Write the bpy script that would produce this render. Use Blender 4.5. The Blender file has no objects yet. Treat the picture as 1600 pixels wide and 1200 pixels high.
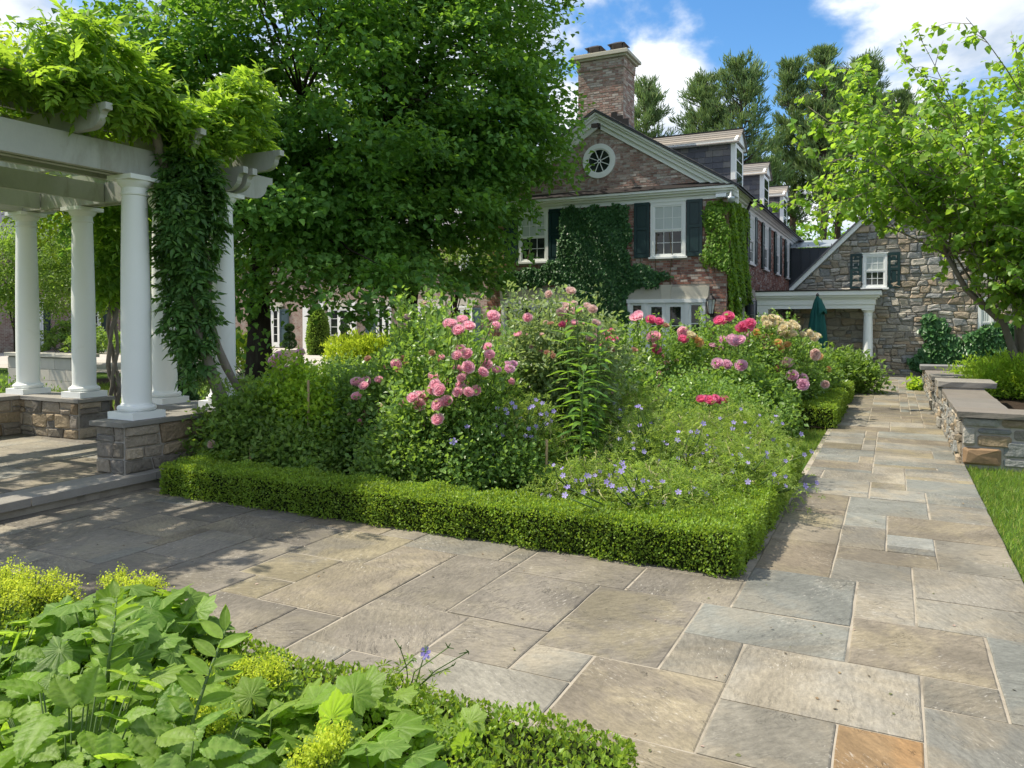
import bpy, math, random
import numpy as np
from math import sin, cos, pi, radians, sqrt, atan2

# ------------------------------------------------------------------ camera, world, sun, exposure
scene = bpy.context.scene
COL = scene.collection
YAW = radians(26.4); PITCH = radians(1.3); EYE = 1.7
cam_data = bpy.data.cameras.new('camera')
cam_data.sensor_width = 36.0
cam_data.lens = 27.0
cam_data.shift_y = -73.0 / 1600.0
cam_data.clip_start = 0.05
cam_data.clip_end = 3000.0
cam = bpy.data.objects.new('camera', cam_data)
COL.objects.link(cam)
cam.location = (0, 0, EYE)
cam.rotation_euler = (pi / 2 - PITCH, 0, YAW)
scene.camera = cam

SUN_DIR = np.array([-0.52, -0.15, 0.84]); SUN_DIR /= np.linalg.norm(SUN_DIR)   # towards the sun
SUN_EL = math.asin(SUN_DIR[2])
SUN_AZ = atan2(SUN_DIR[0], SUN_DIR[1])            # clockwise from +Y
sun = bpy.data.lights.new('sun', 'SUN')
sun.energy = 2.85
sun.angle = radians(0.53)
sun.color = (1.0, 0.92, 0.77)
sun_o = bpy.data.objects.new('sun', sun)
COL.objects.link(sun_o)
from mathutils import Vector
sun_o.rotation_euler = Vector(SUN_DIR).to_track_quat('Z', 'Y').to_euler()
sun_o.location = (-20, -6, 40)

world = bpy.data.worlds.new('World')
scene.world = world
world.use_nodes = True
SKY_STRENGTH = 0.15
CLOUD_OFF = (3.1, 1.7, 0.4)
CLOUD_ROT = -2.5
CLOUD_SC = 4.2

def build_world():
    nt = world.node_tree
    nt.nodes.clear()
    N = nt.nodes.new; L = nt.links.new
    out = N('ShaderNodeOutputWorld'); bg = N('ShaderNodeBackground')
    bg.inputs['Strength'].default_value = SKY_STRENGTH
    L(bg.outputs[0], out.inputs[0])
    sky = N('ShaderNodeTexSky'); sky.sky_type = 'NISHITA'; sky.sun_disc = False
    sky.sun_elevation = SUN_EL; sky.sun_rotation = SUN_AZ
    sky.air_density = 1.0; sky.dust_density = 0.6; sky.ozone_density = 1.6
    tc = N('ShaderNodeTexCoord')
    def vmath(op, a, b=None):
        n = N('ShaderNodeVectorMath'); n.operation = op
        L(a, n.inputs[0])
        if b is not None: n.inputs[1].default_value = b
        return n.outputs[0]
    def math_(op, a, b, clamp=False):
        n = N('ShaderNodeMath'); n.operation = op; n.use_clamp = clamp
        for i, v in enumerate((a, b)):
            if isinstance(v, (int, float)): n.inputs[i].default_value = v
            else: L(v, n.inputs[i])
        return n.outputs[0]
    rot = N('ShaderNodeVectorRotate'); rot.rotation_type = 'Z_AXIS'; rot.inputs['Angle'].default_value = radians(CLOUD_ROT)
    L(tc.outputs['Generated'], rot.inputs['Vector'])
    d = vmath('MULTIPLY', rot.outputs[0], (1.0, 1.0, 1.7))
    d = vmath('ADD', d, CLOUD_OFF)
    def noise(vec, sc, det=8, rough=0.55, dist=0.15):
        n = N('ShaderNodeTexNoise'); n.inputs['Scale'].default_value = sc
        n.inputs['Detail'].default_value = det; n.inputs['Roughness'].default_value = rough
        n.inputs['Distortion'].default_value = dist
        L(vec, n.inputs['Vector']); return n.outputs['Fac']
    n1 = noise(d, CLOUD_SC)
    s = SUN_DIR * 0.05
    d2 = vmath('ADD', d, (s[0], s[1], s[2] * 1.7))
    n2 = noise(d2, CLOUD_SC, 5)
    cov = N('ShaderNodeMapRange'); cov.interpolation_type = 'SMOOTHSTEP'
    cov.inputs['From Min'].default_value = 0.405; cov.inputs['From Max'].default_value = 0.55
    L(n1, cov.inputs['Value'])
    lit = math_('ADD', math_('MULTIPLY', math_('SUBTRACT', n1, n2), 4.5), 0.55, True)
    # thick middles are a little greyer
    thick = N('ShaderNodeMapRange'); thick.inputs['From Min'].default_value = 0.56; thick.inputs['From Max'].default_value = 0.72
    thick.inputs['To Min'].default_value = 1.0; thick.inputs['To Max'].default_value = 0.55
    L(n1, thick.inputs['Value'])
    lit = math_('MULTIPLY', lit, thick.outputs[0], True)
    cc = N('ShaderNodeMix'); cc.data_type = 'RGBA'
    cc.inputs['A'].default_value = (1.75, 2.0, 2.35, 1); cc.inputs['B'].default_value = (3.5, 3.55, 3.65, 1)
    L(lit, cc.inputs['Factor'])
    hs = N('ShaderNodeHueSaturation'); hs.inputs['Saturation'].default_value = 1.32; hs.inputs['Value'].default_value = 0.54
    L(sky.outputs[0], hs.inputs['Color'])
    mx = N('ShaderNodeMix'); mx.data_type = 'RGBA'
    L(math_('MULTIPLY', cov.outputs[0], 0.96), mx.inputs['Factor'])
    L(hs.outputs[0], mx.inputs['A']); L(cc.outputs['Result'], mx.inputs['B'])
    L(mx.outputs['Result'], bg.inputs['Color'])
build_world()

scene.view_settings.view_transform = 'Standard'
scene.view_settings.look = 'None'
scene.view_settings.gamma = 1.0
scene.view_settings.use_curve_mapping = False
scene.view_settings.exposure = 1.35
scene.render.engine = 'CYCLES'
scene.cycles.use_denoising = True
scene.cycles.max_bounces = 10
scene.cycles.diffuse_bounces = 7
scene.cycles.glossy_bounces = 3
scene.cycles.transmission_bounces = 5
scene.cycles.transparent_max_bounces = 10
scene.cycles.sample_clamp_indirect = 8.0

# ------------------------------------------------------------------ helpers: photograph point -> place in the garden
def _ray(px, py):
    x = (px - 800) / 1200.0; y = -(py - 527) / 1200.0
    f = cos(PITCH) + y * sin(PITCH); u = -sin(PITCH) + y * cos(PITCH)
    return np.array([-sin(YAW) * f + cos(YAW) * x, cos(YAW) * f + sin(YAW) * x, u])
def gz(px, py, z=0.0):
    r = _ray(px, py); return np.array([0, 0, EYE]) + r * ((z - EYE) / r[2])
def gy(px, py, Y):
    r = _ray(px, py); return np.array([0, 0, EYE]) + r * (Y / r[1])
def gd(px, py, D):                                  # at depth D metres ahead
    return np.array([0, 0, EYE]) + _ray(px, py) * D

# ------------------------------------------------------------------ tagging and object helpers
def tag(o, label=None, cat=None, group=None, kind=None):
    if label: o['label'] = label
    if cat: o['category'] = cat
    if group: o['group'] = group
    if kind: o['kind'] = kind
    return o
def link(o, parent=None):
    COL.objects.link(o)
    if parent is not None: o.parent = parent
    return o
WORLD = {}
def wloc(o):
    return np.array(WORLD.get(o.name, (0, 0, 0)), float)
def thing(name, label, cat, loc=(0, 0, 0), group=None):
    o = bpy.data.objects.new(name, None); COL.objects.link(o)
    o.empty_display_size = 0.2
    o.location = tuple(float(v) for v in loc); WORLD[o.name] = tuple(float(v) for v in loc)
    return tag(o, label, cat, group)
def mesh_arrays(name, V, F, smooth=False):
    V = np.asarray(V, np.float32); F = np.asarray(F, np.int32)
    me = bpy.data.meshes.new(name)
    k = F.shape[1]
    me.vertices.add(len(V)); me.vertices.foreach_set('co', V.ravel())
    me.loops.add(F.size); me.loops.foreach_set('vertex_index', F.ravel())
    me.polygons.add(len(F)); me.polygons.foreach_set('loop_start', np.arange(0, F.size, k, dtype=np.int32))
    me.polygons.foreach_set('use_smooth', np.full(len(F), smooth, bool))
    me.update(calc_edges=True)
    return me
def mesh_faces(name, V, F, smooth=False):
    me = bpy.data.meshes.new(name)
    me.from_pydata([tuple(map(float, v)) for v in V], [], F)
    if smooth: me.polygons.foreach_set('use_smooth', [True] * len(me.polygons))
    me.update()
    return me
def add(name, me, m, parent=None, loc=(0, 0, 0), kind=None, scale=None):
    """link mesh `me`, whose vertices are relative to world point `loc`"""
    o = bpy.data.objects.new(name, me)
    if m is not None and not me.materials: me.materials.append(m)
    link(o, parent)
    base = wloc(parent) if parent is not None else np.zeros(3)
    o.location = tuple(float(v) for v in (np.asarray(loc, float) - base))
    WORLD[o.name] = tuple(float(v) for v in loc)
    if scale is not None: o.scale = scale
    if kind: o['kind'] = kind
    return o

class MB:
    """collects solids in world coordinates, links them as ONE mesh object"""
    def __init__(s): s.v = []; s.f = []; s.sm = False
    def poly(s, pts, faces):
        n = len(s.v); s.v += [tuple(map(float, p)) for p in pts]; s.f += [tuple(n + i for i in f) for f in faces]; return s
    def box(s, x0, x1, y0, y1, z0, z1):
        return s.poly([(x0,y0,z0),(x1,y0,z0),(x1,y1,z0),(x0,y1,z0),(x0,y0,z1),(x1,y0,z1),(x1,y1,z1),(x0,y1,z1)],
                      [(0,3,2,1),(4,5,6,7),(0,1,5,4),(1,2,6,5),(2,3,7,6),(3,0,4,7)])
    def prism(s, pts, vec):
        n = len(pts); pts = [np.asarray(p, float) for p in pts]; vec = np.asarray(vec, float)
        nr = np.zeros(3)
        for i in range(n): nr += np.cross(pts[i], pts[(i + 1) % n])
        if np.dot(nr, vec) > 0: pts = pts[::-1]
        P = pts + [p + vec for p in pts]
        F = [tuple(range(n)), tuple(range(2 * n - 1, n - 1, -1))] + [(i, n + i, n + (i + 1) % n, (i + 1) % n) for i in range(n)]
        F[2:] = [tuple(reversed(f)) if False else f for f in F[2:]]
        return s.poly(P, F)
    def lathe(s, cx, cy, prof, n=24):
        P = []; F = []
        for (r, z) in prof:
            for k in range(n):
                a = 2 * pi * k / n; P.append((cx + r * cos(a), cy + r * sin(a), z))
        for j in range(len(prof) - 1):
            for k in range(n):
                F.append((j * n + k, j * n + (k + 1) % n, (j + 1) * n + (k + 1) % n, (j + 1) * n + k))
        F.append(tuple(range(n - 1, -1, -1))); F.append(tuple(range((len(prof) - 1) * n, len(prof) * n)))
        return s.poly(P, F)
    def tube(s, path, rad, n=6, cap=True):
        path = [np.asarray(p, float) for p in path]
        if not hasattr(rad, '__len__'): rad = [rad] * len(path)
        P = []; F = []
        u = None
        for i, p in enumerate(path):
            t = path[min(i + 1, len(path) - 1)] - path[max(i - 1, 0)]
            t = t / (np.linalg.norm(t) + 1e-9)
            if u is None:
                u = np.cross(t, (0.31, 0.17, 0.94) if abs(t[2]) < .9 else (1, 0.1, 0)); 
            u = u - t * np.dot(u, t); u /= (np.linalg.norm(u) + 1e-9)
            w = np.cross(t, u)
            for k in range(n):
                a = 2 * pi * k / n
                P.append(p + rad[i] * (cos(a) * u + sin(a) * w))
        for j in range(len(path) - 1):
            for k in range(n):
                F.append((j * n + k, j * n + (k + 1) % n, (j + 1) * n + (k + 1) % n, (j + 1) * n + k))
        if cap: F.append(tuple(range(n - 1, -1, -1))); F.append(tuple(range((len(path) - 1) * n, len(path) * n)))
        return s.poly(P, F)
    def build(s, name, m, parent=None, smooth=False, kind=None, loc=None):
        base = np.asarray(loc, float) if loc is not None else (wloc(parent) if parent is not None else np.zeros(3))
        V = np.asarray(s.v, float) - base
        me = mesh_faces(name, V, s.f, smooth)
        return add(name, me, m, parent, base, kind)

class Frame:
    """u along a wall, d out of it towards the viewer, w up"""
    def __init__(s, o, U, N): s.o = np.asarray(o, float); s.U = np.asarray(U, float); s.N = np.asarray(N, float)
    def p(s, u, d, w): return s.o + s.U * u + s.N * d + np.array([0, 0, w])
    def box(s, mb, u0, u1, d0, d1, w0, w1):
        P = [s.p(u, d, w) for (u, d, w) in ((u0,d0,w0),(u1,d0,w0),(u1,d1,w0),(u0,d1,w0),(u0,d0,w1),(u1,d0,w1),(u1,d1,w1),(u0,d1,w1))]
        F = [(0,3,2,1),(4,5,6,7),(0,1,5,4),(1,2,6,5),(2,3,7,6),(3,0,4,7)]
        if np.dot(np.cross(s.U, s.N), (0, 0, 1)) < 0: F = [tuple(reversed(f)) for f in F]
        mb.poly(P, F); return mb
    def prism(s, mb, uw, d0, d1):
        pts = [s.p(u, d0, w) for (u, w) in uw]
        return mb.prism(pts, s.N * (d1 - d0))

# ------------------------------------------------------------------ materials
def _nt(name):
    m = bpy.data.materials.new(name); m.use_nodes = True
    nt = m.node_tree; nt.nodes.clear()
    return m, nt
class NB:
    def __init__(s, nt): s.nt = nt
    def n(s, t, **kw):
        x = s.nt.nodes.new(t)
        for k, v in kw.items(): setattr(x, k, v)
        return x
    def l(s, a, b): s.nt.links.new(a, b)
    def math(s, op, a, b=0.0, clamp=False):
        x = s.n('ShaderNodeMath', operation=op, use_clamp=clamp)
        for i, v in enumerate((a, b)):
            if isinstance(v, (int, float)): x.inputs[i].default_value = v
            else: s.l(v, x.inputs[i])
        return x.outputs[0]
    def mix(s, f, a, b, blend='MIX'):
        x = s.n('ShaderNodeMix', data_type='RGBA', blend_type=blend)
        for nm, v in (('Factor', f), ('A', a), ('B', b)):
            if isinstance(v, (int, float)): x.inputs[nm].default_value = v
            elif isinstance(v, (tuple, list)): x.inputs[nm].default_value = (v[0], v[1], v[2], 1)
            else: s.l(v, x.inputs[nm])
        return x.outputs['Result']
    def noise(s, vec, sc, det=4, rough=.55, dist=0.0):
        x = s.n('ShaderNodeTexNoise'); x.inputs['Scale'].default_value = sc
        x.inputs['Detail'].default_value = det; x.inputs['Roughness'].default_value = rough; x.inputs['Distortion'].default_value = dist
        s.l(vec, x.inputs['Vector']); return x.outputs['Fac']
    def pos(s):
        return s.n('ShaderNodeNewGeometry').outputs['Position']
    def rand(s):
        g = s.n('ShaderNodeNewGeometry'); o = s.n('ShaderNodeObjectInfo')
        a = s.math('ADD', g.outputs['Random Per Island'], o.outputs['Random'])
        return s.math('FRACT', a)
    def scale(s, vec, k):
        x = s.n('ShaderNodeVectorMath', operation='MULTIPLY'); s.l(vec, x.inputs[0]); x.inputs[1].default_value = k; return x.outputs[0]
    def rng(s, v, a, b, c, d, smooth=True):
        x = s.n('ShaderNodeMapRange'); x.interpolation_type = 'SMOOTHSTEP' if smooth else 'LINEAR'
        s.l(v, x.inputs['Value'])
        for nm, q in zip(('From Min', 'From Max', 'To Min', 'To Max'), (a, b, c, d)): x.inputs[nm].default_value = q
        return x.outputs[0]
    def ramp(s, f, cols, const=True):
        x = s.n('ShaderNodeValToRGB'); r = x.color_ramp
        r.interpolation = 'CONSTANT' if const else 'LINEAR'
        n = len(cols)
        while len(r.elements) < n: r.elements.new(0.5)
        for i, c in enumerate(cols):
            r.elements[i].position = i / n if const else i / max(1, n - 1)
            r.elements[i].color = (c[0], c[1], c[2], 1)
        s.l(f, x.inputs['Fac']); return x.outputs['Color']

def surf(name, cols, rough=.7, spec=.4, var=0.25, mott=0.35, mscale=6.0, stretch=(1, 1, 1), stain=None, stain_sc=1.5, stain_lo=.5, stain_hi=.7,
         bump=0.3, bscale=40.0, bdist=.01, metal=0.0, fine=90.0):
    """procedural solid: palette chosen per piece, value jitter, mottling noise, optional stain colour, bump"""
    m, nt = _nt(name); b = NB(nt)
    out = b.n('ShaderNodeOutputMaterial'); p = b.n('ShaderNodeBsdfPrincipled')
    b.l(p.outputs[0], out.inputs[0])
    pos = b.scale(b.pos(), stretch)
    r = b.rand()
    c = b.ramp(r, cols) if len(cols) > 1 else None
    if c is None:
        rgb = b.n('ShaderNodeRGB'); rgb.outputs[0].default_value = (*cols[0], 1); c = rgb.outputs[0]
    r2 = b.math('FRACT', b.math('MULTIPLY', r, 17.37))
    v = b.math('ADD', b.math('MULTIPLY', b.math('SUBTRACT', r2, .5), var), 1.0)
    # every piece gets its own stretch of the noise
    off = b.n('ShaderNodeCombineXYZ'); b.l(b.math('MULTIPLY', r, 37.0), off.inputs[0]); b.l(b.math('MULTIPLY', r2, 23.0), off.inputs[2])
    pv = b.n('ShaderNodeVectorMath', operation='ADD'); b.l(pos, pv.inputs[0]); b.l(off.outputs[0], pv.inputs[1])
    pos2 = pv.outputs[0]
    n1 = b.noise(pos2, mscale, 6, .6, .4); n2 = b.noise(pos2, fine, 3, .6)
    mo = b.math('ADD', b.math('MULTIPLY', b.math('SUBTRACT', n1, .5), mott * 2), 1.0)
    mo = b.math('MULTIPLY', mo, b.math('ADD', b.math('MULTIPLY', b.math('SUBTRACT', n2, .5), mott), 1.0))
    v = b.math('MULTIPLY', v, mo)
    cv = b.n('ShaderNodeCombineColor'); [b.l(v, cv.inputs[i]) for i in range(3)]
    c = b.mix(1.0, c, cv.outputs[0], 'MULTIPLY')
    if stain is not None:
        ns = b.noise(pos2, stain_sc, 8, .65, .6)
        c = b.mix(b.rng(ns, stain_lo, stain_hi, 0, .85), c, stain)
    b.l(c, p.inputs['Base Color'])
    p.inputs['Roughness'].default_value = rough; p.inputs['Metallic'].default_value = metal
    p.inputs['Specular IOR Level'].default_value = spec
    if bump > 0:
        bn = b.n('ShaderNodeBump'); bn.inputs['Strength'].default_value = bump; bn.inputs['Distance'].default_value = bdist
        nb = b.noise(pos2, bscale, 7, .62, .3)
        b.l(nb, bn.inputs['Height']); b.l(bn.outputs[0], p.inputs['Normal'])
    return m

def leafmat(name, cols, trans, tmix=.42, rough=.42, spec=.45, var=.5, clump=0.0, csc=1.2, veins=False):
    """leaf: per-leaf colour from the list, reflected plus transmitted light"""
    m, nt = _nt(name); b = NB(nt)
    out = b.n('ShaderNodeOutputMaterial')
    r = b.rand()
    c = b.ramp(r, cols, False)
    r2 = b.math('FRACT', b.math('MULTIPLY', r, 31.7))
    v = b.math('ADD', b.math('MULTIPLY', b.math('SUBTRACT', r2, .5), var), 1.0)
    n = b.noise(b.pos(), 60.0, 2, .5)
    v = b.math('MULTIPLY', v, b.math('ADD', b.math('MULTIPLY', b.math('SUBTRACT', n, .5), .5), 1.0))
    if clump > 0:
        nc = b.noise(b.pos(), csc, 3, .5)
        v = b.math('MULTIPLY', v, b.math('ADD', b.math('MULTIPLY', b.math('SUBTRACT', nc, .5), clump * 2), 1.0))
    cv = b.n('ShaderNodeCombineColor'); [b.l(v, cv.inputs[i]) for i in range(3)]
    c = b.mix(1.0, c, cv.outputs[0], 'MULTIPLY')
    t = b.mix(1.0, tuple(trans), cv.outputs[0], 'MULTIPLY')
    if veins:
        at = b.n('ShaderNodeAttribute', attribute_name='vein')
        c = b.mix(b.math('MULTIPLY', at.outputs['Fac'], .6), c, (.30, .43, .12)); t = b.mix(b.math('MULTIPLY', at.outputs['Fac'], .4), t, (.5, .6, .15))
    p = b.n('ShaderNodeBsdfPrincipled'); b.l(c, p.inputs['Base Color'])
    if veins:
        bn = b.n('ShaderNodeBump'); bn.inputs['Strength'].default_value = .5; bn.inputs['Distance'].default_value = .004
        b.l(b.noise(b.pos(), 110, 3, .55), bn.inputs['Height']); b.l(bn.outputs[0], p.inputs['Normal'])
    p.inputs['Roughness'].default_value = rough; p.inputs['Specular IOR Level'].default_value = spec
    tr = b.n('ShaderNodeBsdfTranslucent'); b.l(t, tr.inputs['Color'])
    mx = b.n('ShaderNodeMixShader'); mx.inputs[0].default_value = tmix
    b.l(p.outputs[0], mx.inputs[1]); b.l(tr.outputs[0], mx.inputs[2]); b.l(mx.outputs[0], out.inputs[0])
    return m
def glassmat(name, col, rough=.03):
    m, nt = _nt(name); b = NB(nt)
    out = b.n('ShaderNodeOutputMaterial'); p = b.n('ShaderNodeBsdfPrincipled')
    n = b.noise(b.pos(), 2.2, 3, .5)
    c = b.mix(b.rng(n, .35, .7, 0, 1), tuple(x * .55 for x in col), tuple(x * 1.5 for x in col))
    b.l(c, p.inputs['Base Color']); p.inputs['Roughness'].default_value = rough; p.inputs['Specular IOR Level'].default_value = .5
    bn = b.n('ShaderNodeBump'); bn.inputs['Strength'].default_value = .05; bn.inputs['Distance'].default_value = .02
    b.l(b.noise(b.pos(), 3.0, 1), bn.inputs['Height']); b.l(bn.outputs[0], p.inputs['Normal'])
    b.l(p.outputs[0], out.inputs[0])
    return m

M = {}
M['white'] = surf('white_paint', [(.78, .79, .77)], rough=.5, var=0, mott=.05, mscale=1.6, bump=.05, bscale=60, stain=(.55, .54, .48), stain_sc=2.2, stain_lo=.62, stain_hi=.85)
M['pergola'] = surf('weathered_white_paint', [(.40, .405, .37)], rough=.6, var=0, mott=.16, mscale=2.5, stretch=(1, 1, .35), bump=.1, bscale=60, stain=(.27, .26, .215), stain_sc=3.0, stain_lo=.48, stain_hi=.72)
M['shutter'] = surf('dark_teal_paint', [(.010, .034, .036)], rough=.4, var=0, mott=.2, mscale=3, bump=.05)
M['shutter_grey'] = surf('slate_blue_paint', [(.05, .085, .10)], rough=.5, var=0, mott=.2, mscale=3, bump=.05)
M['brick'] = surf('old_brick', [(.27, .125, .09), (.32, .16, .12), (.23, .105, .08), (.35, .21, .165), (.38, .285, .24), (.20, .10, .085), (.44, .37, .33), (.29, .15, .115)], rough=.9, spec=.2, var=.25, mott=.3, mscale=14, stain=(.46, .38, .33), stain_sc=5, stain_lo=.54, stain_hi=.72, bump=.6, bscale=60, bdist=.006)
M['brick_pale'] = surf('whitewashed_brick', [(.29, .175, .145), (.36, .25, .215), (.27, .16, .135), (.42, .335, .30), (.38, .285, .245), (.25, .16, .14), (.47, .405, .37), (.32, .20, .17)], rough=.9, spec=.2, var=.4, mott=.35, mscale=12, stretch=(1, 1, 2.2), stain=(.42, .39, .37), stain_sc=4.0, stain_lo=.47, stain_hi=.68, bump=.6, bscale=60, bdist=.006)
M['mortar'] = surf('mortar', [(.36, .33, .29)], rough=.95, spec=.1, var=0, mott=.25, mscale=8, bump=.4)
M['joint'] = surf('pale_joint_mortar', [(.32, .285, .23)], rough=.95, spec=.1, var=0, mott=.3, mscale=5, stain=(.13, .118, .095), stain_sc=1.6, stain_lo=.48, stain_hi=.66, bump=.5)
M['limestone'] = surf('limestone', [(.52, .48, .40), (.48, .45, .38)], rough=.85, var=.12, mott=.15, mscale=4, bump=.25)
M['rubble'] = surf('rubble_stone', [(.33, .295, .24), (.40, .36, .30), (.27, .25, .22), (.35, .28, .205), (.23, .23, .22), (.44, .41, .36), (.30, .25, .185), (.29, .29, .28), (.36, .33, .28)], rough=.9, spec=.2, var=.35, mott=.4, mscale=9, bump=.9, bscale=18, bdist=.03)
M['fieldstone'] = surf('grey_fieldstone', [(.20, .175, .14), (.28, .235, .18), (.18, .165, .145), (.30, .235, .155), (.23, .20, .165), (.34, .28, .205), (.26, .195, .125)], rough=.88, spec=.3, var=.35, mott=.45, mscale=12, bump=1.0, bscale=20, bdist=.03)
M['wallstone'] = surf('garden_wall_stone', [(.23, .225, .20), (.29, .235, .165), (.19, .195, .185), (.28, .265, .23), (.35, .31, .25), (.22, .20, .17)], rough=.88, spec=.3, var=.3, mott=.45, mscale=10, bump=1.0, bscale=20, bdist=.03)
M['rust_stone'] = surf('rust_stone', [(.24, .155, .085)], rough=.85, var=0, mott=.45, mscale=8, stretch=(1, 3, 1), bump=.5, bscale=24, bdist=.01)
M['cap'] = surf('bluestone_cap', [(.20, .20, .19), (.23, .215, .19)], rough=.75, var=.15, mott=.28, mscale=3.5, bump=.5, bscale=25, bdist=.012)
M['cap_warm'] = surf('warm_bluestone_cap', [(.175, .155, .132), (.155, .142, .125)], rough=.8, var=.15, mott=.3, mscale=3.5, bump=.6, bscale=25, bdist=.014)
M['slate'] = surf('slate', [(.10, .10, .115), (.13, .125, .13), (.085, .085, .10), (.16, .15, .145), (.12, .11, .115)], rough=.6, var=.3, mott=.25, mscale=8, bump=.3)
M['slate_roof'] = surf('weathered_roof_slate', [(.21, .19, .165), (.18, .165, .15), (.245, .215, .18), (.155, .15, .14)], rough=.7, var=.3, mott=.3, mscale=8, bump=.3)
M['darkmetal'] = surf('dark_metal', [(.030, .028, .030)], rough=.45, var=0, mott=.25, mscale=4, bump=.05, metal=.4)
M['seam'] = surf('standing_seam_metal', [(.045, .052, .060)], rough=.4, var=.1, mott=.2, mscale=2, bump=.05, metal=.5)
M['zinc'] = surf('pale_zinc', [(.42, .47, .50)], rough=.4, var=0, mott=.15, mscale=3, bump=.05, metal=.5)
M['copper'] = surf('brown_copper', [(.022, .018, .018)], rough=.55, var=0, mott=.3, mscale=3, bump=.1, metal=.3)
M['glass'] = glassmat('dark_window_glass', (.022, .028, .026))
M['curtain'] = surf('pale_blind', [(.46, .50, .48)], rough=.35, var=.08, mott=.12, mscale=3, stretch=(6, 6, .5), bump=0, spec=.6)
M['bark'] = surf('dark_bark', [(.045, .036, .028)], rough=.95, spec=.1, var=.1, mott=.5, mscale=7, stretch=(1, 1, .25), bump=1.0, bscale=22, bdist=.03, stain=(.10, .11, .075), stain_sc=3, stain_lo=.58, stain_hi=.8)
M['bark_light'] = surf('grey_brown_bark', [(.20, .175, .145)], rough=.9, spec=.1, var=.1, mott=.4, mscale=12, stretch=(1, 1, .3), bump=.8, bscale=40, bdist=.01)
M['pinebark'] = surf('pine_bark', [(.10, .075, .06)], rough=.95, spec=.1, var=.1, mott=.4, mscale=5, bump=.6, bscale=10, bdist=.05)
M['stem'] = surf('green_stem', [(.075, .13, .03)], rough=.7, var=.3, mott=.2, bump=0)
M['cane'] = surf('brown_cane', [(.13, .10, .05)], rough=.8, var=.3, mott=.3, bump=0)
M['stake'] = surf('wooden_stake', [(.42, .30, .17)], rough=.85, var=.1, mott=.3, mscale=6, stretch=(4, 4, .6), bump=.2)
M['soil'] = surf('garden_soil', [(.045, .033, .024)], rough=1, spec=.1, var=0, mott=.6, mscale=9, bump=1, bscale=30, bdist=.03)
M['lawn'] = surf('lawn_green', [(.055, .105, .016)], rough=1, spec=.1, var=0, mott=.35, mscale=1.4, bump=.8, bscale=70, bdist=.02, stain=(.08, .125, .025), stain_sc=.9)
M['gravel'] = surf('courtyard_gravel', [(.42, .39, .35)], rough=.95, spec=.1, var=0, mott=.3, mscale=1.2, bump=.5, bscale=60)
M['canvas'] = surf('green_canvas', [(.006, .085, .075)], rough=.8, var=0, mott=.25, mscale=4, bump=.2)
M['terracotta'] = surf('pale_stone_pot', [(.44, .38, .30)], rough=.9, var=0, mott=.3, mscale=5, bump=.3)
M['lampglass'] = glassmat('lantern_glass', (.45, .46, .44), .15)
M['hedge_core'] = surf('hedge_twigs', [(.020, .028, .010)], rough=1, spec=0, var=0, mott=.6, mscale=30, bump=0)
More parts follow.
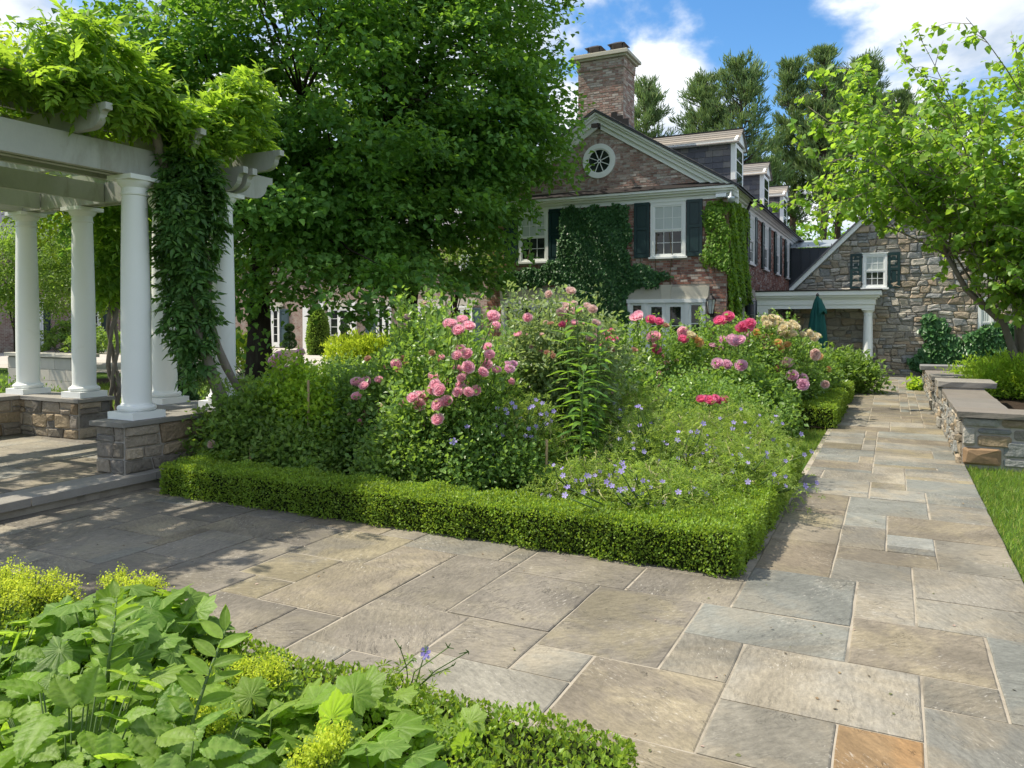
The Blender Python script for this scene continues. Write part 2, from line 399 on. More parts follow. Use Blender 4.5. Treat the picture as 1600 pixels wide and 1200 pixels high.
def flagmat(name, cols, patch, amt=.6, line=.5, var=.34):
    """split-faced sandstone: cloudy patches, cleft contour lines, pale scuffs and dark specks"""
    m, nt = _nt(name); b = NB(nt)
    out = b.n('ShaderNodeOutputMaterial'); p = b.n('ShaderNodeBsdfPrincipled'); b.l(p.outputs[0], out.inputs[0])
    r = b.rand(); r2 = b.math('FRACT', b.math('MULTIPLY', r, 17.37))
    off = b.n('ShaderNodeCombineXYZ'); b.l(b.math('MULTIPLY', r, 37.0), off.inputs[0]); b.l(b.math('MULTIPLY', r2, 23.0), off.inputs[1])
    rot = b.n('ShaderNodeVectorRotate', rotation_type='Z_AXIS'); b.l(b.pos(), rot.inputs['Vector']); b.l(b.math('MULTIPLY', r2, 6.28), rot.inputs['Angle'])
    pv = b.n('ShaderNodeVectorMath', operation='ADD'); b.l(rot.outputs[0], pv.inputs[0]); b.l(off.outputs[0], pv.inputs[1]); P = pv.outputs[0]
    Ps = b.scale(P, (1, 2.6, 1))
    c = b.ramp(r, cols)
    v = b.math('ADD', b.math('MULTIPLY', b.math('SUBTRACT', b.math('FRACT', b.math('MULTIPLY', r, 91.1)), .5), var), 1.0)
    n0 = b.noise(P, 2.2, 5, .6, .5); n1 = b.noise(Ps, 2.0, 7, .62, .9); n2 = b.noise(Ps, 16, 6, .7, .3); n3 = b.noise(P, 70, 3, .6)
    c = b.mix(b.rng(n0, .44, .62, 0, min(1, amt * 1.25)), c, patch)
    v = b.math('MULTIPLY', v, b.math('ADD', b.math('MULTIPLY', b.math('SUBTRACT', n2, .5), 1.35), 1.0))
    v = b.math('MULTIPLY', v, b.math('ADD', b.math('MULTIPLY', b.math('SUBTRACT', n3, .5), .5), 1.0))
    step = b.math('FRACT', b.math('MULTIPLY', n1, 7.0))                       # terraces left where the stone split
    edge = b.rng(step, .0, .07, 1, 0)
    mask = b.rng(b.noise(P, 3.1, 3, .5), .46, .60, 0, line)
    v = b.math('MULTIPLY', v, b.math('SUBTRACT', 1.0, b.math('MULTIPLY', edge, b.math('MULTIPLY', mask, 1.0))))
    wd = b.noise(b.pos(), .9, 6, .65, .8)
    v = b.math('MULTIPLY', v, b.rng(wd, .36, .64, .74, 1.16))
    cv = b.n('ShaderNodeCombineColor'); [b.l(v, cv.inputs[i]) for i in range(3)]
    v_ = None
    c = b.mix(1.0, c, cv.outputs[0], 'MULTIPLY')
    c = b.mix(1.0, c, (.94, .93, .885), 'MULTIPLY')
    sc = b.math('MULTIPLY', b.rng(b.noise(Ps, 24, 5, .65), .57, .68, 0, .75), b.rng(b.noise(P, 2.7, 2, .5), .48, .66, 0, 1))
    c = b.mix(sc, c, (.46, .43, .38))
    c = b.mix(b.rng(b.noise(P, 38, 2, .5), .76, .80, 0, .5), c, (.10, .09, .075))
    b.l(c, p.inputs['Base Color']); p.inputs['Roughness'].default_value = .72; p.inputs['Specular IOR Level'].default_value = .35
    h = b.math('ADD', b.math('ADD', b.math('MULTIPLY', step, b.math('MULTIPLY', mask, .5)), b.math('MULTIPLY', n2, .45)), b.math('MULTIPLY', n0, .6))
    bn = b.n('ShaderNodeBump'); bn.inputs['Strength'].default_value = .75; bn.inputs['Distance'].default_value = .014; b.l(h, bn.inputs['Height']); b.l(bn.outputs[0], p.inputs['Normal'])
    return m
FLAG = dict(
    grey=flagmat('flag_grey', [(.205, .195, .170), (.190, .188, .172), (.225, .210, .182), (.195, .182, .155)], (.255, .225, .175)),
    warm=flagmat('flag_brown', [(.185, .155, .118), (.170, .148, .118), (.205, .178, .140)], (.255, .22, .155), line=.7),
    mauve=flagmat('flag_mauve', [(.178, .160, .136), (.166, .150, .130), (.195, .175, .148)], (.23, .205, .16), line=.8),
    blue=flagmat('flag_blue', [(.178, .184, .172), (.195, .20, .185)], (.225, .21, .175), .55, .5),
    pale=flagmat('flag_pale_blue', [(.255, .262, .25)], (.30, .29, .26), .4, .3),
    olive=flagmat('flag_olive', [(.195, .172, .125)], (.165, .148, .125), .8, .6),
    ochre=flagmat('flag_ochre', [(.225, .195, .130), (.205, .178, .122)], (.175, .158, .128), .8, .6),
    orange=flagmat('flag_orange', [(.27, .165, .078)], (.23, .16, .09), .6, .9))

def lf(name, a, b, c, t, **k):
    if name[:2] == 'l_':
        g = LEAFG.get(name, 1.5); a, b, c = [(min(.6, q[0] * g * 1.2), min(.6, q[1] * g * 1.06), q[2] * g * 1.1) for q in (a, b, c)]; t = (min(.75, t[0] * 1.45), min(.8, t[1] * 1.25), t[2])
        k['tmix'] = min(.55, k.get('tmix', .4) + .06); k.setdefault('spec', .3); k.setdefault('rough', .5)
    M[name] = leafmat(name, [a, b, c], t, **k)
LEAFG = dict(l_alch=1.0, l_ivy=2.9, l_yew=1.8, l_maple=3.1, l_pine=3.2, l_redbud=1.75, l_wist_dark=2.4, l_mid=2.15, l_rose=1.9, l_rose_pale=1.7, l_gera=1.75, l_box=1.7, l_wist=1.45, l_kerria=2.0, l_big=1.4, l_big_dark=1.4, l_lily=1.5, l_ivy_lime=1.7)
lf('l_maple', (.022, .060, .014), (.036, .088, .018), (.058, .125, .024), (.14, .30, .030), tmix=.48, clump=.3, csc=.6)
lf('l_lime', (.085, .16, .016), (.12, .20, .022), (.16, .25, .03), (.42, .60, .05), tmix=.48, clump=.2)
lf('l_mid', (.04, .085, .02), (.06, .11, .024), (.085, .14, .03), (.20, .36, .05), tmix=.4, clump=.25)
lf('l_pine', (.045, .085, .035), (.065, .105, .045), (.09, .125, .05), (.12, .20, .06), tmix=.25, clump=.25, csc=.5)
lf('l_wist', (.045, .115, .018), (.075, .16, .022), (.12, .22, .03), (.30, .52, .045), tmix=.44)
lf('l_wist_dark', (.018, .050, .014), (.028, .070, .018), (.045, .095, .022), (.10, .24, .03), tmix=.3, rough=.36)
lf('l_ivy', (.010, .034, .012), (.016, .048, .015), (.026, .066, .018), (.05, .14, .02), tmix=.2, rough=.36)
lf('l_ivy_lime', (.055, .13, .018), (.08, .165, .022), (.11, .20, .026), (.25, .45, .04), tmix=.4)
lf('l_box', (.055, .115, .014), (.085, .155, .018), (.13, .21, .026), (.26, .42, .04), tmix=.36, rough=.45, clump=.5, csc=3.5)
lf('l_rose', (.042, .095, .024), (.07, .135, .03), (.10, .175, .04), (.22, .40, .06), tmix=.36, rough=.34, clump=.25, csc=3)
lf('l_rose_pale', (.085, .14, .060), (.11, .17, .075), (.145, .20, .085), (.25, .38, .12), tmix=.34, rough=.34, clump=.2, csc=3)
lf('l_kerria', (.07, .15, .018), (.11, .20, .022), (.16, .26, .028), (.36, .56, .04), tmix=.44, clump=.2, csc=3)
lf('l_gera', (.065, .125, .026), (.10, .17, .036), (.15, .215, .06), (.30, .46, .07), tmix=.4, clump=.3, csc=3)
lf('l_lily', (.035, .095, .022), (.055, .125, .028), (.08, .16, .034), (.20, .40, .05), tmix=.38, rough=.3)
lf('l_big', (.072, .145, .020), (.098, .180, .028), (.13, .215, .04), (.30, .54, .04), tmix=.42, rough=.45, var=.4, veins=True, spec=.22)
lf('l_big_dark', (.052, .118, .020), (.072, .150, .028), (.10, .185, .04), (.24, .46, .03), tmix=.38, rough=.45, var=.4, veins=True, spec=.22)
lf('l_alch', (.30, .44, .03), (.36, .50, .04), (.40, .55, .06), (.50, .65, .08), tmix=.45)
lf('l_redbud', (.058, .14, .022), (.08, .17, .028), (.125, .215, .035), (.27, .48, .05), tmix=.46, rough=.4)
lf('l_grass', (.050, .12, .020), (.085, .155, .024), (.17, .19, .05), (.22, .40, .04), tmix=.35, var=.6, clump=.45, csc=1.6)
lf('l_yew', (.014, .040, .014), (.022, .055, .018), (.034, .075, .022), (.05, .12, .03), tmix=.2)
lf('p_pink', (.84, .44, .54), (.88, .54, .62), (.90, .64, .70), (.92, .55, .64), tmix=.5, rough=.6, spec=.2, var=.2)
lf('p_hot', (.80, .16, .36), (.84, .24, .42), (.86, .34, .50), (.82, .2, .36), tmix=.5, rough=.6, spec=.2, var=.2)
lf('p_mauve', (.80, .46, .62), (.84, .54, .68), (.86, .62, .74), (.8, .5, .62), tmix=.5, rough=.6, spec=.2, var=.2)
lf('p_cream', (.74, .66, .46), (.80, .73, .56), (.82, .78, .66), (.75, .65, .4), tmix=.5, rough=.6, spec=.2, var=.15)
lf('p_apri', (.74, .45, .17), (.78, .56, .26), (.80, .66, .40), (.8, .5, .2), tmix=.5, rough=.6, spec=.2, var=.15)
lf('p_pale', (.72, .52, .48), (.78, .62, .56), (.80, .70, .66), (.75, .55, .5), tmix=.5, rough=.6, spec=.2, var=.15)
lf('p_faded', (.50, .26, .18), (.56, .34, .24), (.62, .42, .30), (.5, .3, .2), tmix=.2, rough=.7, spec=.2, var=.2)
lf('p_violet', (.30, .24, .58), (.37, .31, .64), (.45, .39, .70), (.4, .34, .7), tmix=.3, rough=.6, spec=.2, var=.2)
lf('p_straw', (.40, .38, .16), (.46, .44, .20), (.52, .49, .25), (.4, .4, .2), tmix=.2, rough=.7, var=.3)

# ------------------------------------------------------------------ pieces: stones, bricks, flagstones, windows
def clip_half(poly, n, c):
    """keep the side where n.p <= c"""
    out = []
    for i in range(len(poly)):
        a = poly[i]; b = poly[(i + 1) % len(poly)]
        da = n[0] * a[0] + n[1] * a[1] - c; db = n[0] * b[0] + n[1] * b[1] - c
        if da <= 0: out.append(a)
        if da * db < 0:
            t = da / (da - db); out.append((a[0] + t * (b[0] - a[0]), a[1] + t * (b[1] - a[1])))
    return out
def area(p):
    return abs(sum(p[i][0] * p[(i + 1) % len(p)][1] - p[(i + 1) % len(p)][0] * p[i][1] for i in range(len(p)))) / 2
def rubble(rs, W, H, hr, wr, gap=.018, jit=.25, trim=.28, planes=(), openings=(), split=.25):
    """irregular stones filling 0..W x 0..H as (u, w) polygons"""
    rows = [0.0]
    while rows[-1] < H - hr[0] * .7: rows.append(rows[-1] + rs.uniform(*hr))
    rows[-1] = H
    ph = rs.uniform(0, 6, len(rows)); am = [0 if i in (0, len(rows) - 1) else hr[0] * jit for i in range(len(rows))]
    bw = lambda k, u: rows[k] + am[k] * (sin(u * 2.3 + ph[k]) * .6 + sin(u * 5.9 + 2 * ph[k]) * .4)
    out = []
    for k in range(len(rows) - 1):
        u = 0.0; sl = 0.0
        while u < W - .01:
            w = rs.uniform(*wr); u1 = u + w
            if W - u1 < wr[0] * .7: u1 = W
            sl1 = 0 if u1 == W else rs.uniform(-1, 1) * w * jit * .35
            q = [(u - sl, bw(k, u)), (u1 - sl1, bw(k, u1)), (u1 + sl1, bw(k + 1, u1)), (u + sl, bw(k + 1, u))]
            if rs.rand() < split and (rows[k + 1] - rows[k]) > hr[0] * 1.05:
                f = rs.uniform(.38, .62); g = f + rs.uniform(-.1, .1)
                a = tuple(np.array(q[0]) * (1 - f) + np.array(q[3]) * f); b = tuple(np.array(q[1]) * (1 - g) + np.array(q[2]) * g)
                qs = [[q[0], q[1], b, a], [a, b, q[2], q[3]]]
            else: qs = [q]
            for q in qs:
                P = []
                for i in range(4):
                    c = np.array(q[i]); pr_ = np.array(q[i - 1]); nx = np.array(q[(i + 1) % 4])
                    t1 = rs.uniform(.05, trim); t2 = rs.uniform(.05, trim)
                    P.append(tuple(c + (pr_ - c) * t1 * .5)); P.append(tuple(c + (nx - c) * t2 * .5))
                c = np.mean(np.array(P), 0)
                P = [tuple(c + (np.array(p) - c) * (1 - gap / (np.linalg.norm(np.array(p) - c) + 1e-6))) for p in P]
                for (n, cc) in planes: P = clip_half(P, n, cc) if len(P) > 2 else P
                for (a0, a1, b0, b1) in openings:
                    if len(P) < 3: break
                    us = [p[0] for p in P]; ws = [p[1] for p in P]
                    if max(us) <= a0 or min(us) >= a1 or max(ws) <= b0 or min(ws) >= b1: continue
                    cx, cw = np.mean(us), np.mean(ws)
                    seps = [(a0 - cx, (1, 0), a0), (cx - a1, (-1, 0), -a1), (b0 - cw, (0, 1), b0), (cw - b1, (0, -1), -b1)]
                    s = max(seps, key=lambda t: t[0])
                    P = [] if s[0] < -.12 else clip_half(P, s[1], s[2])
                if len(P) >= 3 and area(P) > .0012: out.append(P)
            u = u1; sl = sl1
    return out
def stone_geo(rs, P, fr, proud):
    """a rough pillow-faced stone: (verts, faces) in world coordinates"""
    n = len(P); P = np.array(P)
    if sum(P[i][0] * P[(i + 1) % n][1] - P[(i + 1) % n][0] * P[i][1] for i in range(n)) < 0: P = P[::-1]
    c = P.mean(0)
    pr_ = proud * rs.uniform(.55, 1.3)
    tilt = rs.uniform(-.35, .35, 2) * proud / (np.abs(P - c).max() + 1e-6)
    V = []; 
    for p in P: V.append(fr.p(p[0], 0, p[1]))
    for p in P: V.append(fr.p(p[0], pr_ * .55, p[1]))
    for p in P:
        q = c + (p - c) * rs.uniform(.68, .86); V.append(fr.p(q[0], pr_ * rs.uniform(.85, 1.15) + tilt @ (q - c), q[1]))
    q = c + rs.uniform(-.15, .15, 2) * (P.max(0) - P.min(0)); V.append(fr.p(q[0], pr_ * rs.uniform(.9, 1.3), q[1]))
    F = []
    for i in range(n):
        j = (i + 1) % n
        F += [(i, j, n + j, n + i), (n + i, n + j, 2 * n + j, 2 * n + i), (2 * n + i, 2 * n + j, 3 * n)]
    if np.dot(np.cross(fr.U, (0, 0, 1)), fr.N) < 0: F = [tuple(reversed(f)) for f in F]
    return V, F
def lay_stones(rs, polys, fr, parent, m, proud, limit=300, name='stone', view=None):
    """the largest in the picture become parts one by one, the rest one joined part"""
    key = (lambda P: -area(P)) if view is None else view
    polys = sorted(polys, key=key)
    rest = MB()
    for i, P in enumerate(polys):
        V, F = stone_geo(rs, P, fr, proud)
        if i < limit:
            c = np.mean(np.array(V), 0)
            add(name, mesh_faces(name, np.array(V) - c, F), m, parent, c)
        else: rest.poly(V, F)
    if rest.v: rest.build(name + '_courses', m, parent, kind='stuff')

def brick_cells(W, H, clip=None, openings=(), bl=.215, bh=.075, gap=.010):
    """running bond cells (u0,u1,w0,w1); clip(w) -> (umin,umax)"""
    out = []
    k = 0; w = 0.0
    while w < H - .03:
        lo, hi = (0, W) if clip is None else clip(w + bh / 2)
        iv = [(lo, hi)]
        for (a0, a1, b0, b1) in openings:
            if b0 - .01 < w + bh / 2 < b1 + .01:
                niv = []
                for (s, e) in iv:
                    if a1 <= s or a0 >= e: niv.append((s, e)); continue
                    if a0 > s: niv.append((s, a0))
                    if a1 < e: niv.append((a1, e))
                iv = niv
        off = (bl / 2 if k % 2 else 0)
        for (s, e) in iv:
            if e - s < .03: continue
            i0 = int(math.floor((s - off) / bl))
            while True:
                a = max(s, off + i0 * bl); b = min(e, off + (i0 + 1) * bl); i0 += 1
                if a >= e: break
                if b - a > .035: out.append((a + gap / 2, b - gap / 2, w + gap / 2, min(H, w + bh) - gap / 2))
        k += 1; w += bh
    return out
def bricks_mesh(rs, cells, fr, proud=.012):
    c = np.array(cells); n = len(c)
    d1 = proud * rs.uniform(.5, 1.3, n); e = .004
    tl = rs.uniform(-.003, .003, (n, 2))
    V = np.zeros((n, 8, 3))
    def P(u, d, w): return fr.o + u[:, None] * fr.U + d[:, None] * fr.N + w[:, None] * np.array([0, 0, 1.])
    z = np.zeros(n)
    V[:, 0] = P(c[:,0], z, c[:,2]); V[:, 1] = P(c[:,1], z, c[:,2]); V[:, 2] = P(c[:,1], z, c[:,3]); V[:, 3] = P(c[:,0], z, c[:,3])
    V[:, 4] = P(c[:,0]+e, d1+tl[:,0], c[:,2]+e); V[:, 5] = P(c[:,1]-e, d1+tl[:,1], c[:,2]+e); V[:, 6] = P(c[:,1]-e, d1+tl[:,1], c[:,3]-e); V[:, 7] = P(c[:,0]+e, d1+tl[:,0], c[:,3]-e)
    f = np.array([(4,5,6,7),(0,1,5,4),(1,2,6,5),(2,3,7,6),(3,0,4,7)])
    if np.dot(np.cross(fr.U, (0, 0, 1)), fr.N) < 0: f = f[:, ::-1]
    F = (np.arange(n)[:, None, None] * 8 + f[None]).reshape(-1, 4)
    return V.reshape(-1, 3), F
def lay_bricks(rs, cells, fr, parent, m, pick=None, limit=300, name='brick'):
    """cells chosen by pick() become parts, the rest one joined part"""
    idx = [i for i, c in enumerate(cells) if pick is not None and pick(c)][:limit]
    s = set(idx)
    for i in idx:
        V, F = bricks_mesh(rs, [cells[i]], fr)
        c = V.mean(0); add(name, mesh_arrays(name, V - c, F), m, parent, c)
    rest = [c for i, c in enumerate(cells) if i not in s]
    if rest:
        V, F = bricks_mesh(rs, rest, fr)
        o = wloc(parent)
        add(name + '_courses', mesh_arrays(name + '_courses', V - o, F), m, parent, o, kind='stuff')

def flag_geo(rs, x0, x1, y0, y1, z, gap=.0062, th=.03, seg=.16):
    """one split-faced paving slab with a slightly wandering edge"""
    x0 += gap * rs.uniform(.7, 1.3); x1 -= gap * rs.uniform(.7, 1.3); y0 += gap * rs.uniform(.7, 1.3); y1 -= gap * rs.uniform(.7, 1.3)
    P = []
    def edge(a, b):
        L = math.hypot(b[0] - a[0], b[1] - a[1]); n = max(1, min(4, int(L / seg)))
        for i in range(n):
            t = i / n; j = 0 if i == 0 else rs.uniform(-.0035, .0035)
            P.append((a[0] + (b[0] - a[0]) * t + j, a[1] + (b[1] - a[1]) * t + j))
    c = [(x0, y0), (x1, y0), (x1, y1), (x0, y1)]
    c = [(a + rs.uniform(-.003, .003), b + rs.uniform(-.003, .003)) for a, b in c]
    for i in range(4): edge(c[i], c[(i + 1) % 4])
    n = len(P); cx = (x0 + x1) / 2; cy = (y0 + y1) / 2
    tx, ty = rs.uniform(-.004, .004, 2); zz = z + rs.uniform(-.002, .002)
    h = lambda x, y: zz + tx * (x - cx) + ty * (y - cy)
    V = [(x, y, z - th) for x, y in P] + [(x, y, h(x, y) - .004) for x, y in P]
    for x, y in P:
        s = .007; dx = cx - x; dy = cy - y; L = math.hypot(dx, dy)
        q = (x + (s if dx > 0 else -s) * min(1, abs(dx) / .05), y + (s if dy > 0 else -s) * min(1, abs(dy) / .05)); V.append((q[0], q[1], h(*q)))
    F = []
    for i in range(n):
        j = (i + 1) % n
        F += [(i, j, n + j, n + i), (n + i, n + j, 2 * n + j, 2 * n + i)]
    F.append(tuple(range(2 * n, 3 * n)))
    return np.array(V), F
def lay_flag(rs, x0, x1, y0, y1, z, m, parent, name='flagstone'):
    V, F = flag_geo(rs, x0, x1, y0, y1, z)
    c = np.array([(x0 + x1) / 2, (y0 + y1) / 2, z])
    return add(name, mesh_faces(name, V - c, F), m, parent, c)

def window(parent, fr, u0, u1, w0, w1, cols=3, rows=2, casing=.10, curtain=True, sill=True, m='white', label=None):
    """double-hung sash window: window > pane, sill"""
    b = MB()
    for (a, c, d, e) in ((u0, u0 + casing, w0, w1), (u1 - casing, u1, w0, w1), (u0 + casing, u1 - casing, w1 - casing, w1)): fr.box(b, a, c, 0, .055, d, e)
    fr.box(b, u0 + casing, u1 - casing, 0, .045, w0, w0 + .05)
    fr.box(b, u0 - .02, u1 + .02, 0, .075, w1, w1 + .03)
    a0, a1, b0, b1 = u0 + casing, u1 - casing, w0 + .05, w1 - casing
    mid = (b0 + b1) / 2; s = .042; panes = []
    for (lo, hi, d) in ((b0, mid, .012), (mid, b1, .026)):
        for (p, q, r, t) in ((a0, a0 + s, lo, hi), (a1 - s, a1, lo, hi), (a0 + s, a1 - s, lo, lo + s), (a0 + s, a1 - s, hi - s, hi)): fr.box(b, p, q, 0, d + .014, r, t)
        pw = (a1 - a0 - 2 * s) / cols; ph = (hi - lo - 2 * s) / rows; t = .009
        for i in range(1, cols): fr.box(b, a0 + s + pw * i - t, a0 + s + pw * i + t, 0, d + .008, lo + s, hi - s)
        for j in range(1, rows):
            for i in range(cols): fr.box(b, a0 + s + pw * i + t, a0 + s + pw * (i + 1) - t, 0, d + .006, lo + s + ph * j - t, lo + s + ph * j + t)
        for i in range(cols):
            for j in range(rows): panes.append((a0 + s + pw * i, a0 + s + pw * (i + 1), d, lo + s + ph * j, lo + s + ph * (j + 1), d > .02))
    o = wloc(parent); loc = fr.p((u0 + u1) / 2, 0, w0)
    W = b.build('window', M[m], parent, loc=loc)
    for (p, q, d, r, t, up) in panes:
        mb = MB(); fr.box(mb, p, q, .002, d, r, t)
        mb.build('pane', M['curtain'] if (up and curtain) else M['glass'], W, loc=fr.p((p + q) / 2, d, (r + t) / 2))
    if sill:
        sb = MB(); fr.box(sb, u0 - .05, u1 + .05, 0, .10, w0 - .06, w0 - .001); sb.build('sill', M[m], W, loc=loc)
    return W
def shutter(parent, fr, u0, u1, w0, w1, m='shutter', hinge=+1):
    b = MB(); st = .075
    fr.box(b, u0, u1, .03, .052, w0, w1)
    rails = [w0, w0 + (w1 - w0) * .52, w1 - .0]
    for (a, c) in ((u0, u0 + st), (u1 - st, u1)): fr.box(b, a, c, .052, .078, w0, w1)
    for (lo, hi) in ((w0, w0 + .11), (w0 + (w1 - w0) * .50, w0 + (w1 - w0) * .50 + .08), (w1 - .09, w1)): fr.box(b, u0 + st, u1 - st, .052, .078, lo, hi)
    for (lo, hi) in ((w0 + .11, w0 + (w1 - w0) * .5), (w0 + (w1 - w0) * .5 + .08, w1 - .09)):
        fr.box(b, u0 + st + .035, u1 - st - .035, .052, .068, lo + .035, hi - .035)
    S = b.build('shutter', M[m], parent, loc=fr.p((u0 + u1) / 2, 0, w0))
    hb = MB(); e = u1 if hinge > 0 else u0
    for w in (w0 + .12, w1 - .14): fr.box(hb, e - .012, e + .03, .03, .085, w, w + .05)
    hb.build('hinge', M['darkmetal'], S, loc=fr.p(e, .05, w0))
    return S
def glazed_door(parent, fr, u0, u1, w0, w1, rows=1, name='french_door', st=.11, kick=.5, m='white'):
    """a door leaf or side light: frame > pane, handle"""
    b = MB()
    for (a, c) in ((u0, u0 + st), (u1 - st, u1)): fr.box(b, a, c, .02, .06, w0, w1)
    fr.box(b, u0 + st, u1 - st, .02, .058, w1 - st, w1); fr.box(b, u0 + st, u1 - st, .02, .058, w0, w0 + kick)
    t = .014; ph = (w1 - st - w0 - kick) / rows
    for j in range(1, rows): fr.box(b, u0 + st, u1 - st, .022, .052, w0 + kick + ph * j - t, w0 + kick + ph * j + t)
    D = b.build(name, M[m], parent, loc=fr.p((u0 + u1) / 2, 0, w0))
    for j in range(rows):
        mb = MB(); fr.box(mb, u0 + st, u1 - st, .01, .03, w0 + kick + ph * j + (t if j else 0), w0 + kick + ph * (j + 1) - (t if j < rows - 1 else 0))
        mb.build('pane', M['glass'], D, loc=fr.p((u0 + u1) / 2, .03, w0 + kick + ph * (j + .5)))
    return D

# ------------------------------------------------------------------ leaves and plants
def unit(v):
    return v / (np.linalg.norm(v, axis=-1, keepdims=True) + 1e-9)
T_RH = (np.array([(0,0,0), (.30,.45,.07), (0,1,-.06), (-.30,.45,.07)], float), np.array([(0,1,2),(0,2,3)]))
T_OV = (np.array([(0,0,0), (.26,.22,.05), (.30,.60,.05), (0,1,-.10), (-.30,.60,.05), (-.26,.22,.05)], float), np.array([(0,1,2),(0,2,3),(0,3,4),(0,4,5)]))
T_BOX = (np.array([(0,0,0), (.33,.5,.06), (0,1,0), (-.33,.5,.06)], float), np.array([(0,1,2),(0,2,3)]))
T_MAP = (np.array([(0,.02,0), (.46,.14,-.05), (.30,.62,.02), (0,1.05,-.10), (-.30,.62,.02), (-.46,.14,-.05)], float), np.array([(0,1,2),(0,2,3),(0,3,4),(0,4,5)]))
T_IVY = (np.array([(0,0,.04), (.46,.10,-.03), (.30,.55,.03), (0,1,-.12), (-.30,.55,.03), (-.46,.10,-.03)], float), np.array([(0,1,2),(0,2,3),(0,3,4),(0,4,5)]))
T_HEART = (np.array([(0,.06,0), (.28,-.02,.05), (.48,.25,.07), (.36,.62,.05), (0,1.02,-.14), (-.36,.62,.05), (-.48,.25,.07), (-.28,-.02,.05), (0,.5,-.03)], float),
           np.array([(8,0,1),(8,1,2),(8,2,3),(8,3,4),(8,4,5),(8,5,6),(8,6,7),(8,7,0)]))
T_HEARTS = (np.array([(0,.0,0), (.47,.14,.06), (.36,.60,.05), (0,1.02,-.14), (-.36,.60,.05), (-.47,.14,.06)], float), np.array([(0,1,2),(0,2,3),(0,3,4),(0,4,5)]))
T_OV2 = (np.array([(0,0,0), (.33,.46,.08), (0,1,-.08), (-.33,.46,.08)], float), np.array([(0,1,2),(0,2,3)]))
T_GRASS = (np.array([(-.06,0,0), (.06,0,0), (.0,1,.25)], float), np.array([(0,1,2)]))
def _pinnate(nl=3):
    V = []; F = []
    def leaflet(x0, y0, ang, L):
        n = len(V); d = np.array([sin(ang), cos(ang)]); s = np.array([cos(ang), -sin(ang)])
        for (a, b, z) in ((0,0,0), (.26,.40,.03), (0,1,-.12), (-.26,.40,.03)):
            p = np.array([x0, y0]) + d * b * L + s * a * L
            V.append((p[0], p[1], z * L - .28 * (y0 + b * L * d[1]) ** 2))
        F.extend([(n, n+1, n+2), (n, n+2, n+3)])
    for i in range(nl):
        y = .14 + i * .72 / nl; L = .52 * (1 - .25 * abs(i - nl * .4) / nl)
        leaflet(0, y, radians(62), L); leaflet(0, y + .02, radians(-62), L)
    leaflet(0, .76, 0, .50)
    n = len(V)
    V.extend([(-.008,0,0), (.008,0,0), (0,.84,-.2)]); F.append((n, n+1, n+2))
    return np.array(V, float), np.array(F)
T_PIN = _pinnate()
def _palmfinger(k=5):
    """deeply cut geranium leaf"""
    V = [(0, .3, 0)]; F = []
    for i in range(k):
        a = radians(-105 + 210 * i / (k - 1)); n = len(V)
        for (da, r, z) in ((-.20, .38, .03), (0, .62, -.06), (.20, .38, .03)):
            V.append((sin(a + da) * r, .3 + cos(a + da) * r, z))
        F.extend([(0, n, n+1), (0, n+1, n+2)])
    return np.array(V, float), np.array(F)
T_GER = _palmfinger()

def leaf_arrays(P, D, Nn, S, tmpl, wid=1.0):
    tv, tf = tmpl
    D = unit(D); X = unit(np.cross(D, Nn)); Nn = np.cross(X, D)
    S = np.broadcast_to(np.asarray(S, float), (len(P),))
    V = P[:, None, :] + S[:, None, None] * (tv[None, :, 0:1] * wid * X[:, None, :] + tv[None, :, 1:2] * D[:, None, :] + tv[None, :, 2:3] * Nn[:, None, :])
    F = (np.arange(len(P))[:, None, None] * len(tv) + tf[None]).reshape(-1, tf.shape[1])
    return V.reshape(-1, 3), F
def leaves(name, P, D, Nn, S, tmpl, m, parent, kind=None, smooth=False, wid=1.0):
    V, F = leaf_arrays(P, D, Nn, S, tmpl, wid)
    o = wloc(parent) if parent is not None else np.zeros(3)
    return add(name, mesh_arrays(name, V - o, F, smooth), M[m] if isinstance(m, str) else m, parent, o, kind)
def rdir(rs, n):
    return unit(rs.normal(size=(n, 3)))

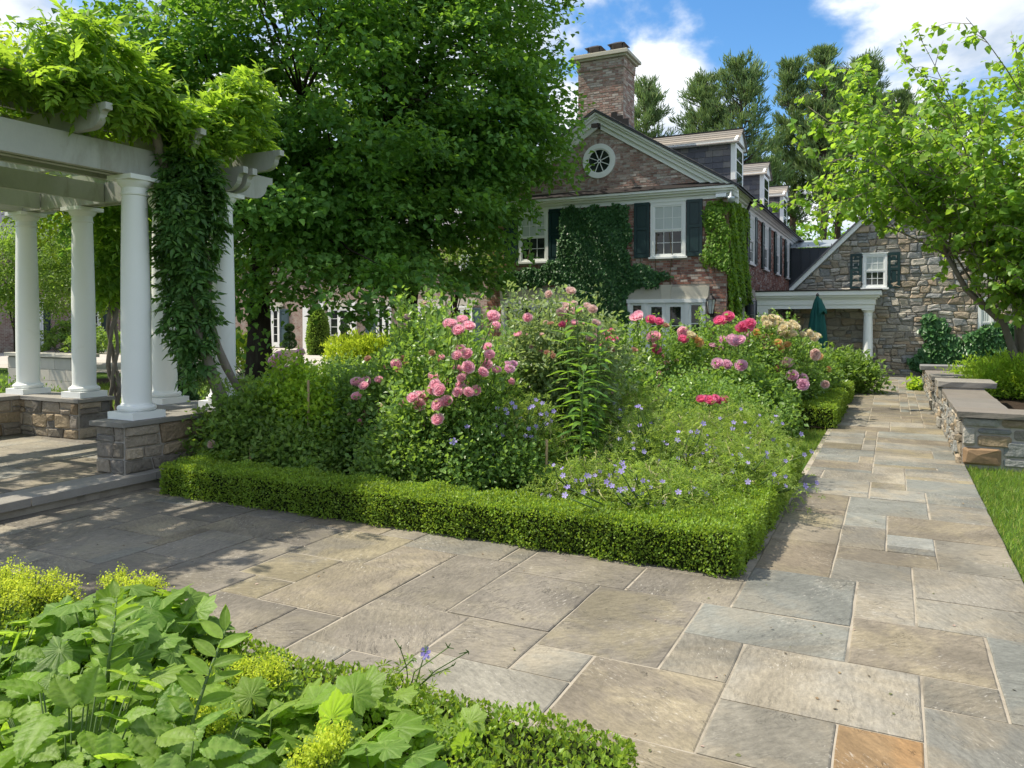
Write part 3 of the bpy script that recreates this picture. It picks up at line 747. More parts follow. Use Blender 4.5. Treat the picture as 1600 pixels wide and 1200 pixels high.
def tree(name, label, cat, x, y, z0, trunk_h, trunk_r, blobs, nclump, per, lsize, tmpl, lm, bark='bark', group=None, seed=0, spread=(.55,.28), shell=.55, limbs=9, lean=(0,0), droop=.25, nbranch=60, kind=None):
    """trunk, limbs reaching into the crown, and a crown of leaf sprays"""
    rs = np.random.RandomState(seed)
    t = thing(name, label, cat, (x, y, z0), group)
    B = np.array(blobs, float); vol = B[:, 3] * B[:, 4] * B[:, 5]; vol /= vol.sum()
    bi = rs.choice(len(B), nclump, p=vol)
    d = rdir(rs, nclump); rad = shell + (1 - shell) * rs.rand(nclump) ** .6
    rad = np.where(rs.rand(nclump) < .12, rs.rand(nclump) ** .5, rad)
    lump = 1 + .16 * np.sin(d[:, 0] * 7 + seed) * np.cos(d[:, 2] * 6 + seed * 2) + .10 * np.sin(d[:, 1] * 13 + seed)
    C = B[bi, :3] + d * (rad * lump)[:, None] * B[bi, 3:6]
    # sprays: flattened discs of leaves, tilted outwards and down
    n = nclump * per
    ci = np.repeat(np.arange(nclump), per)
    a = rs.rand(n) * 2 * pi; rr = np.sqrt(rs.rand(n)) * spread[0] * (0.6 + .8 * rs.rand(nclump))[ci]
    out = unit(C - B[bi, :3]) * np.array([1, 1, .4]); out = unit(out)
    side = unit(np.cross(out, np.array([0, 0, 1.0])) + 1e-6)
    P = C[ci] + out[ci] * (np.cos(a) * rr * 1.15)[:, None] + side[ci] * (np.sin(a) * rr)[:, None]
    P[:, 2] += rs.normal(size=n) * spread[1] * .45 - droop * (rr / spread[0]) ** 2 * spread[0]
    D = unit(out[ci] * .7 + rdir(rs, n) * .8 + np.array([0, 0, -.35]))
    Nn = unit(np.array([0, 0, 1.0]) + rdir(rs, n) * .65 + out[ci] * .25)
    S = lsize * rs.uniform(.65, 1.25, n)
    keep = P[:, 2] > z0 + .2
    # trunk and limbs
    tb = MB(); top = np.array([x + lean[0], y + lean[1], z0 + trunk_h])
    path = []; nseg = 7
    for i in range(nseg + 1):
        f = i / nseg; path.append((x + lean[0] * f + .05 * sin(f * 7 + seed) * f, y + lean[1] * f + .05 * cos(f * 5 + seed) * f, z0 - .1 + (trunk_h + .1) * f))
    tb.tube(path, [trunk_r * (1.35 if i == 0 else 1.08 if i == 1 else 1 - .45 * i / nseg) for i in range(nseg + 1)], 10)
    tb.build('trunk', M[bark], t, smooth=True)
    lb = MB()
    order = rs.permutation(nclump)[:nbranch]
    heads = []
    for k in range(limbs):
        c = C[order[k]]; f = rs.uniform(.40, .95); s = np.array(path[int(f * nseg)], float)
        e = B[bi[order[k]], :3] * .35 + c * .65
        mid = s * .5 + e * .5 + np.array([0, 0, .12 * np.linalg.norm(e - s)]) + rs.normal(size=3) * .12
        q = [s, s * .55 + mid * .45 + rs.normal(size=3) * .06, mid, mid * .4 + e * .6, e]
        r0 = trunk_r * rs.uniform(.28, .45); lb.tube(q, [r0, r0 * .8, r0 * .6, r0 * .45, r0 * .25], 6)
        heads += [q[2], q[3], q[4]]
    H = np.array(heads)
    for k in range(limbs, len(order)):
        c = C[order[k]]; j = np.argmin(((H - c) ** 2).sum(1) + 0.4 * (H[:, 2] > c[2] + .3))
        s = H[j]; mid = (s + c) / 2 + rs.normal(size=3) * .15; lb.tube([s, mid, c], [trunk_r * .12, trunk_r * .08, trunk_r * .035], 4)
    lb.build('branches', M[bark], t, smooth=True)
    leaves('crown', P[keep], D[keep], Nn[keep], S[keep], tmpl, lm, t, kind)
    return t

def hedge(name, label, boxes, n, size, lm='l_box', group=None, seed=0, cat='hedge', wob=.020):
    """clipped box hedge: inner twigs and a skin of small leaves"""
    rs = np.random.RandomState(seed)
    b0 = boxes[0]
    t = thing(name, label, cat, ((b0[0] + b0[1]) / 2, (b0[2] + b0[3]) / 2, 0), group)
    core = MB(); P = []; O = []
    areas = [((b[1]-b[0])*(b[3]-b[2]) + 2*(b[1]-b[0]+b[3]-b[2])*(b[5]-b[4])) for b in boxes]
    for b, ar in zip(boxes, areas):
        x0, x1, y0, y1, z0, z1 = b
        i = .045
        core.box(x0 + i, x1 - i, y0 + i, y1 - i, z0, z1 - i)
        m = int(n * ar / sum(areas))
        w = np.array([(x1-x0)*(y1-y0), (x1-x0)*(z1-z0), (x1-x0)*(z1-z0), (y1-y0)*(z1-z0), (y1-y0)*(z1-z0)]); w /= w.sum()
        f = rs.choice(5, m, p=w); u = rs.rand(m); v = rs.rand(m)
        p = np.zeros((m, 3)); o = np.zeros((m, 3))
        p[:, 0] = x0 + u * (x1 - x0); p[:, 1] = y0 + v * (y1 - y0); p[:, 2] = z1
        zz = z0 + v * (z1 - z0)
        for k, (ax, val, sg) in {1: (1, y0, -1), 2: (1, y1, 1)}.items():
            s = f == k; p[s, 1] = val; p[s, 2] = zz[s]; o[s, 1] = sg
        for k, (ax, val, sg) in {3: (0, x0, -1), 4: (0, x1, 1)}.items():
            s = f == k; p[s, 0] = val; p[s, 1] = (y0 + u * (y1 - y0))[s]; p[s, 2] = zz[s]; o[s, 0] = sg
        o[f == 0, 2] = 1
        # round the shoulders
        r = .05
        c = np.array([np.clip(p[:, 0], x0 + r, x1 - r), np.clip(p[:, 1], y0 + r, y1 - r), np.minimum(p[:, 2], z1 - r)]).T
        dd = p - c; L = np.linalg.norm(dd, axis=1, keepdims=True); edge = L[:, 0] > r
        p = np.where(edge[:, None], c + dd / (L + 1e-9) * r, p)
        lump = wob * (np.sin(p[:, 0] * 9 + seed) * np.sin(p[:, 1] * 8 + 1.7 * seed) + .6 * np.sin(p[:, 0] * 23 + p[:, 2] * 19) * np.sin(p[:, 1] * 21 + p[:, 2] * 17))
        p += o * (lump + rs.uniform(-.045, .014, m))[:, None]
        P.append(p); O.append(o)
    P = np.concatenate(P); O = np.concatenate(O); n = len(P)
    core.build('twigs', M['hedge_core'], t)
    D = unit(O * .7 + rdir(rs, n) * .9 + np.array([0, 0, .35])); Nn = unit(O * .6 + rdir(rs, n) * .8 + np.array([0, 0, .45]))
    leaves('foliage', P, D, Nn, size * rs.uniform(.7, 1.3, n), T_BOX, lm, t)
    return t

BLOOM = {}
def bloom_mesh(rs, petals=26):
    """many-petalled cupped garden rose, about 1 unit across"""
    V = []; F = []
    for (ring, cnt, tilt, L, w) in ((0, 7, 1.25, .50, .42), (1, 8, .85, .46, .38), (2, 7, .45, .36, .30), (3, 5, .15, .24, .22)):
        for k in range(cnt):
            a = 2 * pi * (k + .5 * ring + rs.uniform(-.15, .15)) / cnt; t = tilt + rs.uniform(-.15, .15)
            d = np.array([cos(a), sin(a), 0]); s = np.array([-sin(a), cos(a), 0]); z = np.array([0, 0, 1.])
            base = d * .03 * (3 - ring) + z * .05 * ring
            p1 = base + (d * sin(t) + z * cos(t)) * L * .62 + d * .06
            p2 = base + (d * sin(t * .75) + z * cos(t * .75)) * L + d * .04 * (3 - ring)
            n = len(V)
            V += [base - s * w * .3, base + s * w * .3, p1 + s * w, p1 - s * w, p2 + s * w * .55, p2 - s * w * .55]
            F += [(n, n+1, n+2), (n, n+2, n+3), (n+3, n+2, n+4), (n+3, n+4, n+5)]
    V = np.array(V); V[:, 2] -= .2
    return mesh_arrays('bloom', V, F, True)
def flower_mesh(rs):
    V = [(0, 0, -.05)]; F = []
    for k in range(5):
        a = 2 * pi * k / 5; n = len(V)
        for (da, r, z) in ((-.5, .34, .06), (-.28, .54, .10), (.28, .54, .10), (.5, .34, .06)):
            V.append((cos(a + da) * r, sin(a + da) * r, z))
        F += [(0, n, n+1), (0, n+1, n+2), (0, n+2, n+3)]
    return mesh_arrays('flower', V, F, True)
def get_bloom(kind, m, seed):
    k = (kind, m, seed % 4)
    if k not in BLOOM:
        me = bloom_mesh(np.random.RandomState(seed % 4 + 5)) if kind == 'bloom' else flower_mesh(np.random.RandomState(1))
        me.materials.append(M[m]); BLOOM[k] = me
    return BLOOM[k]
def put_bloom(rs, parent, p, m, size, facing, kind='bloom', seed=0):
    me = get_bloom(kind, m, seed)
    o = bpy.data.objects.new(kind, me); link(o, parent)
    o.location = tuple(np.asarray(p) - wloc(parent)); o.scale = (size,) * 3
    q = Vector(facing).to_track_quat('Z', 'Y'); o.rotation_euler = q.to_euler()
    o.rotation_euler.rotate_axis('Z', rs.uniform(0, 6.28))
    return o

def shrub(name, label, cat, x, y, z0, rx, ry, h, n, size, tmpl, lm, group=None, seed=0, per=22, spread=.085, canes=9, cane_m='stem', tall=0, blooms=(), bloom_kind='bloom', wid=1.0, upright=.3, base_open=.12, more=None, leafn='foliage', dome=.55, smooth=False, extra=None):
    """canes from the base, leaf sprays through a dome, flowers on their own shoots"""
    rs = np.random.RandomState(seed)
    t = thing(name, label, cat, (x, y, z0), group)
    K = max(3, n // per)
    a = rs.rand(K) * 2 * pi; q = np.sqrt(rs.rand(K))
    lob = 1 + .18 * np.sin(a * 3 + seed) + .1 * np.sin(a * 5 + 2 * seed)
    hmax = h * (1 - dome * q ** 2) * (1 + .10 * np.sin(a * 4 + q * 9 + seed))
    zf = 1 - (1 - base_open) * rs.rand(K) ** 1.25
    C = np.stack([x + rx * q * lob * np.cos(a), y + ry * q * lob * np.sin(a), z0 + hmax * zf], 1)
    cb = MB(); base = np.array([x, y, z0])
    for k in range(canes):
        c = C[rs.randint(K)]; b = base + np.array([rs.uniform(-.3, .3) * rx, rs.uniform(-.3, .3) * ry, -.02])
        mid = b * .45 + c * .55; mid[2] = b[2] + (c[2] - b[2]) * .62
        cb.tube([b, mid, c], [.012 + .004 * h, .009, .004], 5)
    sp = []
    for k in range(tall):
        aa = rs.rand() * 2 * pi; qq = .75 * sqrt(rs.rand()); b = np.array([x + rx * qq * cos(aa), y + ry * qq * sin(aa), z0 + h * .55])
        e = b + np.array([rs.uniform(-.2, .2), rs.uniform(-.2, .2), h * rs.uniform(.40, .58)])
        cb.tube([b, (b + e) / 2 + rs.normal(size=3) * .02, e], [.006, .005, .003], 4)
        for f in np.linspace(.2, 1, 14): sp.append(b * (1 - f) + e * f)
    bl = list(blooms)
    if more:                                                          # further blooms, buds and spent heads over the sunny side
        for (m, cnt, sz) in more:
            for k in range(cnt):
                aa = rs.uniform(-2.9, .2); qq = rs.uniform(.35, .95); zz = z0 + h * (1 - dome * qq ** 2) * rs.uniform(.5, 1.0)
                bl.append((np.array([x + rx * qq * cos(aa) * 1.02, y + ry * qq * sin(aa) * 1.05, zz + .04]), m, sz * rs.uniform(.55, 1.15)))
    for (p, m, s) in bl:
        p = np.asarray(p, float); b = base + (p - base) * np.array([.45, .45, .0]) + np.array([0, 0, max(.15, (p[2] - z0) * .45)])
        mid = b * .4 + p * .6 + rs.normal(size=3) * .02; e = p - np.array([0, 0, s * .2])
        cb.tube([b, mid, e], [.007, .006, .004], 4)
        for f in np.linspace(.30, .92, 8 if bloom_kind == 'bloom' else 3): sp.append(b * (1 - f) + p * f)
    per_s = max(2, per // 4)
    CC = np.repeat(C, per, 0); n1 = len(CC)
    P = CC + rs.normal(size=(n1, 3)) * spread * np.array([1, 1, .75])
    if sp:
        S2 = np.repeat(np.array(sp), per_s, 0); P = np.concatenate([P, S2 + rs.normal(size=S2.shape) * spread * .6])
    n1 = len(P)
    P[:, 2] = np.maximum(P[:, 2], z0 + .02)
    out = P - np.array([x, y, z0 + h * .35]); out = unit(out)
    D = unit(out * .6 + rdir(rs, n1) * .9 + np.array([0, 0, upright]))
    Nn = unit(np.array([0, 0, .9]) + out * .35 + rdir(rs, n1) * .7)
    if cb.v: cb.build('canes', M[cane_m], t, smooth=True)
    leaves(leafn, P, D, Nn, size * rs.uniform(.6, 1.3, n1), tmpl, lm, t, wid=wid, smooth=smooth)
    for i, (p, m, s) in enumerate(bl):
        f = unit(np.asarray(p, float) - np.array([x, y, z0 + h * .3]))[:]
        f = unit(f * .6 + np.array([.18, -.55, .45]) + rs.normal(size=3) * .25)
        put_bloom(rs, t, p, m, s, f, bloom_kind, i)
    return t

# ------------------------------------------------------------------ the setting: ground, courtyard, beds, paving
def sheet(name, x0, x1, y0, y1, z, m, kind='structure'):
    b = MB(); b.poly([(x0, y0, z), (x1, y0, z), (x1, y1, z), (x0, y1, z)], [(0, 1, 2, 3)])
    return b.build(name, m, None, kind=kind)
sheet('ground', -900, 900, -300, 1500, -.05, M['lawn'])
sheet('courtyard', -41.7, -11.6, 16.6, 35.9, -.030, M['gravel'])
sheet('soil_bed', -6.2, -1.0, 5.2, 10.2, .012, M['soil'])
sheet('soil_bed', -8.0, -.95, 12.9, 21.9, .012, M['soil'])
sheet('soil_bed', -9.0, -.85, -2.0, 2.4, .012, M['soil'])
sheet('soil_bed', -21, -8.6, 9.6, 16.2, -.035, M['soil'])
b = MB(); b.box(-7.0, .765, 2.30, 5.35, -.06, -.007); b.box(-.90, .765, 5.35, 24.6, -.06, -.007); b.box(-.90, .765, -3.0, 2.30, -.06, -.007); b.box(-4.4, 3.2, 24.6, 26.28, -.06, -.007)
path = b.build('path', M['joint'], None, kind='structure')

G = .1635; OX = -.03; OY = 3.48
def gi(x): return int(round((x - OX) / G))
def gj(y): return int(round((y - OY) / G))
traced = [  # x0, x1, y0, y1, colour
 (-1.68,-1.03,3.65,4.61,'ochre2'), (-1.51,-.86,4.64,5.13,'mauve'), (-.86,-.2,4.64,5.4,'blue'), (-1.02,-.2,4.14,4.64,'blue'), (-1.02,-.70,3.66,4.13,'grey'),
 (-.70,.13,3.5,4.14,'grey'), (-.2,.13,4.8,5.43,'grey'), (.14,.75,5.28,5.9,'grey'), (.14,.75,4.8,5.28,'grey'), (-.2,.46,4.15,4.78,'warm'), (.46,.75,3.82,4.79,'blue'),
 (.14,.45,3.82,4.15,'grey'), (.13,.75,2.9,3.8,'grey'), (-.2,.12,2.66,3.48,'orange'), (-.7,-.2,3.0,3.49,'grey'), (-1.34,-.7,3.0,3.65,'warm'), (-1.34,-.2,2.5,3.0,'warm'),
 (-.36,.30,5.9,6.34,'warm'), (-.36,.13,5.43,5.9,'grey'), (.31,.76,5.9,6.8,'grey'), (-.86,-.36,5.4,6.3,'warm'), (-.36,-.03,6.34,6.92,'grey'), (-.03,.31,6.37,6.83,'pale'),
 (-.03,.76,6.83,7.43,'warm'), (-.36,-.03,6.92,7.42,'blue'), (-.36,.31,7.45,8.05,'blue'), (.31,.76,7.45,8.0,'grey'), (.31,.76,8.0,8.55,'blue'), (-.2,.31,8.07,8.5,'grey'),
 (-.2,.14,8.5,8.93,'ochre'), (.14,.76,8.55,9.2,'blue'), (-.86,-.2,8.07,8.9,'grey'), (-.86,-.36,7.45,8.07,'warm'), (-.67,.14,8.93,9.4,'grey'), (.14,.76,9.3,9.9,'grey'), (-.8,-.2,9.6,10.1,'warm'), (-.2,.76,9.95,10.4,'blue'),
 (-2.81,-2.33,3.81,4.73,'mauve'), (-2.33,-1.68,3.81,4.61,'mauve'), (-2.33,-1.51,4.61,5.1,'mauve'), (-2.17,-1.68,3.33,3.81,'mauve'), (-2.83,-2.17,3.15,3.81,'mauve'), (-1.68,-1.34,3.34,3.65,'grey'), (-2.17,-1.34,2.6,3.33,'grey'),
 (-3.48,-2.82,3.48,4.27,'warm'), (-3.93,-3.48,3.77,4.25,'ochre'), (-3.8,-3.48,3.4,3.77,'ochre'), (-4.42,-3.93,3.77,4.5,'mauve'), (-4.42,-3.8,3.0,3.75,'mauve'), (-3.93,-3.29,4.27,4.95,'ochre'), (-3.29,-2.81,4.28,4.75,'warm'), (-3.15,-2.83,2.9,3.47,'mauve'), (-3.8,-3.15,2.6,3.47,'mauve')]
rs = np.random.RandomState(41)
occ = set()
def can(i0, i1, j0, j1): return not any((i, j) in occ for i in range(i0, i1) for j in range(j0, j1))
def take(i0, i1, j0, j1):
    for i in range(i0, i1):
        for j in range(j0, j1): occ.add((i, j))
def X(i): return min(.775, OX + G * i)
def Y(j): return OY + G * j
PAVED = []
for (x0, x1, y0, y1, c) in traced:
    i0, i1, j0, j1 = gi(x0), max(gi(x1), gi(x0) + 2), gj(y0), gj(y1)
    if x1 > .7: i1 = 5
    while i1 > i0 + 1 and not can(i0, i1, j0, j1):            # shave until free
        if not can(i1 - 1, i1, j0, j1): i1 -= 1
        elif not can(i0, i0 + 1, j0, j1): i0 += 1
        elif not can(i0, i1, j0, j0 + 1): j0 += 1
        else: j1 -= 1
        if j1 <= j0: break
    if i1 > i0 and j1 > j0 and can(i0, i1, j0, j1):
        take(i0, i1, j0, j1); PAVED.append((i0, i1, j0, j1, c))
def fill(ia, ib, ja, jb, ws, hs, cols):
    for j in range(ja, jb):
        for i in range(ia, ib):
            if (i, j) in occ: continue
            for _ in range(14):
                w = int(rs.choice(ws)); h = int(rs.choice(hs))
                if i + w > ib: w = ib - i
                if ib - (i + w) == 1: w += 1
                if j + h > jb: h = jb - j
                if can(i, i + w, j, j + h): break
            else:
                w = 1; h = 1
                while i + w < ib and w < 4 and can(i, i + w + 1, j, j + h): w += 1
                while j + h < jb and h < 3 and can(i, i + w, j, j + h + 1): h += 1
            take(i, i + w, j, j + h); PAVED.append((i, i + w, j, j + h, rs.choice(cols)))
fill(gi(-.86), 5, gj(-.6), gj(3.5), [3, 4, 5], [3, 4], ['grey', 'blue', 'warm'])
fill(gi(-7.0), gi(-.86), gj(2.3), gj(5.35), [3, 4, 5], [3, 4, 5], ['mauve', 'mauve', 'warm', 'grey', 'mauve'])
fill(gi(-.86), 5, gj(5.2), gj(24.5), [3, 4, 5, 6], [2, 3, 3, 4], ['grey', 'grey', 'warm', 'blue', 'warm', 'ochre'])
fill(gi(-4.3), gi(3.1), gj(24.5), gj(26.2), [5, 6, 8], [4, 5], ['grey', 'blue', 'warm'])
PAVED = [(i0, i1, j0, j1, c) for (i0, i1, j0, j1, c) in PAVED if Y(j1) > -.2]
PAVED.sort(key=lambda t: (t[2]))
nflag = 0
late = MB()
vis = [t for t in PAVED if not (X(t[1]) < -.8 and (Y(t[3]) < 2.5)) ]
vis.sort(key=lambda t: math.hypot(X(t[0]), Y(t[2]) - 1))
for k, (i0, i1, j0, j1, c) in enumerate(vis):
    m = FLAG['olive' if c == 'ochre2' else c]
    if k < 300: lay_flag(rs, X(i0), X(i1), Y(j0), Y(j1), 0.0, m, path)
    else:
        V, F = flag_geo(rs, X(i0), X(i1), Y(j0), Y(j1), 0.0); late.poly(V, F)
if late.v: late.build('flagstones', FLAG['grey'], path, kind='stuff')

# grass: blades on the lawns that are near enough to show them
def grass(name, regions, size, seed):
    rs = np.random.RandomState(seed); P = []
    for (x0, x1, y0, y1, n) in regions:
        P.append(np.stack([rs.uniform(x0, x1, n), rs.uniform(y0, y1, n), np.full(n, -.045)], 1))
    P = np.concatenate(P); n = len(P); P[:, 0] += .022 * np.sin(P[:, 1] * 9) + .016 * np.sin(P[:, 1] * 31) + rs.normal(size=n) * .020
    D = unit(np.array([0, 0, 1.0]) + rs.normal(size=(n, 3)) * .38); Nn = rdir(rs, n)
    return leaves(name, P, D, Nn, size * rs.uniform(.6, 1.25, n), T_GRASS, 'l_grass', None, 'stuff')
grass('grass', [(.765, 3.6, .5, 10.45, 66000), (-3.0, -.86, 9.9, 12.85, 18000)], .062, 3)
rs = np.random.RandomState(19)                       # a scatter of dropped petals, leaf bits and grit on the slabs
n = 170; Pd = np.stack([rs.uniform(-6, .75, n), rs.uniform(2.6, 5.3, n), np.full(n, .004)], 1); k = n // 2
Pd[:k, 0] = rs.uniform(-.85, .76, k); Pd[:k, 1] = 2.8 + 12 * rs.rand(k) ** 1.6
leaves('leaf_litter', Pd, np.stack([rs.normal(size=n), rs.normal(size=n), rs.uniform(0, .25, n)], 1), np.array([0, 0, 1.0]) + rs.normal(size=(n, 3)) * .25, .016 * rs.uniform(.4, 1.5, n), T_OV, surf('dry_leaf', [(.16, .11, .06), (.22, .16, .08), (.12, .13, .05), (.30, .22, .18), (.10, .08, .05)], bump=0), None, 'stuff')
grass('grass', [(-19, -8.4, 7.4, 16, 45000)], .11, 4)

# ------------------------------------------------------------------ pergola: stone piers, columns, beams, rafters
rs = np.random.RandomState(7)
b = MB(); b.box(-11.4, -6.76, 1.6, 7.1, -.05, .085); terrace = b.build('terrace', M['joint'], None, kind='structure')
tj = 0
ys = [1.6, 2.25, 3.0, 3.55, 4.2, 4.85, 5.6, 6.2, 7.1]
for r in range(len(ys) - 1):
    x = -11.4
    while x < -7.15:
        w = rs.uniform(.55, 1.05)
        if -7.12 - (x + w) < .4: w = -7.12 - x
        lay_flag(rs, x, x + w, ys[r], ys[r + 1], .15, FLAG[rs.choice(['grey', 'warm', 'mauve'])], terrace)
        x += w
y = 1.6
while y < 7.0:                                       # the thick bluestone nosing of the step
    l = rs.uniform(1.0, 1.5); l = min(l, 7.1 - y)
    V, F = flag_geo(rs, -7.115, -6.70, y, y + l, .152, gap=.004, th=.075); c = V.mean(0)
    add('step_edge', mesh_faces('step_edge', V - c, F), M['cap'], terrace, c); y += l

def stone_wall(name, label, cat, segs, z0, z1, cap_t, m, capm, capw=.05, seed=0, faces='both', hr=(.10, .2), wr=(.16, .42), proud=.03, cap_over=.045, group=None, limit=300, gap=.012):
    """segs: (x0, x1, y0, y1, faces) blocks of one wall; stones on the named faces, cap slabs on top"""
    rs = np.random.RandomState(seed)
    s0 = segs[0]; t = thing(name, label, cat, ((s0[0] + s0[1]) / 2, (s0[2] + s0[3]) / 2, z0), group)
    core = MB()
    for (x0, x1, y0, y1, fs) in segs: core.box(x0, x1, y0, y1, z0 - .05, z1)
    core.build('mortar_core', M['mortar'], t)
    share = max(40, limit // max(1, sum(len(s[4]) for s in segs)))
    for (x0, x1, y0, y1, fs) in segs:
        for f in fs:
            fr = {'S': Frame((x0, y0, z0), (1, 0, 0), (0, -1, 0)), 'E': Frame((x1, y0, z0), (0, 1, 0), (1, 0, 0)), 'W': Frame((x0, y0, z0), (0, 1, 0), (-1, 0, 0)), 'N': Frame((x0, y1, z0), (1, 0, 0), (0, 1, 0))}[f]
            Wd = (x1 - x0) if f in 'SN' else (y1 - y0)
            pl = rubble(rs, Wd, z1 - z0, hr, wr, gap=gap, jit=.16, trim=.2, split=.3)
            lay_stones(rs, pl, fr, t, m, proud, limit=share)
    return t
def caps(t, rects, z0, z1, m, seed=0, name='cap_slab', rough=.006):
    rs = np.random.RandomState(seed)
    for (x0, x1, y0, y1) in rects:
        V, F = flag_geo(rs, x0, x1, y0, y1, z1, gap=.003, th=z1 - z0, seg=.12)
        n = len(V) // 3
        V[n:2 * n, :2] += rs.uniform(-rough, rough, (n, 2)); V[:n, :2] += rs.uniform(-rough, rough, (n, 2))
        c = V.mean(0); add(name, mesh_faces(name, V - c, F), m, t, c)

PZ = .15; CT = .68
t = stone_wall('stone_pier', 'grey stone pier wall carrying three white columns, draped with vines', 'stone wall',
               [(-7.27, -6.86, 5.12, 6.85, 'SEW'), (-8.35, -7.275, 6.40, 6.85, 'SW')], PZ, .625, .05, M['fieldstone'], M['cap'], seed=3)
caps(t, [(-7.32, -6.81, 5.07, 6.35), (-8.40, -6.81, 6.352, 6.90)], .628, CT, M['cap'], 1)
t = stone_wall('stone_pier', 'grey stone corner wall under the two left columns', 'stone wall',
               [(-11.05, -9.42, 6.38, 6.82, 'SE'), (-11.05, -10.62, 3.9, 6.375, 'E')], PZ, .625, .05, M['fieldstone'], M['cap'], seed=5)
caps(t, [(-11.1, -9.37, 6.33, 6.87), (-11.1, -10.57, 3.9, 6.325)], .628, CT, M['cap'], 2)

per = thing('pergola', 'white timber pergola on round columns, overgrown with wisteria', 'pergola', (-8.9, 5.0, CT))
BZ = 3.18
def column(x, y, z0=CT, z1=BZ, r=.145, parent=per):
    b = MB(); H = z1 - z0
    prof = [(r * .985, z0 + .155)]
    for i in range(1, 11):
        f = i / 10; prof.append((r * (1 - .16 * max(0, (f - .25) / .75) ** 1.6), z0 + .155 + f * (H - .155 - .16)))
    b.lathe(x, y, prof, 36)
    c = b.build('column', M['white'], parent, smooth=True, loc=(x, y, z0))
    sm(c)
    b = MB(); p = r * 1.34; b.box(x - p, x + p, y - p, y + p, z0, z0 + .075)
    b.build('plinth', M['white'], c, loc=(x, y, z0))
    b = MB(); q = []
    for i in range(9):
        a = -pi / 2 + pi * i / 8; q.append((r * 1.10 + .030 * cos(a), z0 + .109 + .030 * sin(a)))
    b.lathe(x, y, [(r * 1.1, z0 + .076)] + q + [(r * 1.06, z0 + .142), (r * 1.04, z0 + .158)], 36)
    s = b.build('base_ring', M['white'], c, smooth=True, loc=(x, y, z0)); sm(s)
    rt = r * .85
    b = MB(); b.lathe(x, y, [(rt, z1 - .20), (rt + .012, z1 - .195), (rt + .014, z1 - .18), (rt + .002, z1 - .175), (rt, z1 - .12), (rt + .03, z1 - .09), (rt + .045, z1 - .062), (rt + .045, z1 - .05)], 36)
    s = b.build('capital', M['white'], c, smooth=True, loc=(x, y, z1)); sm(s)
    b = MB(); p = rt + .058; b.box(x - p, x + p, y - p, y + p, z1 - .0495, z1 - .002)
    b.build('abacus', M['white'], c, loc=(x, y, z1))
    return c
def sm(o):
    o.data.set_sharp_from_angle(angle=radians(35))
CX = dict(c3=(-7.06, 5.42), c5=(-7.09, 6.6), c4=(-8.03, 6.56), c2=(-9.62, 6.60), c1=(-10.78, 6.57))
for k, (x, y) in CX.items(): column(x, y)
for (x, y) in ((-7.06, 3.9), (-10.78, 5.42)):
    pass
# front beam pair towards the viewer (along y), back beams along x
def beam_y(x, y0, y1, z0, z1, w, parent, name='beam', end=None):
    """timber along y with a curved far end"""
    d = z1 - z0; pr_ = [(y0, z0), (y1 - d * 1.1, z0)]
    for i in range(1, 7):
        a = i / 6 * pi / 2; pr_.append((y1 - d * 1.1 + d * .75 * sin(a), z0 + d * .55 * (1 - cos(a))))
    pr_ += [(y1 - d * .25, z0 + d * .68), (y1, z0 + d * .72), (y1, z1), (y0, z1)]
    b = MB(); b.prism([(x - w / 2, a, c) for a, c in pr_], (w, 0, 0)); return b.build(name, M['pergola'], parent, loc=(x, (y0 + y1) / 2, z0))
def beam_x(y, x0, x1, z0, z1, w, parent, name='beam', both=True):
    d = z1 - z0
    def end(xe, s):
        q = [(xe - s * d * 1.1, z0)]
        for i in range(1, 7):
            a = i / 6 * pi / 2; q.append((xe - s * d * 1.1 + s * d * .75 * sin(a), z0 + d * .55 * (1 - cos(a))))
        return q + [(xe - s * d * .25, z0 + d * .68), (xe, z0 + d * .72), (xe, z1)]
    R = end(x1, 1); Lf = end(x0, -1)[::-1]
    pts = R + Lf
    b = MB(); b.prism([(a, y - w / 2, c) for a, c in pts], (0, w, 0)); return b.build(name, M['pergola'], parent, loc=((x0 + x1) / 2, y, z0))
beam_y(-7.02, .6, 7.32, BZ, 3.47, .075, per)
beam_y(-7.16, .6, 7.30, BZ, 3.47, .075, per)
beam_y(-10.72, .6, 7.1, BZ, 3.47, .075, per); beam_y(-10.86, .6, 7.1, BZ, 3.47, .075, per)
beam_x(6.50, -11.3, -6.6, BZ + .004, 3.44, .07, per); beam_x(6.64, -11.3, -6.6, BZ + .004, 3.44, .07, per)
for y in (1.4, 2.4, 3.55, 4.72, 5.80, 6.95):                  # rafters across, curved ends overhanging
    beam_x(y, -11.3, -6.48, 3.475, 3.70, .07, per, 'rafter')
for x in (-7.5, -8.0, -8.6, -9.2, -9.8, -10.4):
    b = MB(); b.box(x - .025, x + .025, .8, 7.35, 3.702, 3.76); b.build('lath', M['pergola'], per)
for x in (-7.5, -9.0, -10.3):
    b = MB(); b.box(x - .03, x + .03, .8, 6.45, 3.19, 3.42); b.build('tie_beam', M['pergola'], per)

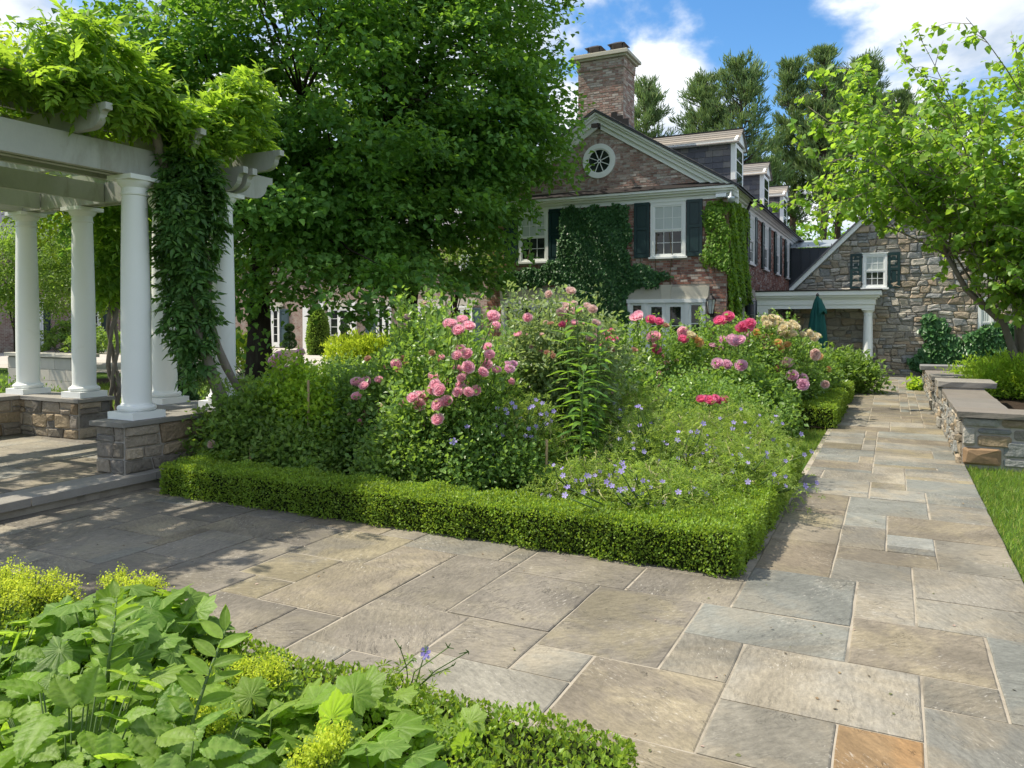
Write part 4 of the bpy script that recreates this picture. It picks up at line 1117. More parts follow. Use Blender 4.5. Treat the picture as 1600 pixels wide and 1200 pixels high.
# ------------------------------------------------------------------ garden wall on the right with raised bed
gw = thing('garden_wall', 'low grey stone retaining wall beside the path with stepped slab caps', 'stone wall', (.96, 12, 0))
core = MB()
wsec = [(10.45, 13.7, .56), (14.52, 16.2, .50), (16.92, 20.85, .44)]
piers = [(13.7, 14.52, .655), (16.2, 16.92, .585), (20.85, 21.5, .50)]
for (a, c, h) in wsec: core.box(.74, 1.22, a, c, -.05, h)
for (a, c, h) in piers: core.box(.70, 1.26, a + .002, c - .002, -.05, h)
core.box(1.222, 5.2, 10.45, 10.92, -.05, .56)
core.build('mortar_core', M['mortar'], gw)
r2 = np.random.RandomState(12)
lim = 60
for (a, c, h) in wsec: lay_stones(r2, rubble(r2, c - a, h, (.09, .17), (.10, .30), gap=.010, jit=.25, trim=.3), Frame((.74, a, 0), (0, 1, 0), (-1, 0, 0)), gw, M['wallstone'], .05, lim)
for (a, c, h) in piers: lay_stones(r2, rubble(r2, c - a, h, (.12, .2), (.16, .36), gap=.010, jit=.2, trim=.3), Frame((.70, a, 0), (0, 1, 0), (-1, 0, 0)), gw, M['wallstone'], .05, 14)
# coursed blocks on the end face, a rust-brown one at the corner foot
fr = Frame((.74, 10.45, 0), (1, 0, 0), (0, -1, 0))
blocks = [(0, .40, .0, .21, 1), (.41, .66, .0, .10, 0), (.67, .98, .0, .09, 0), (.41, .98, .11, .30, 0), (.0, .14, .22, .44, 0), (.15, .50, .22, .36, 2), (.51, .74, .31, .44, 0), (.75, 1.3, .31, .54, 3), (.0, .38, .45, .555, 0), (.15, .50, .37, .44, 0), (.39, .74, .45, .555, 2), (.99, 1.5, .0, .17, 2), (.99, 1.5, .18, .30, 0), (1.31, 1.9, .31, .44, 2), (1.31, 2.1, .45, .555, 0), (1.51, 2.2, .0, .3, 0), (1.91, 2.6, .31, .44, 3), (2.11, 3.0, .45, .555, 0), (2.21, 3.1, .0, .3, 2), (2.61, 3.4, .31, .44, 0), (3.01, 4.0, .45, .555, 0), (3.11, 4.2, 0, .3, 0), (3.41, 4.3, .31, .44, 2)]
cm = {0: M['wallstone'], 1: M['rust_stone'], 2: surf('brown_wall_stone', [(.26, .20, .125), (.24, .19, .13)], rough=.88, var=.15, mott=.45, mscale=10, bump=1.0, bscale=20, bdist=.03), 3: surf('blue_grey_wall_stone', [(.20, .205, .195)], rough=.85, var=.1, mott=.4, mscale=9, bump=.9, bscale=20, bdist=.03)}
for (u0, u1, w0, w1, c) in blocks:
    g = .008; P = [(u0 + g + .02, w0 + g), (u1 - g - .02, w0 + g), (u1 - g, w0 + g + .02), (u1 - g, w1 - g - .02), (u1 - g - .02, w1 - g), (u0 + g + .02, w1 - g), (u0 + g, w1 - g - .02), (u0 + g, w0 + g + .02)]
    V, F = stone_geo(r2, P, fr, .035); cc = np.mean(np.array(V), 0)
    o = add('stone', mesh_faces('stone', np.array(V) - cc, F), cm[c], gw, cc)
    if c == 1: o['label'] = 'rust-brown corner stone at the foot of the wall'
caps(gw, [(.68, 1.27, 10.95, 12.2), (.68, 1.27, 12.2, 13.69)], .562, .625, M['cap_warm'], 3, rough=.010)
caps(gw, [(.68, 2.3, 10.37, 10.948), (2.3, 3.9, 10.37, 10.948), (3.9, 5.2, 10.37, 10.948)], .562, .625, M['cap_warm'], 4, rough=.012)
caps(gw, [(.63, 1.42, 13.66, 14.56)], .657, .74, M['cap'], 5, rough=.012)
caps(gw, [(.68, 1.28, 14.57, 16.15)], .502, .56, M['cap_warm'], 6)
caps(gw, [(.63, 1.42, 16.16, 16.96)], .587, .66, M['cap'], 7, rough=.012)
caps(gw, [(.68, 1.28, 16.97, 18.9), (.68, 1.28, 18.9, 20.8)], .442, .50, M['cap_warm'], 8)
caps(gw, [(.60, 1.6, 20.81, 21.6)], .502, .60, M['cap'], 9, rough=.012)
sheet('raised_bed', 1.2, 8, 10.9, 21.2, .36, M['soil'])
bt = stone_wall('terrace_wall', 'low dark stone wall behind the raised bed under a strip of clipped hedge', 'stone wall', [(1.3, 6.0, 19.0, 19.4, 'S')], .3, .55, .05, M['wallstone'], M['cap'], seed=9, limit=80)
caps(bt, [(1.32, 3.6, 18.95, 19.45), (3.6, 6.0, 18.95, 19.45)], .552, .61, M['cap'], 10)

# low limestone wall and block seat across the lawn
lw = thing('limestone_wall', 'low pale limestone block wall with cap beyond the lawn', 'stone wall', (-18.6, 11.7, 0))
b = MB(); b.box(-20.0, -17.2, 11.7, 12.1, -.08, .80); b.build('mortar_core', M['mortar'], lw)
for r in range(3):
    x = -20.0 - (.2 if r % 2 else 0)
    while x < -17.2:
        a = max(x, -20.0); c = min(x + .62, -17.2)
        if c - a > .05:
            bb = MB(); bb.box(a + .004, c - .004, 11.68, 11.70, r * .27 - .04 + .004, r * .27 + .23 - .004)
            bb.build('block', M['limestone'], lw, loc=((a + c) / 2, 11.69, r * .27 + .1))
        x += .62
caps(lw, [(-20.06, -18.6, 11.62, 12.16), (-18.6, -17.14, 11.62, 12.16)], .802, .88, M['limestone'], 11)
bs = thing('limestone_block', 'stepped pair of tan limestone blocks at the edge of the lawn', 'stone block', (-17.6, 14.6, 0))
for (a, c, z0, z1) in ((-18.3, -17.0, -.05, .42), (-18.25, -17.4, .424, .85)):
    bb = MB(); bb.box(a, c, 14.4, 14.9, z0, z1); bb.build('block', M['limestone'], bs)

# ------------------------------------------------------------------ main brick house
def brickmat(name, axis, cols, mortar=(.36, .33, .29)):
    """far brickwork: courses too small to build"""
    m, nt = _nt(name); b = NB(nt)
    out = b.n('ShaderNodeOutputMaterial'); p = b.n('ShaderNodeBsdfPrincipled'); b.l(p.outputs[0], out.inputs[0])
    sp = b.n('ShaderNodeSeparateXYZ'); b.l(b.pos(), sp.inputs[0]); cb = b.n('ShaderNodeCombineXYZ')
    b.l(sp.outputs[axis], cb.inputs[0]); b.l(sp.outputs[2], cb.inputs[1])
    br = b.n('ShaderNodeTexBrick'); b.l(cb.outputs[0], br.inputs['Vector'])
    br.inputs['Color1'].default_value = (*cols[0], 1); br.inputs['Color2'].default_value = (*cols[1], 1); br.inputs['Mortar'].default_value = (*mortar, 1)
    br.inputs['Scale'].default_value = 1; br.inputs['Brick Width'].default_value = .23; br.inputs['Row Height'].default_value = .08; br.inputs['Mortar Size'].default_value = .008
    n = b.noise(b.pos(), 3.0, 6, .6)
    c = b.mix(b.rng(n, .45, .7, 0, .75), br.outputs['Color'], (.36, .33, .29))
    b.l(c, p.inputs['Base Color']); p.inputs['Roughness'].default_value = .9
    return m
M['far_brick_x'] = brickmat('far_brick', 0, ((.20, .11, .085), (.29, .21, .17)))
M['far_brick_y'] = brickmat('far_brick_side', 1, ((.19, .10, .08), (.27, .19, .16)))

FY = 23.2; XL = -12.47; XR = -4.43; YB = 41.5
AX, AZ = -8.45, 8.24; SL = .613
rs = np.random.RandomState(23)
house = thing('brick_house', 'two-storey brick house with gable end, round window, dark shutters and tall chimney', 'house', (-8.45, 32, 0))
b = MB(); b.box(XL, XR, FY, YB, -.1, 5.6); b.build('wall', M['mortar'], house)
b = MB(); b.prism([(XL, FY + .02, 5.602), (XR, FY + .02, 5.602), (AX, FY + .02, 5.602 + (XR - AX) * SL - .05)], (0, .3, 0)); b.build('gable', M['mortar'], house)
F0 = Frame((XL, FY, 0), (1, 0, 0), (0, -1, 0)); fx = lambda x: x - XL
FE = Frame((XR, FY, 0), (0, 1, 0), (1, 0, 0)); fe = lambda y: y - FY
wins = [(-6.73, -5.64, 3.63, 5.29), (-11.26, -10.17, 3.63, 5.29)]
doors = [(-7.44, -5.03), (-11.87, -9.46)]
op = [(fx(a) - .0, fx(c) + .0, d - .06, e + .03) for a, c, d, e in wins] + [(fx(a) - .02, fx(c) + .02, -1, 2.345) for a, c in doors] + [(fx(a) - .10, fx(c) + .10, 2.345, 2.76) for a, c in doors]
cells = brick_cells(XR - XL, 5.34, None, op)
lay_bricks(rs, cells, F0, house, M['brick'], pick=lambda c: c[0] > fx(-7.4) and c[2] > 2.5)
# gable bricks, paler, round window opening left clear
FG = Frame((XL, FY + .02, 5.80), (1, 0, 0), (0, -1, 0))
clipf = lambda w: (fx(AX) - (XR - AX) + (w + .2 + .075) / SL + .02, fx(AX) + (XR - AX) - (w + .2 + .075) / SL - .02)
oc = (fx(-8.42), 6.74 - 5.80)
cells = [c for c in brick_cells(XR - XL, 2.25, clipf, ()) if math.hypot((c[0] + c[1]) / 2 - oc[0], (c[2] + c[3]) / 2 - oc[1]) > .56]
lay_bricks(rs, cells, FG, house, M['brick_pale'])
# a soldier ring of headers round the window
V = []; Fc = []
rb = MB()
for k in range(44):
    a = 2 * pi * k / 44; a0, a1 = a + .012, a + 2 * pi / 44 - .012
    P = [(oc[0] + r * cos(t), oc[1] + r * sin(t)) for r, t in ((.55, a0), (.70, a0), (.70, a1), (.55, a1))]
    FG.prism(rb, P, .0, .022)
rb.build('brick_ring', M['brick_pale'], house)
# east wall bricks
ew = [(27.4 + 3.33 * k) for k in range(4)]
eop = [(fe(y) - .56, fe(y) + .56, 3.57, 5.32) for y in ew] + [(fe(24.55), fe(25.75), -1, 2.75), (fe(27.0), fe(28.2), .6, 2.75)]
lay_bricks(rs, [c for c in brick_cells(YB - FY, 5.34, None, eop)], FE, house, M['brick'])
# round window
b = MB(); n = 40
def ring(fr, cu, cw, r0, r1, d0, d1, mb, n=40):
    for k in range(n):
        a0 = 2 * pi * k / n; a1 = 2 * pi * (k + 1) / n
        fr.prism(mb, [(cu + r * cos(t), cw + r * sin(t)) for r, t in ((r0, a0), (r1, a0), (r1, a1), (r0, a1))], d0, d1)
ring(FG, *oc, .40, .545, .0, .075, b); ring(FG, *oc, .36, .405, .0, .05, b)
for k in range(8):
    a = pi / 8 + k * pi / 4; c, s = cos(a), sin(a); t = .011
    FG.prism(b, [(oc[0] + c * .05 - s * t, oc[1] + s * .05 + c * t), (oc[0] + c * .05 + s * t, oc[1] + s * .05 - c * t), (oc[0] + c * .365 + s * t, oc[1] + s * .365 - c * t), (oc[0] + c * .365 - s * t, oc[1] + s * .365 + c * t)], .012, .034)
ring(FG, *oc, .035, .06, .012, .04, b, 16)
ow = b.build('round_window', M['white'], house, loc=FG.p(oc[0], 0, oc[1]))
for k in range(8):
    a = pi / 8 + k * pi / 4; pts = [(oc[0], oc[1])] + [(oc[0] + .37 * cos(t), oc[1] + .37 * sin(t)) for t in np.linspace(a, a + pi / 4, 6)]
    g = MB(); FG.prism(g, pts, .004, .012); g.build('pane', M['glass'], ow, loc=FG.p(oc[0], 0, oc[1]))
# front windows, shutters
for (a, c, d, e) in wins:
    window(house, F0, fx(a), fx(c), d, e)
    shutter(house, F0, fx(a) - .52, fx(a) - .03, d - .01, e + .03, hinge=1); shutter(house, F0, fx(c) + .03, fx(c) + .50, d - .01, e + .03, hinge=-1)
# french doors with side lights and limestone lintels
for (a, c) in doors:
    u0, u1 = fx(a), fx(c)
    b = MB()
    for (p, q) in ((u0, u0 + .09), (u0 + .50, u0 + .62), (u1 - .62, u1 - .50), (u1 - .09, u1)): F0.box(b, p, q, 0, .10, 0, 2.22)
    F0.box(b, u0 - .03, u1 + .03, 0, .12, 2.222, 2.335)
    b.build('door_frame', M['white'], house)
    glazed_door(house, F0, u0 + .092, u0 + .498, .02, 2.218, 3, 'side_light', .07, .45); glazed_door(house, F0, u1 - .498, u1 - .092, .02, 2.218, 3, 'side_light', .07, .45)
    m_ = (u0 + u1) / 2
    for (p, q) in ((u0 + .622, m_ - .003), (m_ + .003, u1 - .622)):
        D = glazed_door(house, F0, p, q, .02, 2.218, 3, 'french_door', .12, .35)
    L = MB(); F0.prism(L, [(u0 - .06, 2.34), (m_ - .13, 2.34), (m_ - .17, 2.70), (u0 - .10, 2.70)], 0, .045); F0.prism(L, [(m_ + .13, 2.34), (u1 + .06, 2.34), (u1 + .10, 2.70), (m_ + .17, 2.70)], 0, .045)
    lt = L.build('lintel', M['limestone'], house, loc=F0.p(m_, 0, 2.5))
    K = MB(); F0.prism(K, [(m_ - .127, 2.33), (m_ + .127, 2.33), (m_ + .175, 2.77), (m_ - .175, 2.77)], .0, .075); K.build('keystone', M['limestone'], lt, loc=F0.p(m_, 0, 2.5))
# east windows and doors
for y in ew:
    window(house, FE, fe(y) - .55, fe(y) + .55, 3.63, 5.29)
    shutter(house, FE, fe(y) - 1.07, fe(y) - .58, 3.62, 5.32); shutter(house, FE, fe(y) + .58, fe(y) + 1.07, 3.62, 5.32, hinge=-1)
b = MB(); FE.box(b, fe(24.55), fe(24.66), 0, .1, 0, 2.3); FE.box(b, fe(25.64), fe(25.75), 0, .1, 0, 2.3); FE.box(b, fe(24.55), fe(25.75), 0, .12, 2.302, 2.4); b.build('door_frame', M['white'], house)
glazed_door(house, FE, fe(24.663), fe(25.637), .02, 2.298, 3, 'french_door', .13, .4)
window(house, FE, fe(27.02), fe(28.18), .7, 2.36, curtain=False)
for (p, q) in ((26.42, 26.98), (28.22, 28.78)): shutter(house, FE, fe(p), fe(q), .7, 2.36, 'shutter_grey')
b = MB(); FE.box(b, fe(24.5), fe(25.8), 0, .045, 2.41, 2.74); FE.box(b, fe(26.95), fe(28.25), 0, .045, 2.40, 2.74); b.build('lintel', M['limestone'], house)
# cornices
b = MB()
F0.box(b, -.05, fx(XR) + .05, 0, .05, 5.30, 5.43); F0.box(b, -.12, fx(XR) + .12, 0, .13, 5.432, 5.50); F0.box(b, -.22, fx(XR) + .22, 0, .24, 5.502, 5.56); F0.box(b, -.28, fx(XR) + .27, 0, .31, 5.562, 5.63)
b.build('cornice', M['white'], house)
b = MB(); b.prism([(XL - .3, FY - .33, 5.634), (XL - .3, FY - .33, 5.654), (XL - .3, FY + .01, 5.83), (XL - .3, FY + .01, 5.634)], (XR - XL + .585, 0, 0)); b.build('pent_roof', M['copper'], house)
b = MB()
FE.box(b, -.04, fe(YB), 0, .05, 5.30, 5.43); FE.box(b, -.12, fe(YB), .0, .12, 5.434, 5.50); FE.box(b, -.22, fe(YB), 0, .20, 5.504, 5.57); FE.box(b, -.30, fe(YB), 0, .29, 5.572, 5.66)
b.build('eave_cornice', M['white'], house)
b = MB(); FE.box(b, -.31, fe(YB), .292, .36, 5.58, 5.665); b.build('gutter', M['darkmetal'], house)
# downpipe on the east wall
b = MB(); b.tube([(XR + .10, 25.95, 0), (XR + .10, 25.95, 5.2), (XR + .25, 25.95, 5.55)], .05, 8); b.build('downpipe', M['darkmetal'], house, smooth=True)
# rake boards in three steps, roof slopes
for s in (1, -1):
    b = MB()
    for (lo, hi, d0, d1) in ((-.46, -.30, 0, .06), (-.298, -.16, 0, .15), (-.158, -.085, 0, .24), (-.083, -.012, 0, .31)):
        P = []
        for (xx, off) in ((AX, lo), (AX + s * 4.35, lo), (AX + s * 4.35, hi), (AX, hi)):
            P.append((xx, FY + .018 - d0, AZ + off - abs(xx - AX) * SL))
        b.prism(P, (0, -(d1 - d0), 0))
    b.build('rake_board', M['white'], house)
    b = MB(); P = [(AX, FY - .34, AZ), (AX + s * 4.42, FY - .34, AZ - 4.42 * SL), (AX + s * 4.42, FY - .34, AZ - 4.42 * SL + .05), (AX, FY - .34, AZ + .06)]
    b.prism(P, (0, YB - FY + .4, 0)); rf = b.build('roof', M['slate'], house)
    # slate courses
    c = MB(); L = 4.42; nn = 22
    for k in range(nn):
        x0 = AX + s * L * k / nn; x1 = AX + s * (L * (k + 1) / nn + .05); z0 = AZ + .075 - abs(x0 - AX) * SL; z1 = AZ + .088 - abs(x1 - AX) * SL
        c.prism([(x0, FY - .36, z0 - .012), (x1, FY - .36, z1 - .012), (x1, FY - .36, z1 + .006), (x0, FY - .36, z0)], (0, YB - FY + .4, 0))
    c.build('slate_courses', M['slate'], rf, kind='stuff')
# chimney
cx0, cx1, cy0, cy1, cz0, cz1 = -9.46, -7.89, 24.0, 25.15, 6.8, 10.22
b = MB(); b.box(cx0, cx1, cy0, cy1, cz0, cz1); ch = b.build('chimney', M['mortar'], house, loc=(-8.67, 24.6, 8))
for (o, U, N, W) in (((cx0, cy0, cz0), (1, 0, 0), (0, -1, 0), cx1 - cx0), ((cx1, cy0, cz0), (0, 1, 0), (1, 0, 0), cy1 - cy0)):
    fr = Frame(o, U, N); cl = brick_cells(W, cz1 - cz0 - .33, None, ()); V, Fq = bricks_mesh(rs, cl, fr)
    add('brick_courses', mesh_arrays('brick_courses', V - wloc(ch), Fq), M['brick_pale'], ch, wloc(ch), kind='stuff')
    fr2 = Frame(np.array(o) + np.array(N) * .03 + np.array([0, 0, cz1 - cz0 - .33]), U, N); bb = MB(); fr2.box(bb, -.03, W + .0, -.028, 0, 0, .325); bb.build('mortar_band', M['mortar'], ch)
    V, Fq = bricks_mesh(rs, brick_cells(W + .03, .33, None, ()), fr2); add('brick_courses', mesh_arrays('brick_courses', V - wloc(ch), Fq), M['brick_pale'], ch, wloc(ch), kind='stuff')
b = MB()
for (g, z0, z1) in ((.11, cz1 + .002, cz1 + .07), (.19, cz1 + .072, cz1 + .17), (.15, cz1 + .172, cz1 + .21)): b.box(cx0 - g, cx1 + g, cy0 - g, cy1 + g, z0, z1)
b.build('chimney_cap', M['limestone'], ch)
for xx in (-9.05, -8.25):
    b = MB()
    for (dx, dy) in ((-.2, -.2), (.2, -.2), (.2, .2), (-.2, .2)): b.box(xx + dx - .015, xx + dx + .015, 24.57 + dy - .015, 24.57 + dy + .015, cz1 + .212, cz1 + .56)
    b.poly([(xx - .30, 24.27, cz1 + .55), (xx + .30, 24.27, cz1 + .55), (xx + .30, 24.87, cz1 + .55), (xx - .30, 24.87, cz1 + .55), (xx - .1, 24.47, cz1 + .66), (xx + .1, 24.47, cz1 + .66), (xx + .1, 24.67, cz1 + .66), (xx - .1, 24.67, cz1 + .66)],
           [(0,3,2,1),(4,5,6,7),(0,1,5,4),(1,2,6,5),(2,3,7,6),(3,0,4,7)])
    b.build('chimney_cowl', M['copper'], ch)
b = MB()                                                             # stepped flashing on the roof
for k in range(5):
    x = AX + .15 + .2 * k
    if x + .2 < cx1 + .25: b.box(x, x + .2, cy0 - .025, cy0 - .013, AZ - (x + .2 - AX) * SL - .05, AZ - (x - AX) * SL + .30)
b.box(cx1 + .013, cx1 + .025, cy0 - .02, cy1, 7.4, 8.15); b.build('flashing', M['darkmetal'], ch)
# dormers
DX = -4.7
roofz = lambda x: AZ + .08 - abs(x - AX) * SL
for k in range(3):
    y0 = 25.83 + 6.07 * k; y1 = y0 + 1.42; ym = (y0 + y1) / 2; WT = 7.50; RZ = 8.05; xb = -7.2
    b = MB(); b.prism([(DX - .02, y0 + .02, roofz(DX) - .1), (DX - .02, y0 + .02, WT), (xb, y0 + .02, WT), (xb, y0 + .02, roofz(xb) - .2)], (0, y1 - y0 - .04, 0))
    d = b.build('dormer', M['slate'], house, loc=(DX, ym, 6.2))
    fr = Frame((xb, y0 + .02, 0), (1, 0, 0), (0, -1, 0))                # slates on the cheek
    sl = MB(); z = 5.9; r = 0
    while z < WT - .02:
        u = -.15 * (r % 2)
        while u < DX - xb - .12:
            wd = rs.uniform(.24, .36); a = max(u, 0); c = min(u + wd, DX - xb - .125); u += wd
            xm = xb + (a + c) / 2
            if c - a < .05 or z + .21 < roofz(xb + c): continue
            zl = max(z, roofz(xb + c) - .05)
            zt = min(z + .215, WT - .004)
            P = [(a + .003, zl), (c - .003, zl), (c - .003, zt), (a + .003, zt)]
            V = [fr.p(P[0][0], .030, P[0][1]), fr.p(P[1][0], .030, P[1][1]), fr.p(P[2][0], .012, P[2][1]), fr.p(P[3][0], .012, P[3][1])] + [fr.p(p[0], .002, p[1]) for p in P]
            Fq = [(0, 1, 2, 3), (4, 5, 1, 0), (5, 6, 2, 1), (6, 7, 3, 2), (7, 4, 0, 3)]
            if k < 2:
                cc = np.mean(np.array(V), 0); add('slate', mesh_faces('slate', np.array(V) - cc, Fq), M['slate'], d, cc)
            else: sl.poly(V, Fq)
        z += .2; r += 1
    if sl.v: sl.build('slate_courses', M['slate'], d, kind='stuff')
    b = MB(); b.box(DX - .12, DX + .03, y0 - .012, y0 + .10, roofz(DX) - .12, WT); b.box(DX - .12, DX + .03, y1 - .10, y1 + .012, roofz(DX) - .12, WT)
    b.box(DX - .001, DX + .028, y0 + .102, y1 - .102, WT - .14, WT); b.box(xb, DX + .10, y0 - .10, y0 - .013, WT - .03, WT + .07); b.box(xb, DX + .10, y1 + .013, y1 + .10, WT - .03, WT + .07)
    b.prism([(DX + .0, y0 - .1, WT + .072), (DX + .0, y1 + .1, WT + .072), (DX + .0, ym, RZ - .02)], (.09, 0, 0))
    b.build('dormer_trim', M['white'], d)
    FD = Frame((DX, y0, 0), (0, 1, 0), (1, 0, 0)); 
    wb = MB(); FD.box(wb, .11, 1.31, .004, .03, 6.12, WT - .142); wf = wb.build('dormer_window', M['white'], d)
    gb = MB()
    for i in range(2):
        for j in range(3):
            FD.box(gb, .2 + i * .52, .2 + i * .52 + .48, .03, .036, 6.2 + j * .40, 6.2 + j * .40 + .36)
    gb.build('dormer_glass', M['glass'], d)
    for s in (-1, 1):
        b = MB(); n = 6
        for q in range(n):
            f0, f1 = q / n, (q + 1) / n + .02
            yy0 = ym + s * (.71 + .16) * f0; yy1 = ym + s * (.71 + .16) * f1
            za = RZ + .03 - f0 * .60; zb = RZ + .045 - f1 * .60
            b.prism([(xb - .6, yy0, za - .015), (xb - .6, yy1, zb - .02), (xb - .6, yy1, zb + .008), (xb - .6, yy0, za)], (DX - xb + .6 + .16, 0, 0))
        b.build('dormer_roof', M['slate_roof'], d)
    b = MB(); b.box(xb - .6, DX + .17, ym - .05, ym + .05, RZ + .02, RZ + .055); b.build('ridge_cap', M['darkmetal'], d)
# lantern, flood lights, camera dome
L = MB(); lx, ly, lz = -4.84, FY - .22, 2.08
L.box(lx - .02, lx + .02, FY - .20, FY - .012, 1.86, 1.92); L.box(lx - .06, lx + .06, FY - .03, FY - .012, 1.78, 2.02)
L.lathe(lx, ly, [(.05, 1.84), (.065, 1.87), (.075, 1.885)], 4); L.lathe(lx, ly, [(.15, 2.30), (.13, 2.33), (.05, 2.42), (.02, 2.44), (.025, 2.47), (.004, 2.5)], 6)
for k in range(6):
    a = 2 * pi * k / 6; L.tube([(lx + .075 * cos(a), ly + .075 * sin(a), 1.88), (lx + .14 * cos(a), ly + .14 * sin(a), 2.31)], .008, 4)
ln = L.build('wall_lantern', M['darkmetal'], house, loc=(lx, ly, lz))
g = MB(); g.lathe(lx, ly, [(.062, 1.89), (.125, 2.295)], 6); g.build('lantern_glass', M['lampglass'], ln, loc=(lx, ly, lz))
b = MB(); fl = gy(1128, 306, 22.95); b.box(fl[0] - .16, fl[0] + .14, 22.86, 23.0, fl[2] - .04, fl[2] + .06); b.box(fl[0] - .03, fl[0] + .03, 23.0, 23.19, fl[2] - .02, fl[2] + .05); b.build('flood_light', M['zinc'], house)
b = MB(); p = gy(1142, 310, 22.95); b.lathe(p[0], 22.95, [(.02, p[2] - .13), (.09, p[2] - .08), (.11, p[2]), (.11, p[2] + .05), (.04, p[2] + .06), (.04, p[2] + .22)], 12); b.build('camera_dome', M['zinc'], house, smooth=True)
b = MB(); p = gy(931, 196, 22.8); b.box(p[0] - .13, p[0] + .13, 22.72, 22.86, p[2] - .06, p[2] + .05); b.box(p[0] - .03, p[0] + .03, 22.86, 23.2, p[2] - .03, p[2] + .03); b.build('flood_light', M['darkmetal'], house)

# ------------------------------------------------------------------ ivy on the house
def ivy(name, label, frs, n, size, lm, seed, group=None, stems=True, hang=.25):
    """frs: (frame, polygon list in (u,w)) ; leaves lie shingled over the wall"""
    rs = np.random.RandomState(seed)
    P = []; D = []; Nn = []
    loc = None; stem = MB()
    tot = sum(area(p) for f, ps in frs for p in ps)
    for f, ps in frs:
        for poly in ps:
            m = int(n * area(poly) / tot); A = np.array(poly); lo = A.min(0) - .12; hi = A.max(0) + .12
            cand = rs.uniform(lo, hi, (m * 6, 2))
            e = .05 * np.sin(cand[:, 1] * 7 + seed) + .04 * np.sin(cand[:, 0] * 9 + cand[:, 1] * 5) ; q = cand + np.stack([e, .05 * np.sin(cand[:, 0] * 8 + seed)], 1) + rs.normal(size=cand.shape) * .035
            ins = np.zeros(len(q), bool)
            j = len(A) - 1
            for i in range(len(A)):
                c = ((A[i, 1] > q[:, 1]) != (A[j, 1] > q[:, 1])) & (q[:, 0] < (A[j, 0] - A[i, 0]) * (q[:, 1] - A[i, 1]) / (A[j, 1] - A[i, 1] + 1e-9) + A[i, 0]); ins ^= c; j = i
            uw = cand[ins][:m]; k = len(uw)
            dep = .03 + rs.rand(k) ** .8 * (.10 + .06 * np.sin(uw[:, 0] * 5 + uw[:, 1] * 4))
            p = f.o + uw[:, 0:1] * f.U + dep[:, None] * f.N; p[:, 2] += uw[:, 1]
            P.append(p); 
            D.append(unit(np.array([0, 0, -1.0]) + f.N * .45 + rs.normal(size=(k, 3)) * .42)); Nn.append(unit(f.N * 1.0 + np.array([0, 0, .45]) + rs.normal(size=(k, 3)) * .38))
            if loc is None: loc = f.p(A[:, 0].mean(), 0, A[:, 1].min())
            for s in range(5):
                u = rs.uniform(A[:, 0].min(), A[:, 0].max()); w0, w1 = A[:, 1].min(), A[:, 1].max()
                stem.tube([f.p(u + .05 * sin(w * 4 + s), .025, w) for w in np.linspace(w0, w0 + (w1 - w0) * .8, 7)], .012, 4)
    t = thing(name, label, 'ivy', loc, group)
    stem.build('stems', M['cane'], t)
    P = np.concatenate(P); k = len(P)
    leaves('foliage', P, np.concatenate(D), np.concatenate(Nn), size * rs.uniform(.6, 1.2, k), T_IVY, lm, t)
    return t
def uw(pts): return [(fx(gy(a, c, FY)[0]), gy(a, c, FY)[2]) for a, c in pts]
ivy('wall_ivy', 'dark green ivy sheet covering the brick wall between the two upstairs windows', [(F0, [uw([(880, 326), (984, 322), (984, 412), (1022, 420), (1052, 432), (1010, 448), (980, 450), (982, 560), (905, 560), (908, 470), (880, 440), (838, 445), (800, 448), (765, 440), (800, 424), (838, 420), (872, 405)])])], 26000, .10, 'l_ivy', 5)
ivy('wall_ivy', 'bright green ivy wrapping the right-hand corner of the brick house', [(F0, [uw([(1102, 318), (1139, 312), (1139, 425), (1122, 420), (1096, 408), (1104, 380)])]),
     (FE, [[(0, 1.6), (.1, 5.25), (.9, 5.3), (2.9, 5.25), (2.95, 3.4), (3.6, 3.2), (3.5, 2.3), (2.2, 2.3), (1.5, 1.2), (.6, 2.6)]])], 9500, .10, 'l_ivy_lime', 6)

# ------------------------------------------------------------------ porch
porch = thing('porch', 'white columned porch with deep flat entablature beside the brick house', 'porch', (-2, 26, 0))
PY = 25.2; px0, px1 = -3.86, -.52; pz = 2.04
b = MB()
b.box(px0, px1, PY, PY + .34, pz, pz + .12); b.box(px0, px1 + .03, PY - .03, PY + .34, pz + .122, pz + .29)
b.box(px1 - .34, px1, PY + .342, 26.75, pz, pz + .12); b.box(px1 - .34, px1 + .03, PY + .342, 26.75, pz + .122, pz + .29)
b.box(px0, px0 + .34, PY + .342, 34.4, pz, pz + .29)
b.build('entablature', M['white'], porch)
b = MB()
for (g, z0, z1) in ((.07, .292, .34), (.14, .342, .40), (.20, .402, .53)): b.box(px0 - .02, px1 + g, PY - g, 26.78, pz + z0, pz + z1)
b.box(px0 - .02, px0 + .5, 26.79, 34.4, pz + .292, pz + .53)
b.build('cornice', M['white'], porch)
b = MB(); b.box(px0 - .03, px1 + .225, PY - .225, 26.78, pz + .532, pz + .57); b.box(px0 - .03, -2.95, 26.782, 34.4, pz + .532, pz + .57); b.build('roof', M['copper'], porch)
b = MB(); b.box(px0 + .35, px1 - .35, PY + .345, 26.74, pz + .13, pz + .16); b.build('ceiling', M['white'], porch)
for (x, y) in ((px1 - .17, PY + .17), (px1 - .17, 26.5), (-3.68, 26.9), (-3.68, 28.9), (-3.68, 31.0), (-3.68, 33.2)): column(x, y, 0.0, pz, .125, porch)
b = MB(); b.box(px0 + .02, px0 + .3, PY + .02, PY + .30, 0, pz - .16); b.box(px0 - .0, px0 + .33, PY - .0, PY + .33, pz - .158, pz - .002); b.build('pilaster', M['white'], porch)

